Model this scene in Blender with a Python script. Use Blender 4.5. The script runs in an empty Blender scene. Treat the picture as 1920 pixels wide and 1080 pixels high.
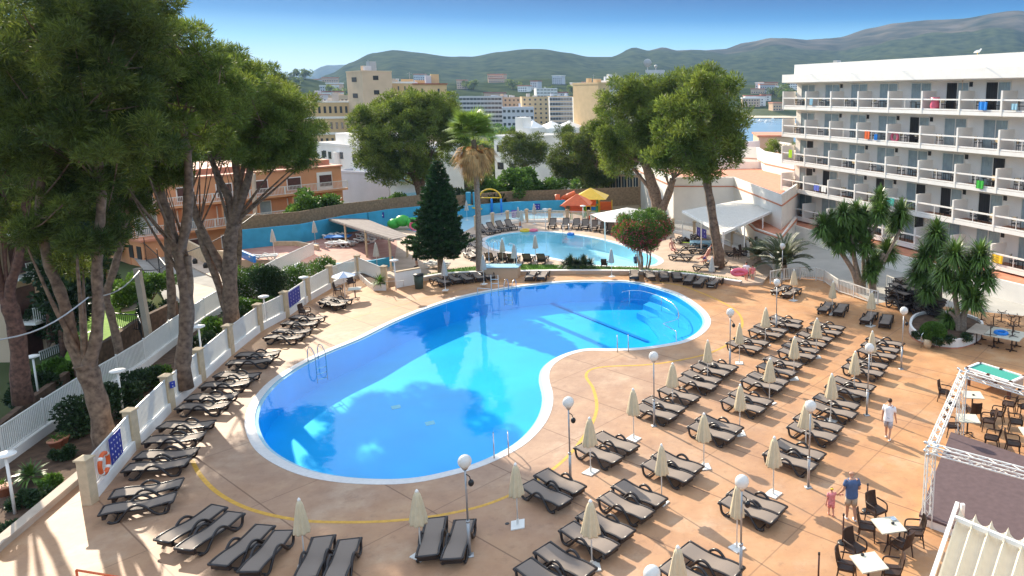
import bpy, bmesh, math, random
import numpy as np
from mathutils import Vector, Matrix
from mathutils.geometry import tessellate_polygon
SC = bpy.context.scene
COL = SC.collection
R = math.radians
# ------------------------------------------------------------------ camera
CX, CY, FP, PT, HC = 1290.0, 410.0, 1385.0, 0.168, 14.0      # optical centre and focal length in px of the 1920 wide frame
cam_d = bpy.data.cameras.new('camera'); cam = bpy.data.objects.new('camera', cam_d); COL.objects.link(cam)
cam.location = (0, 0, HC); cam.rotation_euler = (math.pi/2 - PT, 0, 0)
cam_d.sensor_width = 36; cam_d.lens = FP/1920*36
cam_d.shift_x = -(CX-960)/1920; cam_d.shift_y = (CY-540)/1920
cam_d.clip_start = 0.5; cam_d.clip_end = 20000
SC.camera = cam
# ------------------------------------------------------------------ sky and sun
SUN_EL, SUN_AZ = R(27), R(132)       # azimuth counter-clockwise from +X
w = bpy.data.worlds.new('World'); SC.world = w; w.use_nodes = True
nt = w.node_tree; nt.nodes.clear()
out = nt.nodes.new('ShaderNodeOutputWorld'); bg = nt.nodes.new('ShaderNodeBackground'); bg2 = nt.nodes.new('ShaderNodeBackground')
sky = nt.nodes.new('ShaderNodeTexSky'); sky.sky_type = 'NISHITA'; sky.sun_disc = False
sky.sun_elevation = SUN_EL; sky.sun_rotation = math.pi/2 - SUN_AZ; sky.air_density = 1.0; sky.dust_density = .6; sky.ozone_density = 1.5
bg.inputs[1].default_value = 0.05
tc = nt.nodes.new('ShaderNodeTexCoord'); sx = nt.nodes.new('ShaderNodeSeparateXYZ'); cr = nt.nodes.new('ShaderNodeValToRGB')
nt.links.new(tc.outputs['Generated'], sx.inputs[0]); nt.links.new(sx.outputs[2], cr.inputs[0]); nt.links.new(cr.outputs[0], bg2.inputs[0])
el = cr.color_ramp.elements
stops = [(0, (.46,.54,.57)), (.035, (.36,.49,.56)), (.065, (.14,.35,.49)), (.095, (.005,.135,.32)), (.125, (0,.055,.19)), (.22, (.16,.33,.52)), (.45, (.42,.50,.60)), (1, (.48,.52,.57))]
el[0].position = stops[0][0]; el[0].color = stops[0][1]+(1,)
el[1].position = 1; el[1].color = stops[-1][1]+(1,)
for p, c in stops[1:-1]:
    e = el.new(p); e.color = c+(1,)
bg2.inputs[1].default_value = 1.0
cr2 = nt.nodes.new('ShaderNodeValToRGB'); e2 = cr2.color_ramp.elements; e2[0].position = .13; e2[0].color = (.05,.05,.05,1); e2[1].position = .4; e2[1].color = (1,1,1,1)   # less glare low over the hills
mm = nt.nodes.new('ShaderNodeMix'); mm.data_type = 'RGBA'; mm.blend_type = 'MULTIPLY'; mm.inputs[0].default_value = 1
nt.links.new(sx.outputs[2], cr2.inputs[0]); nt.links.new(sky.outputs[0], mm.inputs[6]); nt.links.new(cr2.outputs[0], mm.inputs[7]); nt.links.new(mm.outputs[2], bg.inputs[0])
add = nt.nodes.new('ShaderNodeAddShader')
nt.links.new(bg.outputs[0], add.inputs[0]); nt.links.new(bg2.outputs[0], add.inputs[1]); nt.links.new(add.outputs[0], out.inputs[0])
sl = bpy.data.lights.new('sun', 'SUN'); sl.energy = 5.0; sl.angle = R(.5); sl.color = (1, .89, .72)
so = bpy.data.objects.new('sun', sl); COL.objects.link(so)
sd = Vector((math.cos(SUN_EL)*math.cos(SUN_AZ), math.cos(SUN_EL)*math.sin(SUN_AZ), math.sin(SUN_EL)))
so.rotation_euler = sd.to_track_quat('Z', 'Y').to_euler()
SC.view_settings.view_transform = 'Standard'; SC.view_settings.look = 'None'
SC.view_settings.exposure = 0.94; SC.view_settings.gamma = 1; SC.view_settings.use_curve_mapping = False
SC.cycles.max_bounces = 8; SC.cycles.transparent_max_bounces = 16; SC.cycles.volume_bounces = 0
SC.cycles.caustics_reflective = False; SC.cycles.caustics_refractive = False

# ------------------------------------------------------------------ helpers
_F = np.array([0, math.cos(PT), -math.sin(PT)]); _U = np.array([0, math.sin(PT), math.cos(PT)])
def _ray(u, v): return _F + (u-CX)/FP*np.array([1., 0, 0]) - (v-CY)/FP*_U
def at(u, v, z=0.0):                      # ground point seen at a pixel, on the level z
    d = _ray(u, v); t = (z-HC)/d[2]; return Vector((d[0]*t, d[1]*t, z))
def dep(u, v, y):                         # point seen at a pixel, at distance y
    d = _ray(u, v); t = y/d[1]; return Vector((d[0]*t, y, HC+d[2]*t))
def mpp(p): return (math.cos(PT)*p[1] - math.sin(PT)*(p[2]-HC))/FP   # metres per pixel there

def mat(name, col, rough=.6, var=.12, scale=3.0, bump=0.0, metal=0.0, spec=.4, island=0.0, trans=0.0, coord='Object', col2=None, detail=4):
    m = bpy.data.materials.new(name); m.use_nodes = True; n = m.node_tree; b = n.nodes['Principled BSDF']
    b.inputs['Roughness'].default_value = rough; b.inputs['Metallic'].default_value = metal
    b.inputs['Specular IOR Level'].default_value = spec
    t = n.nodes.new('ShaderNodeTexCoord'); no = n.nodes.new('ShaderNodeTexNoise'); no.inputs['Scale'].default_value = scale; no.inputs['Detail'].default_value = detail
    n.links.new(t.outputs[coord], no.inputs['Vector'])
    r = n.nodes.new('ShaderNodeValToRGB'); c2 = col2 or tuple(max(0, c*(1-var)) for c in col); c1 = col if col2 else tuple(min(1, c*(1+var)) for c in col)
    r.color_ramp.elements[0].position = .3; r.color_ramp.elements[1].position = .7
    r.color_ramp.elements[0].color = tuple(c2)+(1,); r.color_ramp.elements[1].color = tuple(c1)+(1,)
    n.links.new(no.outputs[0], r.inputs[0]); last = r.outputs[0]
    if island > 0:
        g = n.nodes.new('ShaderNodeNewGeometry'); hs = n.nodes.new('ShaderNodeHueSaturation'); mr = n.nodes.new('ShaderNodeMapRange')
        mr.inputs[3].default_value = 1-island; mr.inputs[4].default_value = 1+island
        n.links.new(g.outputs['Random Per Island'], mr.inputs[0]); n.links.new(mr.outputs[0], hs.inputs['Value']); n.links.new(last, hs.inputs['Color']); last = hs.outputs[0]
    n.links.new(last, b.inputs['Base Color'])
    if bump > 0:
        bp = n.nodes.new('ShaderNodeBump'); bp.inputs['Strength'].default_value = bump; n.links.new(no.outputs[0], bp.inputs['Height']); n.links.new(bp.outputs[0], b.inputs['Normal'])
    if trans > 0:
        tr = n.nodes.new('ShaderNodeBsdfTranslucent'); mx = n.nodes.new('ShaderNodeMixShader'); mx.inputs[0].default_value = trans
        n.links.new(last, tr.inputs[0]); n.links.new(b.outputs[0], mx.inputs[1]); n.links.new(tr.outputs[0], mx.inputs[2])
        n.links.new(mx.outputs[0], n.nodes['Material Output'].inputs[0])
    return m

class MB:
    def __init__(s): s.v = []; s.f = []; s.mi = []; s.m = 0
    def add(s, vs, fs):
        k = len(s.v); s.v += [tuple(p) for p in vs]
        for f in fs: s.f.append(tuple(i+k for i in f)); s.mi.append(s.m)
        return s
    def box(s, c, d, rz=0, ry=0, rx=0):
        M = Matrix.Rotation(rz, 3, 'Z') @ Matrix.Rotation(ry, 3, 'Y') @ Matrix.Rotation(rx, 3, 'X'); c = Vector(c)
        vs = [c + M @ Vector((x*d[0]/2, y*d[1]/2, z*d[2]/2)) for z in (-1, 1) for y in (-1, 1) for x in (-1, 1)]
        return s.add(vs, [(0,2,3,1), (4,5,7,6), (0,1,5,4), (2,6,7,3), (0,4,6,2), (1,3,7,5)])
    def bar(s, a, b, wd, h=None, up=(0,0,1)):
        a = Vector(a); b = Vector(b); h = h or wd; d = (b-a).normalized(); up = Vector(up)
        if abs(d.dot(up)) > .98: up = Vector((0, 1, 0))
        x = d.cross(up).normalized()*wd/2; y = x.cross(d).normalized()*h/2
        vs = [a-x-y, a+x-y, a+x+y, a-x+y, b-x-y, b+x-y, b+x+y, b-x+y]
        return s.add(vs, [(0,1,2,3), (7,6,5,4), (0,4,5,1), (1,5,6,2), (2,6,7,3), (3,7,4,0)])
    def prism(s, poly, z0, z1, bottom=True):
        p = [Vector((q[0], q[1], 0)) for q in poly]; n = len(p)
        tr = tessellate_polygon([p]); vs = [(q.x, q.y, z0) for q in p] + [(q.x, q.y, z1) for q in p]
        fs = [tuple(i+n for i in t) for t in tr] + ([tuple(t) for t in tr] if bottom else [])
        fs += [(i, (i+1) % n, (i+1) % n+n, i+n) for i in range(n)]
        return s.add(vs, fs)
    def flat(s, poly, z, holes=()):
        L = [[Vector((q[0], q[1], 0)) for q in poly]] + [[Vector((q[0], q[1], 0)) for q in h] for h in holes]
        vs = [(q.x, q.y, z) for l in L for q in l]; tr = tessellate_polygon(L)
        fs = []
        for t in tr:
            a, b, c = (Vector(vs[i]) for i in t)
            fs.append(tuple(t) if (b-a).cross(c-a).z > 0 else tuple(reversed(t)))
        return s.add(vs, fs)
    def tube(s, pts, r, n=6, closed=False, cap=True):
        P = [Vector(p) for p in pts]; m = len(P); rs = r if isinstance(r, (list, tuple)) else [r]*m
        k = len(s.v); ref = Vector((0, 0, 1)); px = None
        for i, p in enumerate(P):
            a = P[i-1] if (i or closed) else p; b = P[(i+1) % m] if (i < m-1 or closed) else p
            d = (b-a).normalized()
            if px is None:
                px = d.cross(ref) if abs(d.dot(ref)) < .95 else d.cross(Vector((0, 1, 0)))
            px = (px - d*px.dot(d)).normalized(); py = d.cross(px)
            for j in range(n):
                t = 2*math.pi*j/n; s.v.append(tuple(p + (px*math.cos(t)+py*math.sin(t))*rs[i]))
        for i in range(m if closed else m-1):
            i2 = (i+1) % m
            for j in range(n):
                s.f.append((k+i*n+j, k+i*n+(j+1) % n, k+i2*n+(j+1) % n, k+i2*n+j)); s.mi.append(s.m)
        if cap and not closed:
            s.f.append(tuple(k+j for j in reversed(range(n)))); s.mi.append(s.m)
            s.f.append(tuple(k+(m-1)*n+j for j in range(n))); s.mi.append(s.m)
        return s
    def lathe(s, prof, c=(0,0,0), n=16, mod=None):
        k = len(s.v); m = len(prof)
        for i, (r, z) in enumerate(prof):
            for j in range(n):
                t = 2*math.pi*j/n; rr = r*(mod(t, i) if mod else 1)
                s.v.append((c[0]+rr*math.cos(t), c[1]+rr*math.sin(t), c[2]+z))
        for i in range(m-1):
            for j in range(n):
                s.f.append((k+i*n+j, k+i*n+(j+1) % n, k+(i+1)*n+(j+1) % n, k+(i+1)*n+j)); s.mi.append(s.m)
        s.f.append(tuple(k+j for j in reversed(range(n)))); s.mi.append(s.m)
        s.f.append(tuple(k+(m-1)*n+j for j in range(n))); s.mi.append(s.m)
        return s
    def ball(s, c, r, n=12, m=8):
        rr = r if isinstance(r, (tuple, list)) else (r, r, r); k = len(s.v)
        for i in range(m+1):
            a = math.pi*i/m
            for j in range(n):
                t = 2*math.pi*j/n; s.v.append((c[0]+rr[0]*math.sin(a)*math.cos(t), c[1]+rr[1]*math.sin(a)*math.sin(t), c[2]-rr[2]*math.cos(a)))
        for i in range(m):
            for j in range(n):
                s.f.append((k+i*n+j, k+i*n+(j+1) % n, k+(i+1)*n+(j+1) % n, k+(i+1)*n+j)); s.mi.append(s.m)
        return s
    def build(s, name, mats, parent=None, smooth=False, origin=None):
        me = bpy.data.meshes.new(name)
        o0 = Vector(origin) if origin is not None else None
        vs = [tuple(Vector(p)-o0) for p in s.v] if o0 is not None else s.v
        me.from_pydata(vs, [], s.f)
        for mm in (mats if isinstance(mats, (list, tuple)) else [mats]): me.materials.append(mm)
        me.polygons.foreach_set('material_index', s.mi)
        if smooth: me.polygons.foreach_set('use_smooth', [True]*len(me.polygons))
        me.update()
        o = bpy.data.objects.new(name, me); COL.objects.link(o)
        if parent is not None: o.parent = parent
        elif o0 is not None: o.location = o0
        return o

def tag(o, label, cat, group=None):
    o['label'] = label; o['category'] = cat
    if group: o['group'] = group
    return o
def struct(o, kind='structure'): o['kind'] = kind; return o
def thing(name, label, cat, loc=(0,0,0), rz=0, group=None):
    o = bpy.data.objects.new(name, None); COL.objects.link(o); o.location = loc; o.rotation_euler = (0, 0, rz); o.empty_display_size = .1
    return tag(o, label, cat, group)
def copy_tree(o, kids, parent=None):
    c = o.copy(); COL.objects.link(c); c.parent = parent
    for ch in kids.get(o.name, []): copy_tree(ch, kids, c)
    return c
def kidmap(root):
    d = {}
    def rec(o):
        d[o.name] = list(o.children)
        for c in o.children: rec(c)
    rec(root); return d
class Kind:                                # builds the first one, then copies thing, parts and sub-parts
    def __init__(s, root): s.root = root; s.kids = kidmap(root); s.used = False
    def put(s, loc, rz, label, group=None, scale=None):
        if not s.used: o = s.root; s.used = True
        else:
            o = copy_tree(s.root, s.kids)
        o.location = loc; o.rotation_euler = (0, 0, rz); o['label'] = label
        if scale: o.scale = (scale,)*3 if isinstance(scale, (int, float)) else scale
        else: o.scale = (1, 1, 1)
        if group: o['group'] = group
        return o

def spline(pts, k=8, closed=False):       # Catmull-Rom
    P = [Vector(p) for p in pts]; n = len(P); o = []
    for i in range(n if closed else n-1):
        if closed: a, b, c, d = P[i-1], P[i], P[(i+1) % n], P[(i+2) % n]
        else: a, b, c, d = P[max(i-1, 0)], P[i], P[i+1], P[min(i+2, n-1)]
        for j in range(k):
            t = j/k; o.append(.5*((2*b)+(c-a)*t+(2*a-5*b+4*c-d)*t*t+(3*b-a-3*c+d)*t**3))
    if not closed: o.append(P[-1])
    return o
def offset(poly, d, closed=True):          # offset to the outside of a polyline (left of the walk = positive)
    n = len(poly); o = []
    for i in range(n):
        a = poly[i-1] if (closed or i) else poly[i]; b = poly[(i+1) % n] if (closed or i < n-1) else poly[i]
        t = Vector((b[0]-a[0], b[1]-a[1], 0)).normalized(); o.append(Vector((poly[i][0]-t.y*d, poly[i][1]+t.x*d, poly[i][2])))
    return o
def ribbon(mb, A, B, closed=False):
    n = len(A); k = len(mb.v); mb.v += [tuple(p) for p in A] + [tuple(p) for p in B]
    for i in range(n if closed else n-1):
        j = (i+1) % n; a, b, c = Vector(mb.v[k+i]), Vector(mb.v[k+j]), Vector(mb.v[k+n+j])
        f = (k+i, k+j, k+n+j, k+n+i)
        mb.f.append(f if (b-a).cross(c-a).z >= 0 else tuple(reversed(f))); mb.mi.append(mb.m)
def area(poly): return sum(poly[i-1][0]*p[1]-p[0]*poly[i-1][1] for i, p in enumerate(poly))/2

# leaf clouds: every leaf a small rhombus
def leaf_mesh(name, pos, dirs, L, W, mt, seed=0):
    rng = np.random.default_rng(seed); n = len(pos)
    d = dirs/np.linalg.norm(dirs, axis=1, keepdims=True)
    r = rng.normal(size=(n, 3)); s = np.cross(d, r); s /= np.linalg.norm(s, axis=1, keepdims=True)+1e-9
    LL = (L*(.6+.8*rng.random(n)))[:, None]; WW = (W*(.7+.6*rng.random(n)))[:, None]
    V = np.stack([pos, pos+d*LL*.5+s*WW, pos+d*LL, pos+d*LL*.5-s*WW], 1).reshape(-1, 3).astype(np.float32)
    me = bpy.data.meshes.new(name); me.vertices.add(4*n); me.vertices.foreach_set('co', V.ravel())
    me.loops.add(4*n); me.loops.foreach_set('vertex_index', np.arange(4*n, dtype=np.int32))
    me.polygons.add(n); me.polygons.foreach_set('loop_start', np.arange(0, 4*n, 4, dtype=np.int32))
    me.update(calc_edges=True); me.validate()
    me.materials.append(mt); return me
def cloud(rng, C, Rr, n, out=.8, up=.3, jit=.5, shell=.45):
    C = np.asarray(C, float); Rr = np.asarray(Rr, float)
    if Rr.ndim == 1: Rr = np.repeat(Rr[:, None], 3, 1)
    wgt = Rr.prod(1)**(2/3); idx = rng.choice(len(C), n, p=wgt/wgt.sum())
    d = rng.normal(size=(n, 3)); d /= np.linalg.norm(d, axis=1, keepdims=True)
    r = shell+(1-shell)*rng.random(n)**.6
    pos = C[idx]+d*Rr[idx]*r[:, None]
    dr = d*out+np.array([0, 0, up])+rng.normal(size=(n, 3))*jit
    return pos, dr
def leaf_obj(name, me, parent=None, loc=(0,0,0)):
    o = bpy.data.objects.new(name, me); COL.objects.link(o); o.location = loc
    if parent is not None: o.parent = parent
    return o

# ------------------------------------------------------------------ materials
M = {}
M['white'] = mat('white_render', (.87,.82,.75), .7, .05, .8, .05)
M['white2'] = mat('white_paint', (.88,.84,.78), .5, .04, 2)
M['whitemetal'] = mat('white_metal', (.74,.72,.67), .4, .03, 3)
M['cream'] = mat('cream_stone', (.62,.47,.30), .75, .12, 4, .1)
M['terracotta'] = mat('terracotta_tile', (.58,.24,.14), .7, .15, 2, .05)
M['orange'] = mat('orange_render', (.66,.31,.15), .8, .08, .6, .05)
M['peach'] = mat('peach_render', (.62,.42,.27), .8, .06, .6)
M['beige'] = mat('beige_render', (.64,.47,.32), .8, .06, .5, .05)
M['ochre'] = mat('ochre_render', (.66,.46,.25), .8, .06, .6)
M['greyw'] = mat('grey_white_render', (.55,.55,.56), .8, .05, .5)
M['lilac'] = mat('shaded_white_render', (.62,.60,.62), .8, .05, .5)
M['glass'] = mat('window_glass', (.05,.06,.07), .1, .2, 1, spec=.8)
M['curtain'] = mat('curtained_glass', (.30,.37,.39), .25, .14, 1.5, spec=.7)
M['dark'] = mat('dark_opening', (.03,.03,.03), .6, .1)
M['rattan'] = mat('dark_rattan', (.045,.022,.014), .5, .3, 40, .2)
M['resin'] = mat('brown_black_resin', (.028,.020,.018), .32, .2, 10, spec=.5)
M['sling'] = mat('taupe_sling', (.235,.185,.15), .75, .05, 60, .1)
M['canvas'] = mat('cream_canvas', (.72,.60,.40), .85, .06, 5, .1, trans=.12)
M['canvasgrey'] = mat('weathered_canvas', (.55,.52,.46), .85, .08, 5, .1, trans=.12)
M['steel'] = mat('galvanised_steel', (.42,.42,.42), .4, .1, 8, metal=.6)
M['chrome'] = mat('polished_steel', (.60,.62,.64), .2, .05, 8, metal=.9)
M['globe'] = mat('opal_globe', (.80,.79,.76), .15, .03, 2, spec=.8, trans=.3)
M['black'] = mat('black_plastic', (.015,.015,.016), .4, .2, 8)
M['bark'] = mat('pine_bark', (.29,.19,.125), .9, .45, 5, 1.0, col2=(.10,.06,.04))
M['barkred'] = mat('red_pine_bark', (.22,.11,.075), .9, .5, 6, .7, col2=(.07,.035,.028))
M['palmbark'] = mat('palm_trunk', (.30,.22,.16), .9, .3, 9, .6)
M['pine'] = mat('pine_needles', (.23,.275,.04), .6, .5, .55, island=.5, trans=.44, col2=(.075,.125,.018))
M['pinedk'] = mat('dark_pine_needles', (.175,.21,.032), .6, .5, .5, island=.5, trans=.42, col2=(.04,.07,.012))
M['leaf'] = mat('bright_leaves', (.13,.23,.03), .5, .4, .9, island=.4, trans=.35, col2=(.06,.13,.02))
M['darkleaf'] = mat('dark_leaves', (.03,.06,.018), .5, .4, .9, island=.4, trans=.15)
M['fir'] = mat('araucaria_leaves', (.035,.085,.018), .5, .4, .9, island=.4, trans=.12)
M['yucca'] = mat('sword_leaves', (.11,.19,.035), .38, .4, 2, island=.35, trans=.15, spec=.5)
M['palm'] = mat('palm_fronds', (.26,.36,.06), .4, .3, 1, island=.3, trans=.3)
M['deadpalm'] = mat('dead_palm_fronds', (.50,.30,.12), .8, .35, 1.5, island=.3, trans=.2)
M['datepalm'] = mat('date_palm_fronds', (.10,.12,.055), .5, .3, 1, island=.35, trans=.15)
M['flower'] = mat('pink_red_flowers', (.66,.09,.14), .6, .4, 1.2, island=.3, trans=.3, col2=(.40,.02,.04))
M['grass'] = mat('mown_grass', (.10,.21,.02), .9, .3, 3, .3)
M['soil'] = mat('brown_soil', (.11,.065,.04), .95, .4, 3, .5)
M['tanpave'] = mat('pale_stone_paving', (.50,.40,.31), .85, .12, 1.5, .1)
M['asphalt'] = mat('pale_worn_asphalt', (.30,.28,.25), .9, .15, 1.2, .1)
M['ramp'] = mat('grey_ramp_concrete', (.42,.40,.36), .85, .1, .6, .05)
M['bluewall'] = mat('turquoise_wall_paint', (.05,.36,.56), .7, .12, 1.2, .05)
M['banner'] = mat('blue_banner', (.03,.045,.30), .5, .2, 3)
M['purple'] = mat('violet_banner', (.12,.09,.40), .5, .2, 3)
M['redorange'] = mat('red_orange_plastic', (.75,.13,.03), .4, .1, 3)
M['yellow'] = mat('yellow_plastic', (.80,.50,.03), .4, .1, 3)
M['green'] = mat('green_plastic', (.05,.40,.05), .4, .15, 3)
M['blue'] = mat('blue_plastic', (.01,.20,.62), .4, .15, 3)
M['pink'] = mat('pink_plastic', (.80,.16,.24), .4, .1, 3)
M['skin'] = mat('skin', (.52,.27,.17), .55, .06, 8)
M['skinpink'] = mat('sunburnt_skin', (.60,.27,.19), .55, .06, 8)
M['hair'] = mat('brown_hair', (.055,.028,.015), .6, .3, 20)
M['tshirt'] = mat('white_cotton', (.78,.78,.80), .9, .04, 6, .1)
M['shorts'] = mat('pale_grey_shorts', (.42,.42,.46), .9, .15, 14, .1)
M['bluetee'] = mat('blue_cotton', (.075,.12,.23), .9, .1, 6, .1)
M['khaki'] = mat('khaki_cotton', (.50,.40,.29), .9, .08, 6, .1)
M['pinkdress'] = mat('pink_dress', (.75,.26,.26), .9, .25, 14, .1)
M['tabletop'] = mat('ivory_tabletop', (.60,.57,.46), .4, .04, 3)
M['felt'] = mat('green_felt', (.045,.30,.23), .9, .05, 20)
M['brownwood'] = mat('brown_painted_wood', (.10,.04,.03), .5, .2, 4)
M['carpet'] = mat('brown_stage_carpet', (.115,.075,.075), .95, .12, 5, .2)
M['brownscreen'] = mat('brown_reed_screen', (.25,.17,.10), .9, .25, 5, .3)
M['greyroof'] = mat('grey_plank_roof', (.23,.19,.17), .85, .2, 3, .2)
M['awning'] = mat('ivory_awning', (.72,.66,.52), .8, .04, 4, .05, trans=.15)
M['redroof'] = mat('red_roof', (.35,.12,.08), .8, .2, 2)
M['lightblue'] = mat('pale_blue_tiles', (.30,.52,.62), .4, .1, 8)
M['coping'] = mat('white_coping', (.66,.64,.62), .6, .07, 6)
# ------------------------------------------------------------------ ground materials with shader detail
def deck_material():
    m = bpy.data.materials.new('stamped_concrete'); m.use_nodes = True; n = m.node_tree; N = n.nodes; Lk = n.links; b = N['Principled BSDF']
    t = N.new('ShaderNodeTexCoord')
    def noise(sc, det=5, rough=.6):
        q = N.new('ShaderNodeTexNoise'); q.inputs['Scale'].default_value = sc; q.inputs['Detail'].default_value = det; q.inputs['Roughness'].default_value = rough; Lk.new(t.outputs['Object'], q.inputs['Vector']); return q
    def ramp(src, stops):
        r = N.new('ShaderNodeValToRGB'); e = r.color_ramp.elements
        e[0].position, e[0].color = stops[0][0], stops[0][1]+(1,); e[1].position, e[1].color = stops[-1][0], stops[-1][1]+(1,)
        for p, c in stops[1:-1]:
            x = e.new(p); x.color = c+(1,)
        Lk.new(src, r.inputs[0]); return r.outputs[0]
    def mix(f, a, b_, bt='MIX'):
        q = N.new('ShaderNodeMix'); q.data_type = 'RGBA'; q.blend_type = bt
        for s, v in ((0, f), (6, a), (7, b_)):
            if hasattr(v, 'links'): Lk.new(v, q.inputs[s])
            else: q.inputs[s].default_value = v if s == 0 else tuple(v)+(1,)
        return q.outputs[2]
    base = ramp(noise(.55, 6, .65).outputs[0], [(.32, (.40,.20,.095)), (.5, (.49,.25,.11)), (.68, (.54,.31,.155))])
    # greyer, worn concrete around the pool and blotches
    gp = N.new('ShaderNodeVectorMath'); gp.operation = 'DISTANCE'; Lk.new(t.outputs['Object'], gp.inputs[0]); gp.inputs[1].default_value = (-12, 33, 0)
    wob = noise(.16, 4); ad = N.new('ShaderNodeMath'); ad.operation = 'MULTIPLY_ADD'; Lk.new(wob.outputs[0], ad.inputs[0]); ad.inputs[1].default_value = 22; Lk.new(gp.outputs['Value'], ad.inputs[2])
    f = N.new('ShaderNodeMapRange'); Lk.new(ad.outputs[0], f.inputs[0]); f.inputs[1].default_value = 34; f.inputs[2].default_value = 18; f.inputs[3].default_value = 0; f.inputs[4].default_value = .75
    grey = ramp(noise(.9, 6, .7).outputs[0], [(.3, (.27,.175,.13)), (.55, (.38,.26,.19)), (.72, (.47,.35,.24))])
    c = mix(f.outputs[0], base, grey)
    pale = noise(.35, 8, .7); pf = N.new('ShaderNodeMapRange'); Lk.new(pale.outputs[0], pf.inputs[0]); pf.inputs[1].default_value = .54; pf.inputs[2].default_value = .70; pf.inputs[4].default_value = .4
    c = mix(pf.outputs[0], c, (.60, .46, .33))
    dk = noise(2.4, 8, .75); df = N.new('ShaderNodeMapRange'); Lk.new(dk.outputs[0], df.inputs[0]); df.inputs[1].default_value = .54; df.inputs[2].default_value = .76; df.inputs[4].default_value = .62
    c = mix(df.outputs[0], c, (.20, .11, .07))
    # thin meandering cracks and flaked patches
    vo = N.new('ShaderNodeTexVoronoi'); vo.feature = 'DISTANCE_TO_EDGE'; vo.inputs['Scale'].default_value = .55
    dist = noise(1.3, 6, .7); vm = N.new('ShaderNodeVectorMath'); vm.operation = 'MULTIPLY_ADD'; Lk.new(dist.outputs['Color'], vm.inputs[0]); vm.inputs[1].default_value = (2.2, 2.2, 0); Lk.new(t.outputs['Object'], vm.inputs[2]); Lk.new(vm.outputs[0], vo.inputs['Vector'])
    ck = N.new('ShaderNodeMapRange'); Lk.new(vo.outputs['Distance'], ck.inputs[0]); ck.inputs[1].default_value = .012; ck.inputs[2].default_value = 0; ck.inputs[4].default_value = 1
    cm = noise(.22, 3); cmr = N.new('ShaderNodeMapRange'); Lk.new(cm.outputs[0], cmr.inputs[0]); cmr.inputs[1].default_value = .52; cmr.inputs[2].default_value = .62; cmr.inputs[4].default_value = .5
    mu = N.new('ShaderNodeMath'); mu.operation = 'MULTIPLY'; Lk.new(ck.outputs[0], mu.inputs[0]); Lk.new(cmr.outputs[0], mu.inputs[1])
    c = mix(mu.outputs[0], c, (.17, .10, .07))
    # sawn joints along the rows of loungers
    mp = N.new('ShaderNodeMapping'); mp.inputs['Rotation'].default_value = (0, 0, R(37)); Lk.new(t.outputs['Object'], mp.inputs[0])
    sp = N.new('ShaderNodeSeparateXYZ'); Lk.new(mp.outputs[0], sp.inputs[0])
    js = []
    for ax, per in ((1, 3.3), (0, 5.2)):
        a = N.new('ShaderNodeMath'); a.operation = 'PINGPONG'; Lk.new(sp.outputs[ax], a.inputs[0]); a.inputs[1].default_value = per/2
        q = N.new('ShaderNodeMapRange'); Lk.new(a.outputs[0], q.inputs[0]); q.inputs[1].default_value = .034; q.inputs[2].default_value = .014; q.inputs[4].default_value = .7 if ax else .5; js.append(q.outputs[0])
    mxj = N.new('ShaderNodeMath'); mxj.operation = 'MAXIMUM'; Lk.new(js[0], mxj.inputs[0]); Lk.new(js[1], mxj.inputs[1])
    c = mix(mxj.outputs[0], c, (.16, .085, .05))
    Lk.new(c, b.inputs['Base Color']); b.inputs['Roughness'].default_value = .62; b.inputs['Specular IOR Level'].default_value = .35
    bp = N.new('ShaderNodeBump'); bp.inputs['Strength'].default_value = .18; bp.inputs['Distance'].default_value = .03; bn = noise(5, 8, .7); Lk.new(bn.outputs[0], bp.inputs['Height']); Lk.new(bp.outputs[0], b.inputs['Normal'])
    return m
M['deck'] = deck_material()
def water_material(name, tint, bump=.12, scale=1.2):
    m = bpy.data.materials.new(name); m.use_nodes = True; n = m.node_tree; N = n.nodes; Lk = n.links; N.clear()
    o = N.new('ShaderNodeOutputMaterial'); tr = N.new('ShaderNodeBsdfTransparent'); gl = N.new('ShaderNodeBsdfGlossy'); mx = N.new('ShaderNodeMixShader')
    tr.inputs[0].default_value = tint+(1,); gl.inputs['Roughness'].default_value = .02; 
    t = N.new('ShaderNodeTexCoord'); no = N.new('ShaderNodeTexNoise'); no.inputs['Scale'].default_value = scale; no.inputs['Detail'].default_value = 3; Lk.new(t.outputs['Object'], no.inputs['Vector'])
    bp = N.new('ShaderNodeBump'); bp.inputs['Strength'].default_value = bump; bp.inputs['Distance'].default_value = .05; Lk.new(no.outputs[0], bp.inputs['Height'])
    Lk.new(bp.outputs[0], gl.inputs['Normal']); ge = N.new('ShaderNodeNewGeometry')
    def mth(op, a, b=None):
        q = N.new('ShaderNodeMath'); q.operation = op
        for i, x in enumerate((a, b)):
            if x is None: continue
            if hasattr(x, 'links'): Lk.new(x, q.inputs[i])
            else: q.inputs[i].default_value = x
        return q.outputs[0]
    dt = N.new('ShaderNodeVectorMath'); dt.operation = 'DOT_PRODUCT'; Lk.new(ge.outputs['Incoming'], dt.inputs[0]); Lk.new(ge.outputs['True Normal'], dt.inputs[1])
    fr = mth('ADD', mth('MULTIPLY', mth('POWER', mth('SUBTRACT', 1.0, mth('ABSOLUTE', dt.outputs['Value'])), 5.0), .98), .02)
    Lk.new(fr, mx.inputs[0]); Lk.new(tr.outputs[0], mx.inputs[1]); Lk.new(gl.outputs[0], mx.inputs[2]); Lk.new(mx.outputs[0], o.inputs[0]); return m
M['water'] = water_material('pool_water', (.50, .90, 1.0))
M['water2'] = water_material('leisure_pool_water', (.84, .97, 1.0), .1, 2.5)
M['pooltile'] = mat('blue_pool_lining', (.03,.49,.88), .5, .10, .35)
M['pooltile2'] = mat('pale_blue_pool_lining', (.52,.86,.95), .5, .06, .6)
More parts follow.
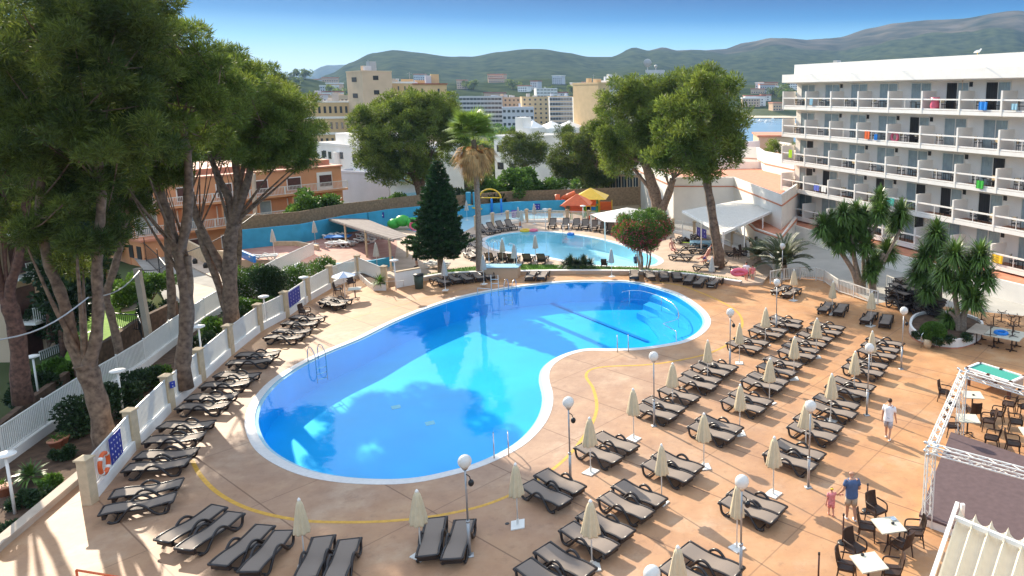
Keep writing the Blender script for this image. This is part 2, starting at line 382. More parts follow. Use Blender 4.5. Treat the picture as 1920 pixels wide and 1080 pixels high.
def sea_material():
    m = mat('sea_surface', (.16,.27,.36), .25, .1, .02); return m
M['sea'] = sea_material()
M['hill'] = mat('wooded_hillside', (.070,.085,.030), .95, .5, .035, .9, col2=(.014,.026,.010), detail=14, spec=0)
M['rock'] = mat('rocky_hillside', (.13,.11,.075), .95, .5, .009, .9, col2=(.016,.026,.012), detail=14, spec=0)
M['ground'] = mat('town_ground', (.16,.16,.09), .95, .4, .03, col2=(.05,.075,.03), detail=10, spec=0)
M['sand'] = mat('beach_sand', (.60,.50,.36), .95, .05, .05)
M['yellowline'] = mat('yellow_line_paint', (.62,.34,.05), .6, .15, 6)
M['paleline'] = mat('pale_line_paint', (.55,.36,.18), .6, .15, 6)

# ------------------------------------------------------------------ terrain as one sheet from the site to the horizon
from mathutils import noise as mn
def ridge(u, tab):
    for (a, ya), (b, yb) in zip(tab, tab[1:]):
        if a <= u <= b:
            t = (u-a)/(b-a); t = t*t*(3-2*t)*.6+t*.4; return ya+(yb-ya)*t
    return tab[0][1] if u < tab[0][0] else tab[-1][1]
RA = [(-900,150),(-200,158),(420,160),(520,156),(560,152),(600,158),(640,168),(680,172),(720,172),(2600,175)]      # low wooded rise on the left
RB = [(560,175),(600,165),(640,152),(680,134),(720,119),(760,113),(800,116),(860,121),(900,121),(950,112),(1000,106),(1030,106),(1070,112),(1110,120),(1180,122),(1230,130),(1290,140),(1400,160),(1600,170),(2600,172)]
RC = [(1150,172),(1200,150),(1250,132),(1300,122),(1350,113),(1400,98),(1440,91),(1500,91),(1560,84),(1620,70),(1660,62),(1720,60),(1780,60),(1850,52),(1880,50),(1930,58),(2100,90),(2600,130)]
RD = [(500,172),(540,140),(570,150),(590,146),(640,128),(690,127),(760,160),(1100,172),(1160,130),(1200,119),(1225,119),(1260,133),(1320,152),(1500,172)]
def bump_(d, c, w): return math.exp(-((d-c)/w)**2)
def terrain(x, y):
    d = math.hypot(x, y); u = CX + FP*x/max(y, 1)*math.cos(PT) if y > 1 else (-900 if x < 0 else 2600)
    z = -2.6
    if x < -22: z = -2.6 - .5*min(1, (-22-x)/30)
    k = min(1, max(0, (d-95)/130)); z = z*(1-k) + -9.3*k
    if d > 600: z += 5*min(1, (d-600)/700)
    # bay
    if u > 1330 and 230 < d < 770:
        q = min(1, (u-1330)/60)*min(1, (d-230)/30)*min(1, (770-d)/25); z = z*(1-q) + -16*q
    for tab, c, w_, am, fq in ((RA, 1150, 260, 9, .008), (RB, 2300, 750, 13, .0036), (RC, 3300, 1100, 30, .0024)):
        h = 14 + (175-ridge(u, tab))/FP*c + 3
        if h > 15:
            nz = mn.fractal(Vector((x*fq, y*fq, c)), 1.0, 2.1, 6)
            z = max(z, z + (h+4)*bump_(d, c, w_)*(1 + .0*nz) + nz*(am*bump_(d, c-w_*.9, w_*.55)+am*.12*bump_(d, c, w_))*(min(1, (h-15)/60)))
    return z
def make_terrain():
    U = [-4500, -3000, -2200, -1600, -1200, -800, -400, -150] + list(range(0, 2200, 9)) + [2300, 2600, 3200, 4500, 7000]
    D = [1, 20, 40, 60, 80, 100, 120, 150, 180, 225, 240, 262, 300, 400, 500, 600, 740, 750, 772, 800, 860] + [900+45*i for i in range(78)] + [4450, 4800, 5300, 7000]
    mb = MB(); n = len(U)
    for dd in D:
        for u in U:
            a = math.atan((u-CX)/FP/math.cos(PT)); x = dd*math.sin(a); y = dd*math.cos(a); mb.v.append((x, y, terrain(x, y) if dd < 4500 else -9))
    for i in range(len(D)-1):
        for j in range(n-1):
            mb.f.append((i*n+j, i*n+j+1, (i+1)*n+j+1, (i+1)*n+j))
            dm = D[i]; mb.mi.append(0 if dm < 800 else (2 if (dm > 2400 and U[j] > 1180) else 1))
    # behind and beside the camera
    mb.m = 0
    o = mb.build('terrain', [M['ground'], M['hill'], M['rock']], smooth=True); struct(o)
    g = MB(); g.flat([(-9000, -3000), (9000, -3000), (9000, 0.5), (-9000, .5)], -2.7); struct(g.build('ground', M['ground']))
    # far pale ridges beyond the wooded hills
    f = MB(); k = len(U); cols = list(range(480, 1560, 12))
    for j, u in enumerate(cols):
        h = 14 + (175-ridge(u, RD))/FP*4900
        a = math.atan((u-CX)/FP/math.cos(PT))
        for dd, hh in ((4400, -10), (4700, h*.7), (4900, h), (5100, h*.8), (5500, -10)):
            nz = mn.fractal(Vector((u*.03, dd*.002, 3)), 1, 2, 4)*5 if hh > 0 else 0
            f.v.append((dd*math.sin(a), dd*math.cos(a), hh+nz))
    for j in range(len(cols)-1):
        for i in range(4): f.f.append((j*5+i, (j+1)*5+i, (j+1)*5+i+1, j*5+i+1)); f.mi.append(0)
    struct(f.build('distant_mountains', M['hill'], smooth=True))
    s = MB(); s.flat([(-900, 235), (2500, 235), (2500, 1400), (-900, 1400)], -10.6); struct(s.build('sea', M['sea']))
    bp = [dep(u, 219, 1).to_tuple() for u in range(1330, 1500, 20)]
    b = MB(); A = []; B = []
    for u in range(1300, 2400, 25):
        a = math.atan((u-CX)/FP/math.cos(PT)); A.append(Vector((745*math.sin(a), 745*math.cos(a), -9.9))); B.append(Vector((800*math.sin(a), 800*math.cos(a), -2.9)))
    ribbon(b, A, B); struct(b.build('beach', M['sand']))
make_terrain()

# ------------------------------------------------------------------ pool and deck
ZT = .18
pool_px = [(1150,528),(1190,531),(1230,541),(1265,553),(1295,572),(1313,590),(1317,606),(1305,622),(1280,636),(1250,643),(1200,650),(1150,652),(1100,652),(1065,659),(1035,672),(1015,690),(1010,712),(1016,742),(1012,770),(995,800),(960,832),(900,862),(840,880),(780,892),(720,895),(650,891),(590,880),(540,860),(505,835),(488,805),(485,780),(495,750),(525,715),(570,685),(620,660),(680,635),(740,605),(800,580),(860,560),(930,545),(1000,535),(1070,529)]
pool = spline([at(u, v) for u, v in pool_px], 4, True)
if area(pool) < 0: pool.reverse()
def ring(poly, d): return offset(poly, -d)     # ccw polygon: outside
p_in = pool; p_lip = ring(pool, .15); p_out = ring(pool, .52)
fence_px = [(170,943),(252,842),(319,770),(377,715),(432,665),(487,621),(536,595),(577,565),(620,540),(672,518),(722,541)]
FW = [at(u, v) for u, v in fence_px]
terr_px = [(722,541),(790,528),(840,520),(925,516),(960,516),(1060,514.5),(1180,515),(1240,517),(1290,521.5),(1340,528.5),(1388,536)]
TW = [at(u, v) for u, v in terr_px]
curb = [at(160,893), at(90,955), at(0,1030), Vector((-22, 12, 0))]
deck = [Vector((p.x, p.y, 0)) for p in FW] + TW[1:] + [at(1440,522), at(1500,519), at(1545,519), at(1600,545), at(1640,570), at(1700,560), at(1800,580), at(1990,600), Vector((30, 25, 0)), Vector((30, 3, 0)), Vector((-22, 3, 0))] + list(reversed(curb))
mb = MB(); mb.flat(deck, 0, [list(reversed(p_out))])
for i in range(len(deck)):                       # slab edge
    a, b = deck[i-1], deck[i]; mb.add([(a.x, a.y, 0), (b.x, b.y, 0), (b.x, b.y, -3), (a.x, a.y, -3)], [(0, 1, 2, 3)])
struct(mb.build('pool_deck', M['deck']))
mb = MB(); ribbon(mb, [p+Vector((0,0,.012)) for p in p_lip], [p+Vector((0,0,.012)) for p in p_out], True)
for A, z0, z1 in ((p_out, -.1, .012),):
    k = len(A)
    ribbon(mb, [Vector((p.x, p.y, z0)) for p in A], [Vector((p.x, p.y, z1)) for p in A], True)
struct(mb.build('pool_coping', M['coping']))
mb = MB(); ribbon(mb, [Vector((p.x,p.y,-.06)) for p in p_in], [Vector((p.x,p.y,-.03)) for p in p_lip], True)
ribbon(mb, [Vector((p.x,p.y,-.03)) for p in p_lip], [Vector((p.x,p.y,.012)) for p in p_lip], True)
struct(mb.build('overflow_channel', M['lightblue']))
def basin(name, poly, z, depth, mt, steps=None):
    mb = MB(); ribbon(mb, [Vector((p.x,p.y,z-depth)) for p in poly], [Vector((p.x,p.y,z)) for p in poly], True); mb.flat(poly, z-depth)
    return struct(mb.build(name, mt))
basin('pool_basin', p_in, -.06, 1.5, M['pooltile'])
mb = MB(); mb.flat(p_in, -.065); struct(mb.build('pool_water', M['water']))
# wide entry steps under water at the far right end and two floor drains
M['steptile'] = mat('mid_blue_pool_lining', (.13,.52,.86), .5, .05, .5)
def shelf(off, z):
    inner = [p for p in p_in]; mb = MB(); A = []; B = []
    for p in ring(p_in, -.01):
        if p.x > -2.4 and p.y > 33: A.append(Vector((p.x, p.y, z)))
    cen = at(1100, 600)
    B = [Vector((a.x+(cen.x-a.x)*off/(a-cen).length, a.y+(cen.y-a.y)*off/(a-cen).length, z)) for a in A]
    ribbon(mb, A, B); ribbon(mb, B, [Vector((b.x, b.y, z-.42)) for b in B]); return mb
for i, (off, z) in enumerate(((.9, -.4), (1.8, -.75), (2.7, -1.1))): struct(shelf(off, z).build('pool_step', M['steptile']))
for u, v in ((742, 758), (806, 788)):
    p = at(u, v, -1.4); mb = MB(); mb.box((p.x, p.y, -1.55), (.42, .42, .03), .5); struct(mb.build('pool_drain', M['coping']))
a, b = at(1030, 566, -1.5), at(1215, 640, -1.5); mb = MB(); d = (b-a).normalized(); q = Vector((-d.y, d.x, 0))*.14; ribbon(mb, [a+q+Vector((0,0,.012)), b+q+Vector((0,0,.012))], [a-q+Vector((0,0,.012)), b-q+Vector((0,0,.012))]); struct(mb.build('pool_floor_line', mat('dark_blue_tile', (.02,.26,.66), .5)))
# painted lines
yl = [(360,862),(375,890),(410,925),(470,955),(560,975),(650,979),(740,976),(830,965),(920,943),(1000,905),(1060,860),(1092,822),(1112,790),(1119,760),(1112,728),(1099,706),(1108,693),(1140,687),(1210,684),(1270,676),(1330,662),(1372,640),(1391,612),(1388,592),(1372,577),(1345,562),(1310,547),(1275,535),(1215,526)]
Lc = spline([at(u, v, .004) for u, v in yl], 6); mb = MB(); ribbon(mb, offset(Lc, .075, False), offset(Lc, -.075, False)); struct(mb.build('yellow_line', M['yellowline']))
zz = [(900,519),(925,529),(945,518),(975,529),(1000,517),(1030,528),(1058,517),(1085,528),(1108,517),(1135,528),(1158,517),(1182,528)]
zp = [at(u, v, .004) for u, v in zz]; mb = MB()
for a, b in zip(zp, zp[1:]):
    t = (b-a).normalized(); s_ = Vector((-t.y, t.x, 0))*.03; ribbon(mb, [a+s_, b+s_], [a-s_, b-s_])
struct(mb.build('zigzag_line', M['paleline']))
Lc = spline([at(u, v, .004) for u, v in ((470,690),(560,640),(650,600),(740,575),(830,550),(900,535))], 5)
mb = MB(); ribbon(mb, offset(Lc, .02, False), offset(Lc, -.02, False)); struct(mb.build('faded_line', M['yellowline']))
# ------------------------------------------------------------------ upper terrace with the second pool
p2_px = [(910,456),(915,447),(935,441),(965,436.5),(1000,434.5),(1040,436),(1080,441),(1120,448),(1155,457),(1190,468),(1222,480),(1234,489),(1222,497),(1185,499),(1140,498),(1100,495),(1060,488),(1010,479),(960,473),(925,466)]
pool2 = spline([at(u, v, ZT) for u, v in p2_px], 3, True)
if area(pool2) < 0: pool2.reverse()
p2o = ring(pool2, .5)
terr = [Vector((p.x, p.y, ZT)) for p in TW[1:]] + [at(1430,530,ZT), at(1450,505,ZT), at(1402,470,ZT), at(1340,440,ZT), at(1300,432,ZT), at(1262,425,ZT), at(1140,414,ZT), at(1060,398,ZT), at(960,398,ZT), at(870,404,ZT), at(785,420,ZT), at(730,424,ZT), at(650,436,ZT), at(445,470,ZT), at(437,487,ZT), at(560,489,ZT), at(600,500,ZT), at(640,520,ZT), at(672,518,ZT)]
mb = MB(); mb.flat(terr, ZT, [list(reversed(p2o))])
for i in range(len(terr)):
    a, b = terr[i-1], terr[i]; mb.add([(a.x, a.y, ZT), (b.x, b.y, ZT), (b.x, b.y, -3.2), (a.x, a.y, -3.2)], [(0, 1, 2, 3)])
M['terrace'] = mat('pale_tan_paving', (.50,.37,.27), .8, .12, 1.0, .08); struct(mb.build('upper_terrace', M['terrace']))
mb = MB(); ribbon(mb, [p+Vector((0,0,.01)) for p in pool2], [p+Vector((0,0,.01)) for p in p2o], True); struct(mb.build('pool_coping', M['coping']))
basin('pool_basin', pool2, ZT, 1.1, M['pooltile2'])
mb = MB(); mb.flat(pool2, ZT-.04); struct(mb.build('pool_water', M['water2']))
# retaining wall, cap and grass strip
TWu = spline(TW[1:], 4)
mb = MB(); A = offset(TWu, .0, False); cap0 = offset(TWu, -.04, False); cap1 = offset(TWu, .30, False)
cols = M['peach']
ribbon(mb, [Vector((p.x,p.y,-.01)) for p in offset(TWu, -.02, False)], [Vector((p.x,p.y,ZT+.12)) for p in offset(TWu, -.02, False)])
w_ = thing('retaining_wall', 'low peach retaining wall with white cap below the grass strip', 'wall', TWu[0])
o = mb.build('wall', M['peach']); o.data.transform(Matrix.Translation(-w_.location)); o.parent = w_
mb = MB(); z = ZT+.16
for (Aa, za, Bb, zb) in ((cap0, z, cap1, z), (cap0, z-.06, cap0, z), (cap1, z, cap1, ZT-.05)):
    ribbon(mb, [Vector((p.x,p.y,za)) for p in Aa], [Vector((p.x,p.y,zb)) for p in Bb])
o = mb.build('cap', M['white2']); o.data.transform(Matrix.Translation(-w_.location)); o.parent = w_
gp = [(795,517),(860,503),(900,499),(960,496),(1040,497),(1100,499),(1190,502),(1240,506),(1290,510),(1385,525),(1386,531),(1340,523),(1290,516.5),(1240,512),(1180,510),(1060,509.5),(960,510),(925,511),(840,515.5)]
mb = MB(); gpoly = [at(u, v, ZT) for u, v in gp]; mb.flat(gpoly, ZT+.02); struct(mb.build('lawn_strip', M['grass']))
rng = np.random.default_rng(5)
def grass_on(name, poly_px, z, n, seed):
    P = [at(u, v, z) for u, v in poly_px]; xs = [p.x for p in P]; ys = [p.y for p in P]; r = random.Random(seed); pts = []
    while len(pts) < n:
        x, y = r.uniform(min(xs), max(xs)), r.uniform(min(ys), max(ys)); ins = False
        for i in range(len(P)):
            a, b = P[i-1], P[i]
            if (a.y > y) != (b.y > y) and x < (b.x-a.x)*(y-a.y)/(b.y-a.y)+a.x: ins = not ins
        if ins: pts.append((x, y, z))
    pts = np.array(pts); g = np.random.default_rng(seed); dr = g.normal(size=(n, 3))*.4+np.array([0, 0, 1])
    o = leaf_obj(name, leaf_mesh(name, pts, dr, .13, .02, M['grassblade'], seed)); o['kind'] = 'stuff'; tag(o, 'short mown green grass', 'grass'); return o
M['grassblade'] = mat('grass_blades', (.12,.24,.03), .7, .3, 2, island=.3, trans=.2)
o = grass_on('grass', gp, ZT+.02, 9000, 3); o['label'] = 'strip of short green grass above the retaining wall'
# kids' sun terrace in red tiles
kp = [(446,468),(565,455),(650,436),(730,424),(745,455),(740,485),(620,492),(600,499),(562,489),(437,487)]
mb = MB(); mb.flat([at(u, v, ZT) for u, v in kp], ZT+.005); M['kids'] = mat('red_terrace_tiles', (.40,.17,.13), .8, .15, 1.2, .05, col2=(.48,.27,.20)); struct(mb.build('red_terrace', M['kids']))
kp = [(760,430),(870,408),(960,400),(1055,400),(1058,408),(960,412),(890,424),(860,440),(800,440)]
mb = MB(); mb.flat([at(u, v, ZT) for u, v in kp], ZT+.006); struct(mb.build('wet_play_floor', M['lightblue']))
# ------------------------------------------------------------------ planting bed, walkway strip, street and garden on the left
F2_px = [(-40,905),(10,872),(88,815),(155,768),(225,724),(275,690),(322,652),(386,605),(440,570),(520,523),(590,488)]
F2 = [at(u, v, -.35) for u, v in F2_px]
bed = [Vector((p.x, p.y, 0)) for p in FW[:9]] + [at(640,515,-.3)] + [Vector((p.x, p.y, 0)) for p in reversed(F2)] + [at(-60,1030,-.3), at(0,1030), at(90,955), at(160,893)]
mb = MB(); mb.flat(bed, -.3); M['bedsoil'] = M['soil']; struct(mb.build('planting_bed', M['soil']))
def zpoly(name, px, z, mt, h=0):
    mb = MB(); P = [at(u, v, z) for u, v in px]; mb.flat(P, z)
    if h:
        for i in range(len(P)):
            a, b = P[i-1], P[i]; mb.add([(a.x, a.y, z), (b.x, b.y, z), (b.x, b.y, z-h), (a.x, a.y, z-h)], [(0, 1, 2, 3)])
    return struct(mb.build(name, mt))
ZR = -2.4
zpoly('road', [(228,395),(262,395),(300,450),(420,520),(470,560),(430,640),(330,610),(300,545),(240,470)], ZR, M['asphalt'])
zpoly('pavement', [(262,430),(290,465),(420,530),(440,520),(390,468),(330,440),(280,405),(262,400)], ZR+.13, M['tanpave'], .14)
zpoly('pavement', [(330,615),(360,530),(400,540),(425,580),(400,640),(340,640)], ZR+.13, M['tanpave'], .14)
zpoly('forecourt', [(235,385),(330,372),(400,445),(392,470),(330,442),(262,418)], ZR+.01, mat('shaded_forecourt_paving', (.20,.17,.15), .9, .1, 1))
o = zpoly('lawn', [(100,720),(150,600),(215,520),(262,560),(265,620),(240,680),(190,740)], -2.35, mat('bright_lawn', (.16,.30,.02), .9, .25, 2, .2))
zpoly('garden_path', [(222,560),(262,552),(268,578),(228,585)], -2.3, M['tanpave'], .3)
zpoly('service_ramp', [(1395,482),(1470,490),(1545,500),(1640,450),(1730,470),(1990,600),(1990,640),(1860,600),(1700,575),(1600,560),(1540,528),(1450,524)], -.02, M['ramp'], 3)
# ------------------------------------------------------------------ the white hotel on the right
YAW = .492; HA = Vector((math.sin(YAW), -math.cos(YAW), 0)); HB = Vector((math.cos(YAW), math.sin(YAW), 0)); H0 = Vector((9.61, 76, 0))
PITCH = 3.765; NB = 9; SL = [12.4-2.75*k+.30 for k in range(5)]      # floor levels, top storey first
def hp(s, d, z): p = H0 + HA*s + HB*d; return Vector((p.x, p.y, z))
RZH = math.atan2(HA.y, HA.x)
hotel = thing('hotel_building', 'white five storey hotel block with rows of open balconies', 'hotel', hp(0, 0, 1.0), RZH)
# hotel local frame: +X along the facade towards the camera, +Y into the building (left-handed turn handled by sign)
sgn = 1 if (Matrix.Rotation(-RZH, 3, 'Z') @ HB).y > 0 else -1
def hl(s, d, z): return (s, sgn*d, z-1.0)
def hbox(mb, s0, s1, d0, d1, z0, z1):
    a = hl(s0, d0, z0); b = hl(s1, d1, z1); return mb.box([(a[i]+b[i])/2 for i in range(3)], [abs(b[i]-a[i]) for i in range(3)])
LN = NB*PITCH
mb = MB(); hbox(mb, .35, LN, 1.5, 15, -3, 15.0); mb.build('wall', M['white'], hotel)
mb = MB(); hbox(mb, -.1, LN, -.05, 15.2, 15.07, 15.85); hbox(mb, 1.4, LN, .35, 14.8, 15.85, 16.8); mb.build('roof_parapet', M['white2'], hotel)
mb = MB(); hbox(mb, .4, LN, .2, 15, 14.98, 15.07); mb.build('soffit', M['white'], hotel)
rng_h = random.Random(11)
M['tilefloor'] = mat('balcony_floor_tiles', (.36,.17,.10), .7, .1, 2)
pane = {}
for k, zf in enumerate(SL):
    mb = MB(); hbox(mb, 0, LN, 0, 1.5, zf-.30, zf-.01); sl_ = mb.build('balcony_slab', M['white2'], hotel)
    mb = MB(); hbox(mb, .12, LN, .12, 1.5, zf-.01, zf+.005); mb.build('tiles', M['tilefloor'], sl_)
    for b in range(NB+1):
        s = b*PITCH; mb = MB(); hbox(mb, s, s+.16, -.02, 1.5, zf-.31, zf+1.5); mb.build('partition', M['white'], hotel)
        if b == NB: break
        mb = MB(); hbox(mb, s+.16, s+PITCH, .01, .12, zf+.78, zf+.89); hbox(mb, s+.16, s+PITCH, .02, .08, zf+.02, zf+.13)
        hbox(mb, s+PITCH*.52, s+PITCH*.52+.04, .02, .06, zf+.03, zf+.8); mb.build('railing', M['white2'], hotel)
        # sliding door: white frame, curtained panes, sometimes one leaf open
        d0, d1 = s+1.25, s+3.35; mb = MB(); y = 1.47
        for s0, s1, z0, z1 in ((d0-.06, d0, 0, 2.16), (d1, d1+.06, 0, 2.16), (d0, d1, 2.10, 2.16), ((d0+d1)/2-.03, (d0+d1)/2+.03, 0, 2.10)):
            hbox(mb, s0, s1, y-.04, y+.02, zf+z0, zf+z1)
        dr = mb.build('sliding_door', M['whitemetal'], hotel)
        mid = (d0+d1)/2; op = rng_h.random()
        for i, (a, c) in enumerate(((d0, mid-.03), (mid+.03, d1))):
            mb = MB(); n = 9
            dark = (op < .13 and i == 0) or (op > .95 and i == 1)
            for q in range(n):                                     # folds of the curtain
                s0 = a+(c-a)*q/n; s1 = a+(c-a)*(q+1)/n; da = y+.0+(.012 if q % 2 else -.012); db = y+(.012 if q % 2 == 0 else -.012)
                mb.add([hl(s0, da, zf+.02), hl(s1, db, zf+.02), hl(s1, db, zf+2.1), hl(s0, da, zf+2.1)], [(0, 1, 2, 3)])
            mb.build('pane', M['dark'] if dark else M['curtain'], dr)
        if rng_h.random() < .5:
            mb = MB(); hbox(mb, s+3.42, s+3.70, 1.44, 1.5, zf+1.8, zf+2.15); mb.build('vent_grille', M['dark'], hotel)
    # end return of the first balcony
    mb = MB(); hbox(mb, -.14, .0, 1.5, 4.2, zf-.3, zf+1.0); mb.build('end_balcony', M['white'], hotel)
for s in (4.2, 10.0, 16.3, 24.6):
    mb = MB(); mb.tube([hl(s, .3, 15.85), hl(s, -.2, 16.05), hl(s, -.75, 16.0)], .025); mb.build('lamp_bracket', M['whitemetal'], hotel)
mb = MB(); hbox(mb, 7.2, 7.7, .5, 1.0, 16.8, 17.0); mb.build('vent_cap', M['steel'], hotel)
mb = MB(); hbox(mb, 21.55, 21.6, 1.44, 1.52, 12.7, 15); mb.build('downpipe', M['beige'], hotel)
# terracotta terrace with a white wall below the lowest balconies
mb = MB(); P = [hp(-8, -.9, 0), hp(4, -1.6, 0), hp(12, -2.2, 0), hp(20, -2.4, 0), hp(28, -2.0, 0), hp(36, -1.4, 0), hp(36, 2.0, 0), hp(-8, 2.0, 0)]
base = thing('hotel_terrace', 'curved white walled terrace paved with terracotta below the hotel balconies', 'terrace', P[0])
tr = Matrix.Translation(-P[0])
Q = spline(P[:6], 4)+P[6:]
m1 = MB(); m1.flat(Q, 1.25); o = m1.build('paving', M['terracotta'], base); o.data.transform(tr)
m1 = MB(); Sx = Q[:-2]; Si = [p+HB*.25 for p in Sx]
ribbon(m1, [Vector((p.x, p.y, -3)) for p in Sx], [Vector((p.x, p.y, 1.3)) for p in Sx]); ribbon(m1, [Vector((p.x, p.y, 1.3)) for p in Sx], [Vector((p.x, p.y, 1.3)) for p in Si])
o = m1.build('wall', M['white'], base); o.data.transform(tr)
mb = MB(); mb.flat([hp(-8, -.9, 0)+Vector((0,0,0)), hp(4,-1.6,0), hp(12,-2.2,0), hp(20,-2.4,0), hp(28,-2,0), hp(36,-1.4,0), hp(36,-9,0), hp(20,-12,0), hp(6,-14,0), hp(-8,-16,0)], -.04); struct(mb.build('service_road', M['ramp']))

# ------------------------------------------------------------------ generic building
def building(name, label, cat, p0, p1, depth, z0, z1, wallm, rows=0, cols=0, win=(.5, .5), winm=None, bands=None, roof=None, parapet=.0, group=None, extra=None, endwin=0, zwin=None, pane=False):
    """front wall from p0 to p1 (seen from the camera, left to right)"""
    p0 = Vector((p0[0], p0[1], 0)); p1 = Vector((p1[0], p1[1], 0)); a = (p1-p0); Lg = a.length; a.normalize(); bk = Vector((-a.y, a.x, 0))
    if bk.y < 0: bk = -bk
    t = thing(name, label, cat, (p0.x, p0.y, z0), math.atan2(a.y, a.x), group); sg = 1 if (Matrix.Rotation(-math.atan2(a.y, a.x), 3, 'Z') @ bk).y > 0 else -1
    H = z1-z0; mb = MB(); mb.box((Lg/2, sg*depth/2, H/2), (Lg, depth, H)); mb.build('wall', wallm, t)
    if parapet:
        mb = MB(); q = .18
        for c, d in (((Lg/2, sg*0.02, H+parapet/2), (Lg+.1, q, parapet)), ((Lg/2, sg*(depth-.02), H+parapet/2), (Lg+.1, q, parapet)), ((0.02, sg*depth/2, H+parapet/2), (q, depth-q, parapet)), ((Lg-.02, sg*depth/2, H+parapet/2), (q, depth-q, parapet))): mb.box(c, d)
        mb.build('parapet', bands or wallm, t)
    zb, zt = zwin or (0, H)
    if rows and cols:
        fh = (zt-zb)/rows; fw = Lg/cols; wh, ww = fh*win[1], fw*win[0]
        for r in range(rows):
            if bands:
                mb = MB(); mb.box((Lg/2, -sg*.06, zb+fh*(r+.06)), (Lg, .16, fh*.14)); mb.build('floor_band', bands, t)
            for c in range(cols):
                x = fw*(c+.5); zc = zb+fh*(r+.55)
                mb = MB(); mb.box((x, -sg*.02, zc), (ww, .10, wh)); w = mb.build('window', winm or M['glass'], t)
                if pane:
                    mb = MB(); mb.box((x, -sg*.08, zc-wh/2-.04), (ww+.15, .14, .08)); mb.build('sill', M['white2'], w)
                    mb = MB(); mb.box((x, -sg*.075, zc), (.05, .03, wh)); mb.build('frame', M['whitemetal'], w)
    for r in range(endwin):
        fh = H/endwin
        for side in (Lg, 0):
            mb = MB(); mb.box((side, sg*depth*.45, fh*(r+.6)), (.1, depth*.18, fh*.3)); mb.build('window', winm or M['glass'], t)
    if roof:
        mb = MB(); mb.box((Lg/2, sg*depth/2, H+.12), (Lg+.5, depth+.5, .24)); mb.build('roof', roof, t)
    if rows >= 3:                                        # roof clutter
        rr = random.Random(int(Lg*97)+rows)
        for i in range(rr.randint(2, 5)):
            a_, b_, h_ = rr.uniform(.8, 2.6), rr.uniform(.8, 2.2), rr.uniform(.7, 2.4); mb = MB(); mb.box((rr.uniform(2, max(2.5, Lg-2)), sg*rr.uniform(.3, .7)*depth, H+h_/2), (a_, b_, h_)); mb.build('roof_unit', rr.choice([M['greyw'], wallm, M['steel']]), t)
        mb = MB(); x = rr.uniform(1, Lg-1); mb.tube([(x, sg*depth*.4, H), (x, sg*depth*.4, H+2.6)], .05, 4); mb.bar((x-.5, sg*depth*.4, H+2.3), (x+.5, sg*depth*.4, H+2.3), .05); mb.build('aerial', M['steel'], t)
    if extra: extra(t, Lg, depth, H, sg)
    return t
def GX(u, y): return dep(u, 175, y)
# orange apartment house beyond the street, with balconies
def orange_parts(t, Lg, D, H, sg):
    for z in (2.75, 5.5):
        mb = MB(); mb.box((Lg/2, -sg*.65, z), (Lg, 1.3, .22)); sb = mb.build('balcony_slab', M['orange'], t)
        mb = MB()
        for i in range(int(Lg/.16)): mb.box((i*.16, -sg*1.25, z+.6), (.035, .035, .85))
        mb.box((Lg/2, -sg*1.25, z+1.05), (Lg, .07, .07)); mb.box((Lg/2, -sg*1.25, z+.18), (Lg, .06, .06))
        for i in range(7): mb.box((Lg*i/6, -sg*1.25, z+.6), (.1, .1, .95))
        mb.build('railing', M['whitemetal'], t)
    for i in range(1, 6):
        mb = MB(); mb.box((Lg*i/6+.9, -sg*.6, 4.0), (.14, 1.1, 2.4)); mb.build('divider_wall', M['orange'], t)
    for r, z in ((0, 1.0), (1, 3.9), (2, 6.65)):
        for i in range(6):
            x = Lg*(i+.45)/6; ww = 1.8 if r == 1 else 1.5; hh = 2.0 if r == 1 else 1.35
            mb = MB(); mb.box((x, -sg*.03, z), (ww+.2, .08, hh+.2)); w = mb.build('window', M['white2'], t)
            mb = MB(); mb.box((x, -sg*.09, z), (ww, .05, hh)); mb.build('glass', M['curtain'] if r == 1 else M['brownwood'], w)
    mb = MB(); mb.box((Lg/2, sg*D/2, H+.1), (Lg+.3, D+.3, .2)); mb.box((Lg/2, sg*D/2+sg*1, H+.5), (Lg*.97, D-2, .6)); mb.build('roof', M['terracotta'], t)
    mb = MB(); mb.box((Lg-2.2, -sg*.02, 6.6), (1.9, .12, 2.2)); w = mb.build('balcony_door', M['white2'], t)
oa = Vector((.58, .81, 0)); ob = GX(628, 92); ob.z = 0; oL = ob - oa*23
building('apartment_house', 'orange rendered apartment house with white balcony railings beyond the street', 'house', oL, ob, 12, -3.2, 5.0, M['orange'], extra=orange_parts)
# lower orange garage wing and its pale roof
q0 = dep(262, 418, 72)
building('garage_block', 'low orange garage with a flat tiled roof left of the apartment house', 'building', q0, (oL.x-.4, oL.y+.3), 3, -3.2, -.6, M['orange'], 1, 2, (.5, .5), M['dark'], roof=M['terracotta'])
# white apartment block behind it
def wparts(t, Lg, D, H, sg):
    for z in (2.2, 5.0, 7.8):
        mb = MB(); mb.box((Lg+.8, sg*3.2, z), (1.8, 4.6, .2)); mb.box((Lg+1.65, sg*3.2, z+.55), (.06, 4.6, .9)); mb.box((Lg+.8, sg*.95, z+.55), (1.8, .06, .9)); mb.build('glass_balcony', M['lightblue'], t)
    mb = MB(); mb.tube([(Lg*.33, -sg*.25, 0), (Lg*.33, -sg*.25, H*.93)], .55, 12); mb.build('flue', M['white'], t)
    mb = MB(); mb.box((Lg*.38, sg*D*.5, H+.9), (Lg*.5, D*.7, 1.8)); mb.build('penthouse', M['white'], t)
    for x in (.1, .2, .55, .85):
        mb = MB(); mb.box((Lg*x, -sg*.02, H-1.5), (.9, .1, 1.1)); mb.build('window', M['glass'], t)
building('apartment_block', 'white apartment block with rows of small windows behind the orange house', 'building', GX(585, 118), GX(720, 104), 12, -6, 6.0, M['white'], 4, 4, (.16, .34), M['glass'], parapet=.4, extra=wparts)
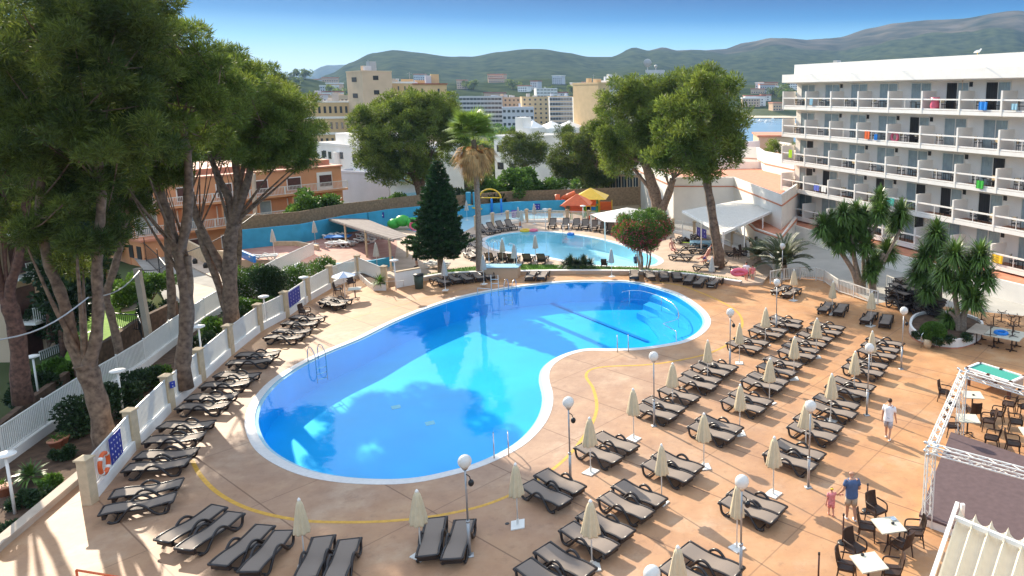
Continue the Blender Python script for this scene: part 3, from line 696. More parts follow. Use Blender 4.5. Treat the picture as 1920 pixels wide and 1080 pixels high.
building('apartment_block', 'white flat fronted block with pale blue glass balconies left of the fir tree', 'building', GX(716, 104), GX(800, 112), 10, -6, 2.6, M['lilac'], 3, 2, (.18, .35), M['dark'], parapet=.3)
# beige tower hotel
building('tower_building', 'tall beige stair tower with slit windows rising above the pines', 'tower', GX(652, 167), GX(681, 159), 6.2, -9, 18.5, M['beige'], 8, 1, (.3, .28), M['dark'], parapet=.3, endwin=9)
building('hotel_wing', 'low beige hotel wing with white bands left of the tower', 'building', GX(560, 163), GX(652, 167), 12, -9, 12.0, M['ochre'], 6, 9, (.45, .42), M['glass'], bands=M['white2'], parapet=.3)
building('hotel_wing', 'beige hotel wing with thin paired windows right of the tower', 'building', GX(705, 166), GX(778, 168), 12, -9, 16.2, M['ochre'], 8, 6, (.2, .5), M['glass'], bands=M['white2'], parapet=.4)
building('hotel_wing', 'plain ochre end block at the right of the beige hotel', 'building', GX(776, 168), GX(838, 171), 12, -9, 16.0, M['ochre'], 8, 2, (.12, .3), M['glass'], roof=M['redroof'])
# far town blocks
far = [('white slab hotel with long balcony rows in the middle distance', 860, 940, 420, 182, M['greyw'], 9, 12, (.9, .5), M['greyw']),
 ('salmon block beside the white slab hotel', 935, 975, 430, 184, M['peach'], 8, 5, (.4, .4), None),
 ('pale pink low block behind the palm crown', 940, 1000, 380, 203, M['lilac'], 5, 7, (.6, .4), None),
 ('yellow orange apartment tower with brown balconies', 978, 1028, 400, 183, M['ochre'], 9, 5, (.35, .4), None),
 ('round topped white tower far behind the orange blocks', 1006, 1045, 700, 166, M['white2'], 10, 6, (.85, .35), M['greyw']),
 ('long cream hotel with horizontal balcony lines', 1030, 1082, 480, 182, M['greyw'], 7, 10, (.9, .5), M['ochre']),
 ('grey white hotel with a chequered pattern of balconies', 1081, 1124, 440, 184, M['white'], 8, 8, (.5, .55), None),
 ('tall yellow tower block left of the right hand pines', 1122, 1143, 190, 158, M['ochre'], 8, 1, (.1, .3), None),
 ('grey white side of the tall tower block left of the pines', 1143, 1176, 192, 154, M['greyw'], 9, 4, (.4, .4), None),
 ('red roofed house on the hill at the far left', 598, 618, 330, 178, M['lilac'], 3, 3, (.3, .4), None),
 ('pale terrace house beside the red roofed house', 560, 600, 320, 186, M['peach'], 4, 6, (.3, .4), None),
 ('white roof storey with brown openings above the hotel wing', 615, 652, 300, 181, M['beige'], 4, 5, (.5, .5), None),
 ('white beach apartments across the bay', 1432, 1462, 900, 190, M['white2'], 4, 7, (.5, .4), None),
 ('low white beach houses across the bay', 1400, 1428, 880, 193, M['white2'], 3, 6, (.5, .4), None)]
for lab, u0, u1, y, vt, wm, r, c, wn, bd in far:
    zt = dep((u0+u1)/2, vt, y).z
    if y > 600: y = y
    building('town_building', lab, 'building', GX(u0, y), GX(u1, y*1.01), 14, -10, zt, wm, r, c, wn, M['glass'], bands=bd, roof=M['redroof'] if 'red roofed' in lab else None, parapet=.5)
# tower with satellite dishes behind the pines
tw = thing('dish_tower', 'white rooftop tower carrying satellite dishes above the right pines', 'tower', GX(1228, 210))
o = tw; s = 1
mb = MB(); zt = dep(1228, 131, 210).z; mb.box((0, 3, zt/2-5), (5.2, 6, zt+10)); mb.build('wall', M['greyw'], tw); tw.location.z = 0
for dx, rr in ((-2.0, 1.15), (.3, .45)):
    mb = MB(); mb.tube([(dx, .5, zt), (dx, .5, zt+1.2*rr)], .12); mb.lathe([(rr, 0), (rr*.8, -.2), (.05, -.3)], (0, 0, 0), 18); k = len(mb.v)-54
    mb.v[k:] = [(x+dx, z+.3, y+zt+1.3*rr+.4) for x, y, z in mb.v[k:]]; mb.build('satellite_dish', M['steel'], tw)
tw.location.z = 0
# houses of the far town
r_ = random.Random(8)
for i in range(60):
    y = r_.uniform(760, 1150); u = r_.choice([r_.uniform(560, 1130), r_.uniform(1395, 1600)]); g = GX(u, y); zg = terrain(g.x, g.y); wd = r_.uniform(10, 26)
    h = r_.uniform(5, 12); t = MB(); t.box((0, 0, h/2), (wd, 10, h)); t.m = 1; t.box((0, 0, h+.6), (wd+1, 11, 1.2)); t.m = 2
    for k in range(int(wd/3)):
        for j in range(int(h/3)): t.box((-wd/2+1.8+k*3, -5.02, 1.6+j*3), (1.4, .1, 1.3))
    o = t.build('distant_house', [r_.choice([M['white2'], M['peach'], M['greyw'], M['beige']]), r_.choice([M['redroof'], M['white2'], M['terracotta']]), M['glass']]); o.location = (g.x, g.y, zg-.5); o.rotation_euler = (0, 0, r_.uniform(-.5, .5))
    tag(o, 'tiny pale house in the hazy town at the foot of the hills', 'house', 'houses at the foot of the hills')
# white stepped building with chimney behind the palm, and neighbour roofs
def chim(t, Lg, D, H, sg):
    mb = MB(); mb.box((Lg*.62, sg*2, H+1.6), (1.8, 2, 3.6)); mb.box((Lg*.82, sg*2, H+.8), (2.0, 2.2, 1.6)); mb.build('chimney', M['white'], t)
building('white_house', 'stepped white house with a tall square chimney right of the palm crown', 'house', GX(922, 128), GX(990, 124), 9, -8, 6.6, M['white'], 2, 3, (.5, .4), M['dark'], parapet=.3, zwin=(8, 14), extra=chim)
building('white_house', 'white building with dark windows behind the dark middle pines', 'house', GX(1004, 128), GX(1064, 130), 9, -8, 4.0, M['white'], 3, 4, (.28, .4), M['dark'], parapet=.3)
# white tents in the middle distance
for i, (u, v, s_) in enumerate(((1000, 232, 5), (1035, 233, 7), (1068, 232, 7), (1092, 235, 6), (1108, 236, 5))):
    p = dep(u, v, 190+i*4); t = MB(); t.lathe([(s_*.62, -2.2), (s_*.6, -.9), (s_*.1, .5), (.02, .9)], (0, 0, 0), 8); o = t.build('tent', M['white2']); o.location = p
    tag(o, ['small white marquee left of the others', 'second white marquee from the left', 'middle white marquee with a peaked roof', 'fourth white marquee from the left', 'rightmost white marquee by the pine crown'][i], 'tent', 'white marquees')
# beige house by the bay, left of the hotel
building('beige_house', 'cream house with a tiled eave beside the bay left of the hotel', 'house', GX(1424, 118), GX(1490, 118), 10, -8, 7.2, M['beige'], 2, 3, (.25, .3), M['dark'], roof=M['terracotta'])
building('promenade_block', 'grey flat roofed block at the water edge behind the right pine', 'building', GX(1380, 150), GX(1432, 150), 12, -9, 1.8, M['greyw'], 2, 5, (.4, .4), M['dark'], parapet=.3)
# white service building with terracotta edged roofs, left of the hotel
def wall_house(lab, px, zt, h, cap=True, z0=-3, wm='white', inner=None):
    P = [dep(u, 175, y) for u, y in px]; P = [Vector((p.x, p.y, 0)) for p in P]; t = thing('service_building', lab, 'building', P[0]); tr = Matrix.Translation(-P[0])
    m1 = MB(); m1.prism(P, z0, zt-h); o = m1.build('wall', M[wm], t); o.data.transform(tr)
    m1 = MB(); cen = sum(P, Vector())/len(P); Pi = [p+(cen-p).normalized()*.35 for p in P]
    for i in range(len(P)):
        a, b, c, d = P[i-1], P[i], Pi[i], Pi[i-1]
        m1.add([(a.x,a.y,zt-h), (b.x,b.y,zt-h), (b.x,b.y,zt), (a.x,a.y,zt), (d.x,d.y,zt-h+.01), (c.x,c.y,zt-h+.01), (c.x,c.y,zt), (d.x,d.y,zt)], [(0,1,2,3), (4,5,6,7), (3,2,6,7)])
    o = m1.build('parapet', M['white'], t); o.data.transform(tr)
    m1 = MB(); m1.flat(Pi, zt-h+.02); o = m1.build('roof', M['terracotta'], t); o.data.transform(tr)
    if cap:
        m1 = MB()
        for i in range(len(P)):
            a, b = P[i-1], P[i]
            if (a-b).length > .5: m1.bar((a.x, a.y, zt-h), (b.x, b.y, zt-h), .16, .12)
        o = m1.build('tile_edge', M['terracotta'], t); o.data.transform(tr)
    return t
wall_house('white service building with a terracotta tile edge behind the single pine trunk', [(1190,98),(1262,80),(1378,80),(1470,66),(1530,84),(1480,100)], 5.0, 1.0)
wall_house('taller white roof block with pink stains nearest the left end of the hotel', [(1330,108),(1420,103),(1436,96),(1492,88),(1530,104),(1440,120)], 6.6, 1.6)
wall_house('low terracotta roofed annexe between the white pergola and the hotel', [(1385,76),(1420,66),(1470,62),(1500,72),(1450,82)], 1.9, .15)
t = MB(); p = dep(1343, 388, 79.8); t.box((0, 0, 0), (.9, .12, .6)); o = t.build('air_vent', M['steel']); o.location = p; tag(o, 'small grey vent on the white wall behind the single pine trunk', 'vent')
# grey annexe with tall windows behind the playground
building('annexe', 'grey annexe with a row of tall white framed windows behind the playground', 'building', GX(1120, 98), GX(1196, 95), 8, -2, 3.6, M['beige'], 1, 7, (.72, .8), M['glass'], roof=M['greyw'], zwin=(2.9, 5.4), pane=True)
# beige block of flats at the far left with tiers of balconies
lb = thing('block_of_flats', 'beige block of flats with white edged balconies at the far left', 'building', (-43, 45, -4), 0)
mb = MB(); mb.box((-7, 2.6, 9), (14, 5.2, 18)); mb.build('wall', M['beige'], lb)
for k in range(6):
    for y0 in (1.4, 3.9):
        mb = MB(); z = .6+k*2.9; mb.box((.7, y0, z), (1.4, 2.2, .18)); fl = mb.build('balcony', M['white2'], lb)
        mb = MB()
        for i in range(15): mb.box((1.36, y0-1.08+i*.155, z+.55), (.03, .03, .9))
        mb.box((1.36, y0, z+1.03), (.07, 2.2, .07)); mb.build('railing', M['whitemetal'], fl)
        mb = MB(); mb.box((.02, y0, z+1.2), (.08, 1.4, 2.0)); mb.build('shuttered_door', M['brownwood'], lb)
# ------------------------------------------------------------------ walls and screens round the children's terrace
def wall_run(name, lab, cat, px, z, h, th, m1, cap=None, hs=None):
    P = [at(u, v, z) for u, v in px]; P = [Vector((p.x, p.y, z)) for p in P]; t = thing(name, lab, cat, P[0])
    mb = MB(); A = offset(P, th/2, False); B = offset(P, -th/2, False); up = Vector((0, 0, h)); dn = Vector((0, 0, -.02))
    for X, Y_ in (([a+dn for a in A], [a+up for a in A]), ([b+dn for b in B], [b+up for b in B]), ([a+up for a in A], [b+up for b in B])): ribbon(mb, X, Y_)
    for a, b in ((A[0], B[0]), (A[-1], B[-1])): mb.add([a+dn, b+dn, b+up, a+up], [(0, 1, 2, 3)])
    o = mb.build('wall', m1, t); o.data.transform(Matrix.Translation(-P[0]))
    if cap:
        mb = MB()
        for a, b in zip(P, P[1:]): mb.bar(a+up+Vector((0,0,.04)), b+up+Vector((0,0,.04)), th+.08, .08)
        o = mb.build('cap', cap, t); o.data.transform(Matrix.Translation(-P[0]))
    return t
wall_run('painted_wall', 'long turquoise wall behind the red terrace with white loungers', 'wall', [(445,468),(565,455),(650,436),(690,430)], ZT, 1.75, .2, M['bluewall'])
wall_run('painted_wall', 'turquoise wall with a small blue banner behind the inflatable toys', 'wall', [(692,430),(730,423),(785,417),(812,414)], ZT, 1.75, .2, M['bluewall'])
wall_run('painted_wall', 'turquoise wall along the far side of the splash area', 'wall', [(855,409),(905,404),(960,399),(1060,395)], ZT, 1.3, .2, M['bluewall'])
wall_run('painted_wall', 'low turquoise wall in front of the plank canopy', 'wall', [(612,512),(640,511),(700,505),(737,498)], ZT, .75, .2, M['bluewall'])
wall_run('painted_wall', 'narrow curved blue wall at the left end of the red terrace', 'wall', [(437,470),(455,482),(478,492)], ZT, .55, .2, M['blue'])
wall_run('reed_screen', 'brown reed screen above the left turquoise wall', 'screen', [(440,463),(565,450),(650,431),(700,424),(790,411)], ZT, 2.75, .1, M['brownscreen'])
wall_run('reed_screen', 'brown reed screen behind the splash area and playground', 'screen', [(850,404),(905,399),(960,394),(1070,390),(1200,384)], ZT, 2.3, .1, M['brownscreen'])
wall_run('garden_wall', 'plain beige garden wall below the red terrace', 'wall', [(437,492),(500,494),(560,494),(600,503)], -1.5, 2.1, .25, M['cream'])
wall_run('garden_wall', 'beige yard wall at the foot of the orange house', 'wall', [(308,452),(350,475),(390,497),(440,500)], ZR, 1.5, .25, M['cream'])
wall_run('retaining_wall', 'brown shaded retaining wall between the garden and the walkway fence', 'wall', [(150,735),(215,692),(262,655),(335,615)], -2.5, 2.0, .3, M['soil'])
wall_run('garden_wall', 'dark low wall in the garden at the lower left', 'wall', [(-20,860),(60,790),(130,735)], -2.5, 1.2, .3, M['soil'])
wall_run('kerb_wall', 'low planting bed kerb with an orange foot beside the walkway', 'kerb', [(163,890),(90,952),(0,1028),(-60,1085)], -.02, .2, .3, M['tanpave'], M['tanpave'])
wall_run('service_wall', 'white end wall beside the ramp steps', 'wall', [(742,540),(790,531)], 0, 1.15, .15, M['white2'], M['cream'])
wall_run('boundary_wall', 'low white wall beneath the ramp railing right of the yucca trees', 'wall', [(1362,447),(1402,462),(1445,492),(1452,505)], .3, .75, .25, M['white2'], M['white2'])
# ------------------------------------------------------------------ fences
def slat_fence(name, lab, pts, base_h, H, pillar_h, step=.11, pillars=True, plinth=True, slat=.055, ph=.34, skip=(), postm=None, thin=False):
    P = [Vector(p) for p in pts]; t = thing(name, lab, 'fence', P[0]); tr = Matrix.Translation(-P[0])
    def bt(mb, nm, m): o = mb.build(nm, m, t); o.data.transform(tr); return o
    if plinth:
        for i, (a, b) in enumerate(zip(P, P[1:])):
            mb = MB(); u = Vector((0, 0, base_h/2)); mb.bar(a+u, b+u, .24, base_h); bt(mb, 'plinth', M['white2'])
    for p in P:
        mb = MB()
        if pillars:
            mb.box(p+Vector((0, 0, pillar_h/2)), (ph, ph, pillar_h)); o = bt(mb, 'pillar', postm or M['cream'])
            mb = MB(); c = p+Vector((0, 0, pillar_h)); q = ph/2+.05; mb.add([c+Vector(v) for v in ((-q,-q,0),(q,-q,0),(q,q,0),(-q,q,0),(-q,-q,.06),(q,-q,.06),(q,q,.06),(-q,q,.06),(0,0,.16))], [(0,1,5,4),(1,2,6,5),(2,3,7,6),(3,0,4,7),(4,5,8),(5,6,8),(6,7,8),(7,4,8)])
            k = mb.build('coping_stone', postm or M['cream'], o); k.data.transform(tr)
        else:
            mb.tube([p, p+Vector((0, 0, pillar_h))], .035, 8); bt(mb, 'post', M['whitemetal'])
    for i, (a, b) in enumerate(zip(P, P[1:])):
        if i in skip: continue
        d = (b-a); L_ = d.length; dn = d/L_; off = (ph/2+.02 if pillars else .05); mb = MB(); a2 = a+dn*off; b2 = b-dn*off
        z0 = Vector((0, 0, base_h+.06)); z1 = Vector((0, 0, H)); mb.bar(a2+z0, b2+z0, .05, .05); mb.bar(a2+z1, b2+z1, .05, .06)
        n = max(2, int((b2-a2).length/step))
        for k in range(n+1):
            p = a2+(b2-a2)*k/n; s = dn*slat/2; q = Vector((-dn.y, dn.x, 0))*.012
            mb.add([p-s+z0+q, p+s+z0+q, p+s+z1+q, p-s+z1+q, p-s+z0-q, p+s+z0-q, p+s+z1-q, p-s+z1-q], [(0,1,2,3), (7,6,5,4), (0,3,7,4), (1,5,6,2)])
        bt(mb, 'panel', M['whitemetal'])
    return t, P
fc, FP1 = slat_fence('pillar_fence', 'long white slatted fence with cream stone pillars along the left edge of the deck', FW, .42, 1.5, 1.62)
tp = at(715, 541)
slat_fence('street_fence', 'outer white slatted fence between the pine bed and the street', F2, .45, 1.55, 1.65, pillars=False)
slat_fence('pool_fence', 'white slatted fence with cream pillars behind the far pool', [at(u, v, ZT) for u, v in ((893,430),(924,424),(952,420),(988,416.5),(1031,416),(1064,417),(1104,419),(1150,423))], .25, 1.25, 1.35, step=.14, ph=.3)
slat_fence('pool_fence', 'white slatted fence with cream pillars on the right side of the far pool', [at(u, v, ZT) for u, v in ((1262,436),(1302,442),(1347,452),(1373,463),(1398,476),(1409,486))], .25, 1.25, 1.35, step=.14, ph=.3)
slat_fence('deck_railing', 'curved white railing at the far right corner of the deck', [at(u, v) for u, v in ((1444,532),(1470,527),(1500,524),(1530,526),(1545,530))], .08, .95, 1.0, step=.13, pillars=False, plinth=False, slat=.03)
slat_fence('deck_railing', 'white railing in front of the left yucca cluster', [at(u, v) for u, v in ((1572,549),(1600,558),(1630,569),(1646,572))], .08, .95, 1.0, step=.13, pillars=False, plinth=False, slat=.03)
slat_fence('deck_railing', 'short white return of railing beside the ramp top', [at(u, v) for u, v in ((1545,530),(1572,549))], .08, .95, 1.0, step=.13, pillars=False, plinth=False, slat=.03)
slat_fence('ramp_railing', 'thin grey railing on the ramp behind the stacked loungers', [at(u, v, -.02) for u, v in ((1662,540),(1700,556),(1735,572))], .08, .95, 1.0, step=.2, pillars=False, plinth=False, slat=.02)
slat_fence('yard_railing', 'black metal railing on the garden wall behind the concrete pole', [at(u, v, -1.0) for u, v in ((218,618),(262,622),(268,640))], .1, 1.1, 1.15, step=.16, pillars=False, plinth=False, slat=.025)
t, _ = slat_fence('roadside_fence', 'tall thin wire fence posts along the street beside the garden', [at(u, v, ZR) for u, v in ((250,470),(275,490),(300,515),(318,540),(330,580))], .1, 1.8, 2.4, step=.5, pillars=False, plinth=False, slat=.02)
yr = [o for o in COL.objects if o.name.startswith('yard_railing')]
for tt_ in [t]+yr:
    for c in tt_.children: c.data.materials.clear(); c.data.materials.append(M['black'])
# slats running down the ramp: tall sloping panel
mb = MB()
a = at(735, 558); 
# blue banners with small white pictograms
def glyphs(mb, w, h, rows, cols, seed, y=-.012):
    r = random.Random(seed)
    for i in range(rows):
        for j in range(cols):
            x = -w/2+w*(j+.5)/cols; z = h*(i+.5)/rows; s = min(w/cols, h/rows)*.32; k = r.randrange(3)
            if k == 0: mb.box((x, y, z+s*.5), (s*.45, .004, s*.45)); mb.box((x, y, z-s*.35), (s*.3, .004, s*1.0))
            elif k == 1: mb.box((x, y, z), (s*1.5, .004, s*.3)); mb.box((x-s*.4, y, z+s*.5), (s*.4, .004, s*.4))
            else: mb.lathe([(s*.55, 0), (s*.55, .004)], (x, 0, 0), 8); q = len(mb.v)-16; mb.v[q:] = [(a, y+c, b+z) for a, b, c in mb.v[q:]]
def banner(lab, a, b, z, h, m='banner', rows=4, cols=4, seed=1, off=.1):
    a = Vector(a); b = Vector(b); c = (a+b)/2; c.z = z; d = b-a; rz = math.atan2(d.y, d.x); nrm = Vector((math.sin(rz), -math.cos(rz), 0)); c += nrm*off
    t = thing('banner', lab, 'banner', c, rz); w = math.hypot(d.x, d.y); mb = MB(); mb.box((0, 0, h/2), (w, .015, h)); mb.build('sheet', M[m], t)
    mb = MB(); glyphs(mb, w*.9, h*.92, rows, cols, seed); mb.build('pictograms', M['white2'], t); return t
def lerp(a, b, t): return a+(b-a)*t
banner('blue pool rules banner with white pictograms beside the life ring', lerp(FW[0], FW[1], .42), lerp(FW[0], FW[1], .68), .5, 1.0, seed=3)
banner('blue banner with white pictograms on the fence panel behind the dark cypress', lerp(FW[6], FW[7], .12), lerp(FW[6], FW[7], .62), .5, 1.0, seed=4)
p = FW[6]
banner('small blue notice on the third pillar from the near end', FW[2]+Vector((.12,-.1,0)), FW[2]+Vector((.2,.12,0)), 1.1, .3, rows=2, cols=1, seed=5, off=.12)
banner('violet banner with white marks on the fence behind the far pool', at(958,414,ZT), at(969,413,ZT), ZT+.35, .85, 'purple', 3, 2, 7, .25)
banner('violet and blue banner on the pillar fence right of the oleander', at(1310,449,ZT), at(1328,455,ZT), ZT+.4, .85, 'purple', 2, 3, 8, .2)
banner('small blue banner on the turquoise wall left of the inflatable toys', at(708,426,ZT), at(720,424.5,ZT), ZT+.95, .6, 'banner', 1, 2, 9, .25)
banner('dark blue banner on the turquoise wall left of the playground', at(1003,397,ZT), at(1014,397,ZT), ZT+.3, .7, 'banner', 2, 2, 10, .3)
banner('white pool sign on a stake in the grass strip', at(955,513,ZT), at(966,513,ZT), ZT+.35, .35, 'white2', 1, 1, 12, 0)
banner('grey list of rules on the gate left of the violet banner', at(1283,452,ZT), at(1297,455,ZT), ZT+.4, .7, 'white2', 3, 1, 13, .2)
def life_ring(lab, c, nrm, r=.33, cm='redorange'):
    t = thing('life_ring', lab, 'life ring', c, math.atan2(nrm[1], nrm[0])); mb = MB(); mb.tube([(0, r*math.cos(a), r*math.sin(a)) for a in [2*math.pi*i/24 for i in range(24)]], .075, 8, True); mb.build('ring', M[cm], t, True)
    for k in range(4):
        a0 = math.pi/4+k*math.pi/2; mb = MB(); mb.tube([(0, r*math.cos(a0+d), r*math.sin(a0+d)) for d in (-.16, 0, .16)], .081, 8); mb.build('band', M['white2'], t, True)
    return t
n_ = (FW[1]-FW[0]).normalized(); nn = Vector((n_.y, -n_.x, 0))
life_ring('orange life ring with white bands on the near end of the pillar fence', lerp(FW[0], FW[1], .2)+nn*.22+Vector((0,0,1.02)), nn, .36)
p = at(1112, 420, ZT); life_ring('faded red life ring on the fence behind the far pool', p+Vector((0,-.3,.75)), Vector((.1,-1,0)), .36)
# ------------------------------------------------------------------ sun loungers
LPROF = [(0,.37),(.10,.385),(.35,.355),(.6,.325),(.85,.315),(1.15,.335),(1.5,.375),(1.8,.385),(2.05,.365)]
def make_lounger(name, label, cat, fm, sm, raised=0.0, thick=.038):
    t = thing(name, label, cat)
    prof = LPROF
    if raised:
        prof = [(x, z) for x, z in LPROF if x <= 1.2]+[(1.2+.8*math.cos(raised)*k, .335+.8*math.sin(raised)*k) for k in (.25, .5, .75, 1)]
    P = spline([(x, 0, z) for x, z in prof], 3); mb = MB(); w = .275
    ribbon(mb, [p+Vector((0, -w, .004)) for p in P], [p+Vector((0, w, .004)) for p in P]); ribbon(mb, [p+Vector((0, w, -.012)) for p in P], [p+Vector((0, -w, -.012)) for p in P])
    mb.build('sling', sm, t)
    for s in (-1, 1):
        mb = MB(); y = s*.315
        fr = spline([(.0,y,.375),(.10,y,.33),(.14,y,.15),(.22,y,.045),(.42,y,.03),(.60,y,.17),(.80,y,.40),(1.0,y,.50),(1.2,y,.44),(1.40,y,.22),(1.55,y,.05),(1.72,y,.03),(1.82,y,.10)], 3)
        mb.tube([(p.x, p.y+s*.02, p.z) for p in fr], .045, 6); mb.build('side_frame', fm, t, True)
        mb = MB(); mb.tube([(p.x, y, p.z) for p in P], thick, 6); mb.build('edge_rail', fm, t, True)
    e = P[-1]
    for x, z, r in ((0, .37, .032), (e.x, e.z, .04)):
        mb = MB(); mb.tube([(x, -.31, z), (x, .31, z)], r, 6); mb.build('end_bar', fm, t, True)
    mb = MB(); mb.box((e.x-.12 if not raised else 1.25, 0, .27 if not raised else .25), (.10, .60, .20)); mb.build('headrest_block', fm, t)
    for x in (.3, 1.66):
        mb = MB(); mb.tube([(x, -.31, .04), (x, .31, .04)], .022, 6); mb.build('foot_bar', fm, t, True)
    return t
LG = Kind(make_lounger('sun_lounger', 'x', 'sun lounger', M['resin'], M['sling']))
ZL = .37; ANG = R(-38)
def L1(u, v, ang, lab, grp, z=0, kind=None, scale=None):            # A end at a pixel
    p = at(u, v, z+ZL); return (kind or LG).put((p.x, p.y, z), ang, lab, grp, scale)
def L2(a, b, lab, grp, z=0, kind=None):
    p = at(a[0], a[1], z+ZL); q = at(b[0], b[1], z+ZL); return (kind or LG).put((p.x, p.y, z), math.atan2(q.y-p.y, q.x-p.x), lab, grp)
# pairs on the open part of the deck (A ends: far one, near one), named by their row and by the parasol beside them
field = [((1016,1026),(980,1056),'at the bottom edge left of the bottom centre parasol'),
 ((1014,885),(987,906),'beside the parasol at the pool curve nearest the camera'),
 ((1093,961),(1062,986),'under the parasol standing between two lamp posts near the bottom'),
 ((1158,906),(1132,928),'with a parasol shadow slanting over the far one'),
 ((1119,814),(1087,834),'just right of the near lamp post by the yellow line'),
 ((1231,850),(1212,866),'third along from the pool under a central parasol'),
 ((1281,1025),(1246,1057),'half cut off by the bottom edge right of centre'),
 ((1312,782),(1297,796),'behind the parasol with the square white base plate'),
 ((1213,747),(1196,760),'nearest the thin lamp post right of the yellow curve'),
 ((1372,920),(1357,935),'at the lamp post that overlaps a parasol near the bottom'),
 ((1373,735),(1358,748),'around the wide parasol in the middle of the field'),
 ((1407,700),(1395,710),'behind the middle parasol, one row further back'),
 ((1437,670),(1424,684),'under the parasol in the centre column'),
 ((1455,828),(1438,846),'right of the long parasol shadow near the child'),
 ((1494,780),(1482,796),'at the lamp post left of the man in white'),
 ((1530,742),(1523,757),'beside the parasol left of the man in white'),
 ((1563,709),(1552,721),'up the deck from the man in white'),
 ((1627,633),(1618,644),'at the far end of the right hand column'),
 ((1592,672),(1583,685),'in the right column beside the tall lamp post'),
 ((1447,593),(1445,601),'at the far end of the left column'),
 ((1418,609),(1408,617),'beside the parasol at the top of the left column'),
 ((1523,604),(1516,613),'at the far end of the middle column'),
 ((1498,624),(1486,634),'second from the far end of the middle column'),
 ((1471,645),(1463,655),'third from the far end of the middle column'),
 ((1381,631),(1367,641),'nearest the yellow line at the far lamp post')]
for far_, near_, desc in field:
    L1(far_[0], far_[1], ANG, 'far lounger of the pair '+desc, 'paired loungers in the field right of the pool')
    L1(near_[0], near_[1], ANG, 'near lounger of the pair '+desc, 'paired loungers in the field right of the pool')
for (u, v), d in (((1241,728),'single lounger at the near end of the long rank by the yellow line'), ((1275,708),'second lounger of the long rank by the yellow line'), ((1285,697),'third lounger of the long rank by the yellow line'), ((1302,684),'fourth lounger of the long rank by the yellow line'), ((1317,675),'farthest lounger of the long rank by the yellow line'), ((1611,655),'lone lounger between two pairs of the right hand column')):
    L1(u, v, ANG, 'taupe '+d, 'paired loungers in the field right of the pool')
near = [((818,971),(799,1049),'left one of the pair beside the nearest lamp post'), ((872,975),(844,1055),'right one of the pair beside the nearest lamp post'),
 ((412,949),(301,1016),'left one of the first pair past the fence end'), ((443,961),(338,1034),'right one of the first pair past the fence end'),
 ((498,985),(406,1062),'left one of the pair left of the nearest parasol'), ((533,995),(460,1078),'right one of the pair left of the nearest parasol'),
 ((607,1006),(569,1090),'left one of the pair right of the nearest parasol'), ((656,1011),(622,1095),'right one of the pair right of the nearest parasol')]
for a, b, d in near: L2(a, b, 'dark taupe lounger, '+d, 'loungers at the near edge of the deck')
fl = [((341,905),(216,926)),((328,932),(201,956)),((367,847),(257,854)),((352,866),(242,877)),((397,795),(300,797)),((380,817),(280,825)),((442,742),(355,745)),((425,760),(337,762)),((482,704),(402,702)),((467,717),(385,722)),((522,662),(450,665)),((510,674),(432,680)),((580,621),(515,620)),((565,632),(499,631)),((606,596),(546,594)),((592,607),(532,605)),((655,564),(605,559)),((642,572),(592,562))]
od = ['beside the life ring panel', 'at the blue banner panel', 'at the second fence panel', 'at the third fence panel', 'at the fourth fence panel', 'facing the pool ladder', 'at the sixth fence panel', 'next to the chair by the banner', 'in front of the white table']
for i, (a, b) in enumerate(fl):
    L2(a, b, 'black lounger by the pillar fence, %s one, %s' % ('far' if i % 2 == 0 else 'near', od[i//2]), 'loungers along the pillar fence')
back = [(1189,507,-86),(1215,508,-80),(1243,509,-84),(1267,510,-84),(1297,515,-100),(1321,520,-108),(1349,521,-112)]
for i, (u, v, a) in enumerate(back): L1(u, v, R(a), 'grey lounger below the oleander and low wall, %s from the left' % ['first','second','third','fourth','fifth','sixth','seventh'][i], 'row of loungers below the oleander')
for i, (u, v) in enumerate(((1002,508),(1023,508))): L1(u, v, R(-90), 'grey lounger of the pair in front of the zigzag line, %s one' % ['left','right'][i], 'row of loungers below the oleander')
for i, (u, v, a) in enumerate(((812,521,-42),(838,516,-48),(862,514,-52),(888,511,-58),(915,508,-70))): L1(u, v, R(a), 'dark lounger below the palm, %s from the litter bin' % ['first','second','third','fourth','fifth'][i], 'row of loungers between the bin and the outdoor shower')
tt = [((1477,535),(1455,545),'left one of the pair by the white railing corner'),((1495,540),(1475,552),'right one of the pair by the white railing corner'),((1557,567),(1542,581),'left one of the pair in front of the yucca railing'),((1582,570),(1570,586),'right one of the pair in front of the yucca railing'),((1637,585),(1622,600),'left one of the pair beside the stacked loungers'),((1665,590),(1657,609),'right one of the pair beside the stacked loungers')]
for a, b, d in tt: L2(a, b, 'taupe lounger, '+d, 'loungers at the far right of the deck')
# loungers with raised backs round the far pool
LR = Kind(make_lounger('sun_lounger', 'x', 'sun lounger', M['resin'], M['sling'], R(48)))
ords = ['first','second','third','fourth','fifth','sixth','seventh','eighth','ninth','tenth','eleventh','twelfth']
for i, (u, v) in enumerate(((1033,424),(1058,424),(1078,425),(1095,426),(1112,428),(1130,431),(1143,434))): L1(u, v, R(92), 'small raised lounger behind the far pool, %s from the row left' % ords[i], 'loungers behind the far pool', ZT, LR)
for i, (u, v, a) in enumerate(((924,434,150),(936,431,140),(951,428,135),(966,426,130))): L1(u, v, R(a), 'raised lounger at the left end behind the far pool, %s from the left' % ords[i], 'loungers behind the far pool', ZT, LR)
for i, (u, v) in enumerate(((927,478),(951,478),(968,480),(996,480),(1022,480))): L1(u, v, R(-92), 'raised lounger on the near side of the far pool, %s from the palm' % ords[i], 'loungers on the near side of the far pool', ZT, LR)
for i, (u, v, a) in enumerate(((888,440,120),(884,447,125),(880,455,130),(878,464,130),(876,473,125))): L1(u, v, R(a+180), 'pale lounger in the rank left of the far pool, %s from the back' % ords[i], 'loungers left of the far pool', ZT)
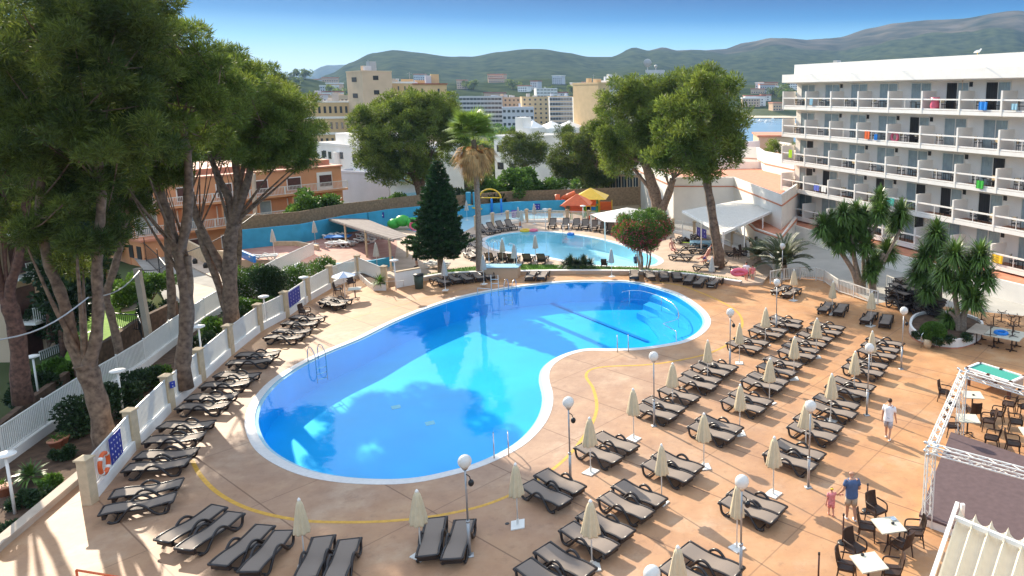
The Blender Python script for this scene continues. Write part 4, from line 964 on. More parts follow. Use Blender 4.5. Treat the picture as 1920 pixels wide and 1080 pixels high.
for i, (u, v, a, d) in enumerate(((1255,478,-20,'nearest the oleander'),(1262,468,10,'with a bright green towel'),(1285,462,20,'behind the green towel lounger'),(1308,468,5,'behind the seated sunbather'),(1268,450,60,'at the gate end'),(1290,446,55,'left of the violet banner'),(1300,498,-15,'in front of the single pine trunk'),(1318,488,-10,'under the sunbather in the blue towel'),(1360,472,10,'right of the single pine trunk'),(1375,500,-60,'by the boundary wall'))):
    L1(u, v, R(a), 'dark lounger right of the far pool, '+d, 'loungers round the single pine', ZT)
# white thick framed loungers on the red terrace
WL = Kind(make_lounger('white_lounger', 'x', 'sun lounger', M['white2'], M['black'], 0, .085))
for i, (u, v, a, d) in enumerate(((533,443,-75,'tilted one in the middle left'),(545,432,-30,'beside the tilted one'),(583,432,-60,'by the turquoise wall'),(611,440,-35,'left of the pile'),(625,437,-35,'right of the pile'),(612,455,0,'front left of the group'),(630,452,-20,'front right of the group'),(668,447,-20,'under the plank canopy'),(672,438,-25,'behind under the plank canopy'),(690,441,10,'at the right post of the canopy'),(470,480,10,'at the left end of the terrace'),(707,440,0,'black covered one at the canopy corner'),(800,492,-20,'by the fir tree'))):
    L1(u, v, R(a), 'white framed lounger with dark mattress, '+d, 'white loungers on the red terrace', ZT, WL)
# stacks of dark loungers beside the right yucca tree
r_ = random.Random(4); k = 0
for u, v in ((1668,572),(1688,576),(1706,582),(1722,590),(1680,560)):
    for j in range(6):
        p = at(u, v); k += 1
        LG.put((p.x+r_.uniform(-.15,.15), p.y+r_.uniform(-.15,.15), .02+j*.22), R(-65+r_.uniform(-8,8)), 'dark lounger in the %s stack beside the yucca, %s from the ground' % (['leftmost','second','third','rightmost','rear'][[(1668,572),(1688,576),(1706,582),(1722,590),(1680,560)].index((u,v))], ords[j]), 'stacked dark loungers')
# ------------------------------------------------------------------ closed parasols
def make_parasol(cm):
    t = thing('parasol', 'x', 'parasol'); mb = MB(); mb.box((0,0,.02), (.40,.40,.035), .3); mb.tube([(0,0,.03),(0,0,.22)], .035, 8); mb.build('base', M['whitemetal'], t)
    mb = MB(); mb.tube([(0,0,.05),(0,0,2.1)], .019, 8); mb.build('pole', M['whitemetal'], t, True)
    pr = [(.21,1.10),(.215,1.14),(.195,1.3),(.16,1.55),(.125,1.8),(.09,2.0),(.045,2.13)]
    mb = MB(); mb.lathe(pr, n=40, mod=lambda a, i: 1+(.17-.015*i)*math.cos(8*a)*(1 if i < 6 else .4)+.05*math.sin(3*a+1)); o = mb.build('canopy', cm, t, True)
    mb = MB(); mb.lathe([(.05,2.11),(.045,2.16),(.015,2.21)], n=10); mb.build('finial', M['white2'], t, True); return t
PA = Kind(make_parasol(M['canvas'])); PB = Kind(make_parasol(M['canvasgrey']))
par = [(560,934,'nearest one left of the pool foot'),(781,918,'between the two near lounger pairs'),(966,868,'by the pool curve beside the near lamp post'),(1105,782,'first beyond the lamp on the yellow line'),(1107,937,'at the bottom centre'),(1240,832,'in the third pair from the pool'),(1320,774,'with a clear square base plate in mid field'),(1187,728,'closest to the yellow line curve'),(1388,720,'wide one in the field centre'),(1261,680,'in the long rank by the pool line'),(1327,637,'at the far end of the long rank'),(1452,818,'left of the near shadow streak'),(1513,752,'behind the lamp globe left of the man in white'),(1560,700,'beside the two pairs left of the man in white'),(1604,658,'in the right column by the tall lamp'),(1636,620,'at the far end of the right column'),(1490,631,'in the middle column, third from the back'),(1444,671,'in the middle column, nearest'),(1532,596,'in the middle column, second from the back'),(1436,577,'in the left column, farthest'),(1387,606,'in front of the far lamp with a spotlight'),(1489,505,'at the railing corner'),(1562,527,'in front of the yucca railing'),(1635,546,'beside the stacked loungers'),(1271,1023,'cut by the bottom edge'),(1383,906,'overlapped by the near right lamp globe')]
for i, (u, v, d) in enumerate(par):
    p = at(u, v, 2.2); PA.put((p.x, p.y, 0), i*.77, 'closed cream parasol, '+d, 'closed parasols on the main deck', (1+.32*((i*7) % 5)/4, 1+.28*((i*3) % 5)/4, 1))
parb = [(1003,441,'on the near edge of the far pool'),(1146,466,'left of the oleander trunks'),(963,458,'left of the outdoor shower'),(941,447,'right of the palm trunk'),(905,478,'just right of the palm foot'),(832,488,'at the fir tree foot'),(704,455,'in front of the turquoise parapet'),(588,414,'against the turquoise wall beside the black stack'),(510,430,'against the turquoise wall at the left'),(874,376,'far away at the turquoise corner'),(971,388,'by the far fence left'),(1001,382,'by the far fence right'),(1335,481,'beside the single pine trunk'),(977,394,'white folded one behind the far fence')]
for i, (u, v, d) in enumerate(parb):
    p = at(u, v, ZT+2.2); PB.put((p.x, p.y, ZT), i*.6, 'closed off white parasol, '+d, 'closed parasols on the upper terrace')
# ------------------------------------------------------------------ lamp posts
def make_lamp(spot):
    t = thing('lamp_post', 'x', 'lamp post'); mb = MB(); mb.box((0,0,.01), (.24,.24,.02)); mb.tube([(0,0,0),(0,0,1.15)], .05, 10); mb.tube([(0,0,1.12),(0,0,1.18)], .062, 10); mb.build('base_tube', M['steel'], t, True)
    mb = MB(); mb.tube([(0,0,1.15),(0,0,2.86)], .03, 8); mb.build('pole', M['steel'], t, True)
    mb = MB(); mb.lathe([(.06,2.84),(.10,2.90),(.10,2.93)], n=12); mb.build('collar', M['chrome'], t)
    mb = MB(); mb.ball((0,0,3.11), .205, 20, 14); mb.build('globe', M['globe'], t, True)
    if spot:
        mb = MB(); mb.tube([(0,0,2.72),(.12,-.05,2.62),(.14,-.06,2.5)], .015, 6); mb.ball((.15,-.08,2.43), (.09,.09,.11), 10, 8); mb.build('spotlight', M['black'], t, True)
    return t
KA = Kind(make_lamp(True)); KB = Kind(make_lamp(False))
for u, v, sp, d in ((871.2,865,1,'nearest one beside a lounger pair'),(1065.5,754,1,'on the yellow line at the pool waist'),(1225.5,668,0,'beside the pool curve where the yellow line straightens'),(1630.5,652,0,'tall, beyond the man in white'),(1520,761,0,'overlapping a parasol left of the man in white'),(1695,582.5,1,'left of the round white planter'),(1369.5,585.5,1,'by the right end of the pool'),(1391,903,1,'near the bottom, overlapping a parasol'),(1467.5,461,0,'in front of the date palm'),(1457,529,0,'at the railing corner'),(1222,1076,0,'only its globe showing at the bottom edge')):
    p = at(u, v, 3.11); (KA if sp else KB).put((p.x, p.y, 0), .3, 'grey lamp post with an opal globe, '+d, 'globe lamp posts')
def make_disc():
    t = thing('garden_lamp', 'x', 'lamp post'); mb = MB(); mb.tube([(0,0,0),(0,0,2.1)], .045, 8); mb.build('pole', M['white2'], t, True)
    mb = MB(); mb.lathe([(.10,2.08),(.20,2.14),(.30,2.17),(.30,2.22),(.10,2.28)], n=18); mb.build('shade', M['white2'], t, True); return t
KD = Kind(make_disc())
for u, v, z, d in ((10,852,-.3,'at the left edge beside the succulents'),(61,668,-1.6,'rising behind the left fence'),(220,695,-.3,'among the shrubs between two fences'),(372,612,-.3,'beside the second big trunk'),(494,556,-.3,'in front of the dark cypress'),(569,520,-.3,'above the fence by the flowering shrub'),(739,488,ZT,'in front of the turquoise parapet'),(1022,392,ZT,'behind the far fence'),(1093,386,ZT,'beside the playground')):
    p = at(u, v, z+2.2); KD.put((p.x, p.y, z), 0, 'white lamp with a flat disc head, '+d, 'white disc lamps')
# ------------------------------------------------------------------ ladders, rails and shower
def tubes(name, lab, cat, paths, r, m, loc=None, grp=None, child='rail'):
    P0 = Vector(loc or paths[0][0]); t = thing(name, lab, cat, P0, 0, grp)
    for q in paths:
        mb = MB(); mb.tube([Vector(p)-P0 for p in q], r, 8); mb.build(child, m, t, True)
    return t
def ladder(lab, u, v, ang, w=.5, z=0, r=.024):
    c = at(u, v, z); d = Vector((math.cos(R(ang)), math.sin(R(ang)), 0)); s = Vector((-d.y, d.x, 0)); ps = []
    for k in (-w/2, w/2):
        q = [(-.35, 0), (-.35, .62), (-.15, .86), (.12, .86), (.38, .55), (.42, .2), (.42, -1.0)]; ps.append([c+s*k+d*a+Vector((0,0,b)) for a, b in q])
    for h in (-.25, -.55, -.85): ps.append([c-s*w/2+d*.42+Vector((0,0,h)), c+s*w/2+d*.42+Vector((0,0,h))])
    return tubes('pool_ladder', lab, 'pool ladder', ps, r, M['chrome'], c)
ladder('chrome pool ladder on the left side of the main pool', 594, 678, -35, .55)
ladder('chrome pool ladder at the near side by the lamp post', 940, 850, 105, .55)
ladder('chrome pool ladder on the right waist of the pool', 1168, 656, 95, .6)
ladder('chrome ladder at the far edge of the main pool', 957, 546, -100, .6)
ladder('small chrome ladder on the left of the far pool', 929, 468, 45, .6, ZT)
ladder('small chrome ladder at the back of the far pool', 1062, 437, -90, .6, ZT)
hp_ = [at(u, v, .25) for u, v in ((1166,548),(1180,545),(1205,546),(1240,557),(1262,570),(1272,585),(1270,598),(1243,607))]
ps = [spline(hp_, 4)]+[[p, Vector((p.x, p.y, -.9))] for p in hp_[1:7:2]]+[[at(1243,607,.25), at(1243,607,-.6)], [at(1243,607,.25), at(1268,622,.25), at(1268,640,0)], [at(1268,622,.25), at(1268,622,-.5)]]
tubes('pool_handrail', 'curved chrome handrail round the entry steps of the main pool', 'handrail', ps, .022, M['chrome'])
c = at(922,555); tubes('pool_lift', 'tall chrome ladder frame at the far left edge of the main pool', 'pool lift', [[c, c+Vector((0,0,1.5)), c+Vector((.5,0,1.5)), c+Vector((.5,0,0))], [c+Vector((0,0,.9)), c+Vector((.5,0,.9))], [c+Vector((0,0,1.2)), c+Vector((.5,0,1.2))], [c+Vector((0,0,.5)), c+Vector((-1.0,.1,.55)), c+Vector((-1.0,.1,0))]], .025, M['whitemetal'])
mb = MB(); c = at(942,515,ZT); b = thing('outdoor_shower', 'slim curved shower pipe standing on a pale blue tiled base', 'shower', (c.x, c.y, 0))
mb.box((0,0,.42), (2.6,1.1,.84)); mb.build('wall', M['peach'], b); mb = MB(); mb.box((0,0,.87), (2.75,1.25,.06)); mb.build('tray', M['lightblue'], b)
for sx_, h in ((-1.05, 2.3), (1.1, 2.1)):
    mb = MB(); mb.tube(spline([(sx_,.2,.9),(sx_,.2,h),(sx_-.1,.2,h+.35),(sx_-.45,.2,h+.5),(sx_-.6,.2,h+.35)], 4), .03, 8); mb.build('shower_pipe', M['chrome'], b, True)
c = at(745,538); tubes('stair_rail', 'thin white handrail at the ramp beside the planter', 'handrail', [[at(722,528), at(722,528,1.0), at(757,526,1.0), at(757,537,0)]], .025, M['whitemetal'])
# ------------------------------------------------------------------ planters, bin, tables, chairs
pl = [at(u, v) for u, v in ((1704,622),(1716,638),(1750,650),(1795,654),(1830,644),(1842,630),(1838,615),(1800,601),(1750,598),(1715,604))]
PL = spline(pl, 4, True); PL = PL if area(PL) > 0 else PL[::-1]; c0 = sum(PL, Vector())/len(PL)
rp = thing('round_planter', 'long white rimmed planter with a round bush and yucca trees', 'planter', c0)
PLl = [p-c0 for p in PL]; inn = offset(PLl, .14)
mb = MB(); up = Vector((0,0,.55)); ribbon(mb, [p+Vector((0,0,.08)) for p in PLl], [p+up for p in PLl], True); ribbon(mb, [p+up for p in PLl], [p+up for p in inn], True); ribbon(mb, [p+up for p in inn], [p+Vector((0,0,.3)) for p in inn], True); mb.build('rim', M['white'], rp)
mb = MB(); ribbon(mb, offset(PLl, -.01), [p+Vector((0,0,.08)) for p in offset(PLl, -.01)], True); mb.build('plinth', M['terracotta'], rp)
mb = MB(); mb.flat(inn, .40); mb.build('earth', M['soil'], rp)
pt = [at(u, v) for u, v in ((672,521),(690,538),(700,545),(724,545),(725,536),(722,528))]; c1 = sum(pt, Vector())/len(pt); PT_ = [p-c1 for p in pt]
tp_ = thing('corner_planter', 'low white planter with a yellow green fern at the fence corner', 'planter', c1)
mb = MB(); mb.prism(PT_, .0, .42); mb.build('wall', M['white2'], tp_); mb = MB(); mb.flat([p*.9 for p in PT_], .43); mb.build('earth', M['soil'], tp_)
c = at(786,541); b = thing('litter_bin', 'dark green litter bin beside the ramp', 'bin', c); mb = MB(); mb.lathe([(.24,0),(.27,.02),(.34,1.0)], n=16); mb.build('body', mat('bin_green', (.05,.07,.05), .6), b, True)
mb = MB(); mb.lathe([(.37,1.0),(.36,1.07),(.1,1.12)], n=16); mb.build('lid', M['black'], b, True)
def make_chair():
    t = thing('rattan_chair', 'x', 'chair'); mb = MB(); mb.box((0,0,.43), (.48,.48,.07)); mb.build('seat', M['rattan'], t)
    mb = MB(); P = [Vector((-.22-.10*k-.02*math.sin(k*3), 0, .44+.5*k)) for k in (0,.25,.5,.75,1)]
    for i in range(4):
        for y0 in range(-3, 3):
            f = lambda y, p: p+Vector((-.05*(1-(y/3)**2), y*.078*(1-.12*(p.z-.44)), 0))
            a, b_, c_, d_ = f(y0, P[i]), f(y0+1, P[i]), f(y0+1, P[i+1]), f(y0, P[i+1]); o = Vector((.03,0,0)); mb.add([a, b_, c_, d_, a+o, b_+o, c_+o, d_+o], [(0,1,2,3),(7,6,5,4),(0,4,5,1),(2,6,7,3),(0,3,7,4),(1,5,6,2)])
    mb.build('backrest', M['rattan'], t)
    for s in (-1, 1):
        mb = MB(); mb.tube(spline([(-.24,s*.25,.68),(0,s*.27,.68),(.2,s*.26,.66),(.24,s*.25,.5),(.23,s*.24,.4)], 3), .025, 6); mb.build('armrest', M['rattan'], t, True)
        for x, dx in ((.21, .04), (-.21, -.07)):
            mb = MB(); mb.tube([(x,s*.21,.42),(x+dx,s*.23,0)], [.026,.02], 6); mb.build('leg', M['rattan'], t)
    return t
CH = Kind(make_chair())
def make_table():
    t = thing('square_table', 'x', 'table'); mb = MB(); mb.box((0,0,.74), (.82,.82,.035)); mb.build('tabletop', M['tabletop'], t)
    mb = MB(); mb.tube([(0,0,.05),(0,0,.72)], .035, 8); mb.build('column', M['rattan'], t)
    for k in range(4):
        a = k*math.pi/2+.78; mb = MB(); mb.tube([(0,0,.12),(.36*math.cos(a),.36*math.sin(a),.015)], .022, 6); mb.build('foot', M['rattan'], t)
    return t
TB = Kind(make_table())
tabs = [(1666,984,12,'beside the brown stage with an ashtray'),(1629,1054,15,'at the bottom beneath the striped canopy'),(1824,740,-8,'farther one under the truss'),(1815,784,-8,'nearer one under the truss'),(1935,735+75,-8,'cut by the right edge beyond the truss')]
for u, v, a, d in tabs:
    p = at(u, v, .75); TB.put(p-Vector((0,0,.75)), R(a), 'ivory square table, '+d, 'ivory cafe tables')
chairs = [(1643,955,-60,'far left of the table by the stage'),(1626,985,-15,'left of the table by the stage'),(1690,1018,130,'near side of the table by the stage'),(1714,995,175,'right of the table by the stage'),(1603,1027,-55,'far side of the bottom table'),(1588,1060,-20,'left of the bottom table'),(1672,1068,170,'right of the bottom table'),
 (1772,735,-30,'alone left of the truss'),(1788,757,-20,'behind the truss leg'),(1850,702+8,0,'x'),(1826,770,90,'between the two tables under the truss'),(1785,797,0,'left of the nearer truss table'),(1853,788,165,'right of the nearer truss table'),(1860,820,150,'near right of the truss tables'),(1870,775,150,'left of the two chairs pulled back'),(1892,757,150,'right of the two chairs pulled back'),(1900,830,-20,'left of the table at the right edge'),(1905,790,-20,'behind the table at the right edge'),(1922,762,170,'topmost at the right edge')]
for u, v, a, d in chairs:
    if d == 'x': continue
    p = at(u, v, .45); CH.put((p.x, p.y, 0), R(a), 'dark brown woven chair, '+d, 'woven cafe chairs')
for u, v, a, d in ((571,590,-10,'beside the blue banner on the fence'),(634,548,10,'left of the small white table at the fence corner'),(658,535,-50,'behind the small white table at the fence corner'),(1133,501,90,'alone under the hedge bushes in front of the wall')):
    z = 0; p = at(u, v-6, .45); CH.put((p.x, p.y, 0), R(a), 'black woven chair, '+d, 'woven cafe chairs')
p = at(665,541,.75); TB.put((p.x, p.y, 0), R(20), 'small white table beside the fence corner planter', 'ivory cafe tables')
for u, v, d in ((1674,982,'on the table by the stage'),(1617,1041,'on the bottom table'),(1825,741,'on the farther truss table')):
    p = at(u, v, .76); mb = MB(); mb.lathe([(.05,0),(.055,.04),(.04,.045)], n=12); o = mb.build('ashtray', M['black'], smooth=True); o.location = p; tag(o, 'small black ashtray '+d, 'ashtray', 'ashtrays')
p = at(1675,974,.76); mb = MB(); mb.lathe([(.09,0),(.10,.03),(.09,.035)], n=14); o = mb.build('glass_dish', M['chrome']); o.location = p; tag(o, 'round clear dish on the table by the stage', 'dish')
# long ivory tables with upturned bistro tables on top, right of the planter
lt = at(1893,628,.74)
tb = thing('long_table', 'row of ivory tables pushed together right of the planter', 'table', (lt.x, lt.y, 0), R(-38))
for i in range(1, 4):
    for j in range(2):
        mb = MB(); mb.box((-2.6+i*.95, -.42+j*.95, .74), (.93,.93,.035)); o = mb.build('tabletop', M['tabletop'] if i > 1 else M['tanpave'], tb); m1 = MB(); m1.tube([(-2.6+i*.95, -.42+j*.95, 0), (-2.6+i*.95, -.42+j*.95, .72)], .04, 8); m1.box((-2.6+i*.95, -.42+j*.95, .03), (.6,.05,.05)); m1.box((-2.6+i*.95, -.42+j*.95, .03), (.05,.6,.05)); m1.build('column', M['rattan'], o)
def make_up():
    t = thing('upturned_table', 'x', 'table base'); mb = MB(); mb.tube([(0,0,0),(0,0,.6)], .03, 8); mb.build('column', M['rattan'], t)
    for z, up in ((.02, -1), (.58, 1)):
        for k in range(4):
            a = k*math.pi/2+.5; mb = MB(); mb.tube([(0,0,z),(.18*math.cos(a),.18*math.sin(a),z),(.34*math.cos(a),.34*math.sin(a),z+.10*up*(up > 0))], .018, 6); mb.build('foot', M['rattan'], t)
    return t
UP = Kind(make_up())
for i, (u, v) in enumerate(((1840,600),(1857,628),(1877,604),(1862,612),(1895,612),(1900,622),(1910,612),(1898,630))):
    p = at(u, v, .78); UP.put(p, i*.7, 'upturned dark table base on the long ivory tables, %s from the planter' % ords[i], 'upturned table bases')
p = at(1877,624,.80); mb = MB(); mb.tube([(.3*math.cos(a), .3*math.sin(a), 0) for a in [2*math.pi*i/20 for i in range(20)]], .10, 8, True); o = mb.build('swim_ring', M['blue'], smooth=True); o.location = p; tag(o, 'blue inflatable swim ring lying on the long ivory tables', 'swim ring')
# benches with woven backs in the planter area
p = at(1743,640,.0); t = thing('wooden_cask', 'small wooden cask with arched handles in front of the round planter', 'cask', at(1739,652)); mb = MB(); mb.lathe([(.20,0),(.24,.25),(.20,.5)], n=12); mb.build('cask', M['cream'], t, True)
for s in (-.36, .36):
    mb = MB(); mb.tube([(s,0,0),(s,0,.75),(s*.4,.1,.95)], .02, 6); mb.build('handle', M['chrome'], t, True)
# ------------------------------------------------------------------ pool table
pa, pb_ = at(1811,690,.85), at(1898,718,.85); dv = pb_-pa; rz = math.atan2(dv.y, dv.x); q = Vector((-math.sin(rz), math.cos(rz), 0)); cc = (pa+pb_)/2+q*.55
pt = thing('pool_table', 'pool table with green cloth and white rails', 'pool table', (cc.x, cc.y, 0), rz); PLn = dv.length; PW = 1.25
mb = MB(); mb.box((0,0,.83), (PLn-.2,PW-.2,.05)); mb.build('playing_cloth', M['felt'], pt)
mb = MB(); mb.box((0,0,.62), (PLn-.1,PW-.1,.36)); mb.build('cabinet', M['tanpave'], pt)
for c, d in (((0,-PW/2+.05,.87),(PLn,.10,.08)),((0,PW/2-.05,.87),(PLn,.10,.08)),((-PLn/2+.06,0,.872),(.12,PW-.2,.08)),((PLn/2-.06,0,.872),(.12,PW-.2,.08))): mb = MB(); mb.box(c, d); mb.build('rail', M['white2'], pt)
for x in (-PLn/2+.07, 0, PLn/2-.07):
    for y in (-PW/2+.06, PW/2-.06): mb = MB(); mb.box((x,y,.885), (.14,.13,.09)); mb.build('pocket', M['brownwood'], pt)
for x in (-PLn/2+.15, PLn/2-.15):
    for y in (-PW/2+.15, PW/2-.15): mb = MB(); mb.box((x,y,.22), (.13,.13,.44)); mb.build('leg', M['brownwood'], pt)
mb = MB(); mb.box((.1,-PW/2+.045,.62), (.75,.02,.09)); mb.build('coin_slot_panel', M['brownwood'], pt)
# ------------------------------------------------------------------ truss frame over the brown stage
def truss_member(mb, a, b, w=.24, n=None):
    a = Vector(a); b = Vector(b); d = (b-a).normalized(); up = Vector((0,0,1)) if abs(d.z) < .9 else Vector((0,1,0)); x = d.cross(up).normalized()*w/2; y = x.cross(d).normalized()*w/2
    C_ = [x+y, x-y, -x-y, -x+y]; n = n or max(3, int((b-a).length/.33))
    for c in C_: mb.tube([a+c, b+c], .026, 6)
    for i in range(n):
        p0 = a+(b-a)*i/n; p1 = a+(b-a)*(i+1)/n
        for k in range(4):
            c, e = C_[k], C_[(k+1) % 4]; mb.tube([p0+(c if i % 2 else e), p1+(e if i % 2 else c)], .012, 4, cap=False)
TZ = 2.75
c1 = at(1737,836,TZ); g1 = at(1737,988); c1 = Vector((g1.x, g1.y, TZ))
c2 = at(1806,700,TZ); c3 = at(1965,900,TZ); c4 = at(1960,745,TZ)
tr_ = thing('lighting_truss', 'silver lattice truss frame standing over the brown stage', 'truss', (c1.x, c1.y, 0))
off = Vector((c1.x, c1.y, 0))
for a, b in ((c1, c2), (c1, c3), (c2, c4)):
    mb = MB(); truss_member(mb, a-off, b-off); mb.build('beam', M['whitemetal'], tr_)
for c in (c1, c2, c3): mb = MB(); truss_member(mb, Vector((c.x, c.y, 0))-off, c-off); mb.build('leg', M['whitemetal'], tr_)
for c in (c1, c2): mb = MB(); [mb.ball(c-off+Vector((x*.14, y*.14, z*.14)), .06, 8, 6) for x in (-1,1) for y in (-1,1) for z in (-1,1)]; mb.build('corner_joint', M['chrome'], tr_, True)
st = [at(u, v, .35) for u, v in ((1723,965),(1783,810),(1990,878),(1990,1062))]; sc = st[0]
sg_ = thing('stage', 'low brown carpeted stage under the truss', 'stage', (sc.x, sc.y, 0)); S_ = [p-sc for p in st]; mb = MB(); mb.prism(S_, .28, .36); mb.build('floor', M['carpet'], sg_); mb = MB(); mb.prism([p*.99+Vector((.03,.03,0)) for p in S_], 0, .28); mb.build('skirt', M['white2'], sg_)
# canopy of ivory fabric strips at the lower right
CZ = 2.6
A_ = [at(1800,958,CZ+.1), at(1990,1036,CZ+.1)]; B_ = [at(1748,1120,CZ-.1), at(1930,1240,CZ-.1)]
aw = thing('fabric_canopy', 'ivory fabric canopy of sagging strips on a white frame at the lower right', 'canopy', (A_[0].x, A_[0].y, 0)); o0 = Vector((A_[0].x, A_[0].y, 0))
n = 6
for i in range(n):
    mb = MB(); P = []; Q = []; m_ = 8
    for k in range(m_+1):
        f = (i+k/m_)/n; sag = -.16*math.sin(math.pi*k/m_)+(.10 if k in (0, m_) else 0)
        P.append(lerp(A_[0], A_[1], f)-o0+Vector((0,0,sag))); Q.append(lerp(B_[0], B_[1], f)-o0+Vector((0,0,sag)))
    ribbon(mb, Q, P); mb.build('fabric_strip', M['awning'], aw, True)
mb = MB(); e = (A_[0]-B_[0]).normalized(); l0 = at(1795,945,CZ+.2)-o0; l1 = at(1735,1120,CZ-.15)-o0; mb.bar(l0, l1, .10, .14); mb.build('side_beam', M['white2'], aw)
mb = MB(); mb.bar(lerp(l0, l1, .16), lerp(l0, l1, .16)+(A_[1]-A_[0]), .09, .12); mb.build('cross_beam', M['white2'], aw)
mb = MB(); mb.bar((l0.x+.15, l0.y, 0), (l0.x+.15, l0.y, l0.z), .1); mb.build('post', M['white2'], aw)
# queue posts with red belts
def make_q():
    t = thing('queue_post', 'x', 'queue post'); mb = MB(); mb.lathe([(.17,0),(.17,.025),(.10,.05)], n=18); mb.build('base', M['black'], t, True)
    mb = MB(); mb.tube([(0,0,.03),(0,0,.95)], .028, 10); mb.build('pole', M['brownwood'], t, True); mb = MB(); mb.tube([(0,0,.93),(0,0,1.0)], .034, 10); mb.build('cap', M['black'], t); return t
QP = Kind(make_q()); qs = [(1625,958,'beyond the table by the stage'),(1580,1018,'left of the bottom table'),(1534,1095,'cut by the bottom edge')]
for u, v, d in qs: QP.put(at(u, v), 0, 'black queue post, '+d, 'queue posts')
tubes('barrier', 'thin red barrier rail with a black post at the bottom left edge', 'barrier', [[at(143,1069,.9), at(260,1088,.9)], [at(143,1069,.9), at(143,1069,.9)-Vector((0,0,.9))]], .03, M['redorange'])
c = at(951,982); mb = MB(); mb.lathe([(.07,0),(.07,.012)], n=14); o = mb.build('floor_drain', M['black']); o.location = c; tag(o, 'small black drain cover in the deck by the curve of the pool', 'drain')
# ------------------------------------------------------------------ plank canopy, pergola, shade sail, playground
A0, A1, B1, B0 = dep(608,408,72.5), dep(668,404,78.5), dep(768,443,61), dep(738,450,56)
pc = thing('plank_canopy', 'sloping grey plank roof on timber posts over the red terrace', 'canopy', (A0.x, A0.y, ZT)); o0 = Vector((A0.x, A0.y, ZT)); mb = MB()
for k in range(22):
    f0, f1 = k/22, (k+.9)/22; p = [lerp(A0,B0,f0), lerp(A0,B0,f1), lerp(A1,B1,f1), lerp(A1,B1,f0)]; h = Vector((0,0,.05)); p = [x-o0 for x in p]; mb.add([x for x in p]+[x+h for x in p], [(0,3,2,1),(4,5,6,7),(0,1,5,4),(1,2,6,5),(2,3,7,6),(3,0,4,7)])
mb.build('plank_roof', M['greyroof'], pc)
for f in (.05, .35, .65, .95):
    for X, Y_ in ((A0, B0), (A1, B1)): p = lerp(X, Y_, f)-o0; mb = MB(); mb.bar((p.x,p.y,0), (p.x,p.y,p.z), .14); mb.build('post', M['cream'], pc)
for X, Y_ in ((A0, B0), (A1, B1)): mb = MB(); mb.bar(X-o0-Vector((0,0,.08)), Y_-o0-Vector((0,0,.08)), .1, .14); mb.build('beam', M['greyroof'], pc)
pgc = [dep(1280,410,69), dep(1388,398,76), dep(1460,412,71), dep(1356,438,58)]
pg = thing('pergola', 'white louvred pergola roof beside the service building', 'pergola', (pgc[0].x, pgc[0].y, .3)); o0 = Vector((pgc[0].x, pgc[0].y, .3)); Z = pgc[3].z-o0.z
mb = MB(); Q = [Vector((p.x-o0.x, p.y-o0.y, Z)) for p in pgc]; mb.prism(Q, Z-.05, Z); mb.build('roof', M['white2'], pg)
mb = MB()
for k in range(1, 26): mb.bar(lerp(Q[0],Q[3],k/26)+Vector((0,0,.05)), lerp(Q[1],Q[2],k/26)+Vector((0,0,.05)), .06, .1)
for a, b in ((0,1),(1,2),(2,3),(3,0)): mb.bar(Q[a], Q[b], .15, .22)
mb.build('louvres', M['white2'], pg)
for p in Q+[lerp(Q[0],Q[3],.5), lerp(Q[2],Q[3],.33), lerp(Q[2],Q[3],.66)]: mb = MB(); mb.bar((p.x,p.y,-.5),(p.x,p.y,Z), .12); mb.build('post', M['white2'], pg)
r_ = random.Random(2)
for i in range(9):
    p = lerp(pgc[3], pgc[2], .12+i*.09); p = Vector((p.x+.6, p.y+1.0, .3)); CH.put(p, r_.uniform(0, 6), 'dark chair in the shade under the white pergola, %s from the left' % ords[i], 'chairs under the pergola')
ss = [dep(1108,402,74), dep(1165,393,82), dep(1232,398,78), dep(1134,416,68), dep(1240,420,72)]
sa = thing('shade_sail', 'white tensioned shade roof between the playground and the oleander', 'shade sail', (ss[0].x, ss[0].y, ZT)); o0 = Vector((ss[0].x, ss[0].y, ZT)); S5 = [p-o0 for p in ss]; md = (S5[0]+S5[1]+S5[2]+S5[3]+S5[4])/5+Vector((0,0,.9))
mb = MB(); mb.add([S5[0], S5[1], S5[2], S5[4], S5[3], md], [(0,1,5),(1,2,5),(2,3,5),(3,4,5),(4,0,5)]); mb.build('fabric', M['white2'], sa)
for p in S5: mb = MB(); mb.bar((p.x,p.y,0), p, .1); mb.build('post', M['white2'], sa)
# playground: two towers with pointed roofs and a tube slide
def ptower(lab, u, v, y, roofm, w, h):
    p = dep(u, v, y); z0 = ZT; t = thing('play_tower', lab, 'playground tower', (p.x, p.y, z0)); H = p.z-z0
    mb = MB(); mb.add([(-w,-w,H-1.1),(w,-w,H-1.1),(w,w,H-1.1),(-w,w,H-1.1),(0,0,H)], [(0,1,4),(1,2,4),(2,3,4),(3,0,4),(3,2,1,0)]); mb.build('pointed_roof', M[roofm], t)
    for x in (-.7,.7):
        for q in (-.7,.7): mb = MB(); mb.bar((x,q,0),(x,q,H-1.0), .1); mb.build('post', M['green'], t)
    mb = MB(); mb.box((0,0,h), (1.5,1.5,.12)); mb.build('deck', M['yellow'], t)
    mb = MB(); mb.box((0,-.75,h+.45), (1.4,.06,.7)); mb.box((-.75,0,h+.45), (.06,1.4,.7)); mb.build('side_panel', M['redorange'], t); return t
ptower('playground tower with a red pointed roof', 1082, 363, 80, 'redorange', 1.6, 1.0); ptower('taller playground tower with an orange pointed roof', 1107, 352, 83, 'yellow', 1.9, 1.3)
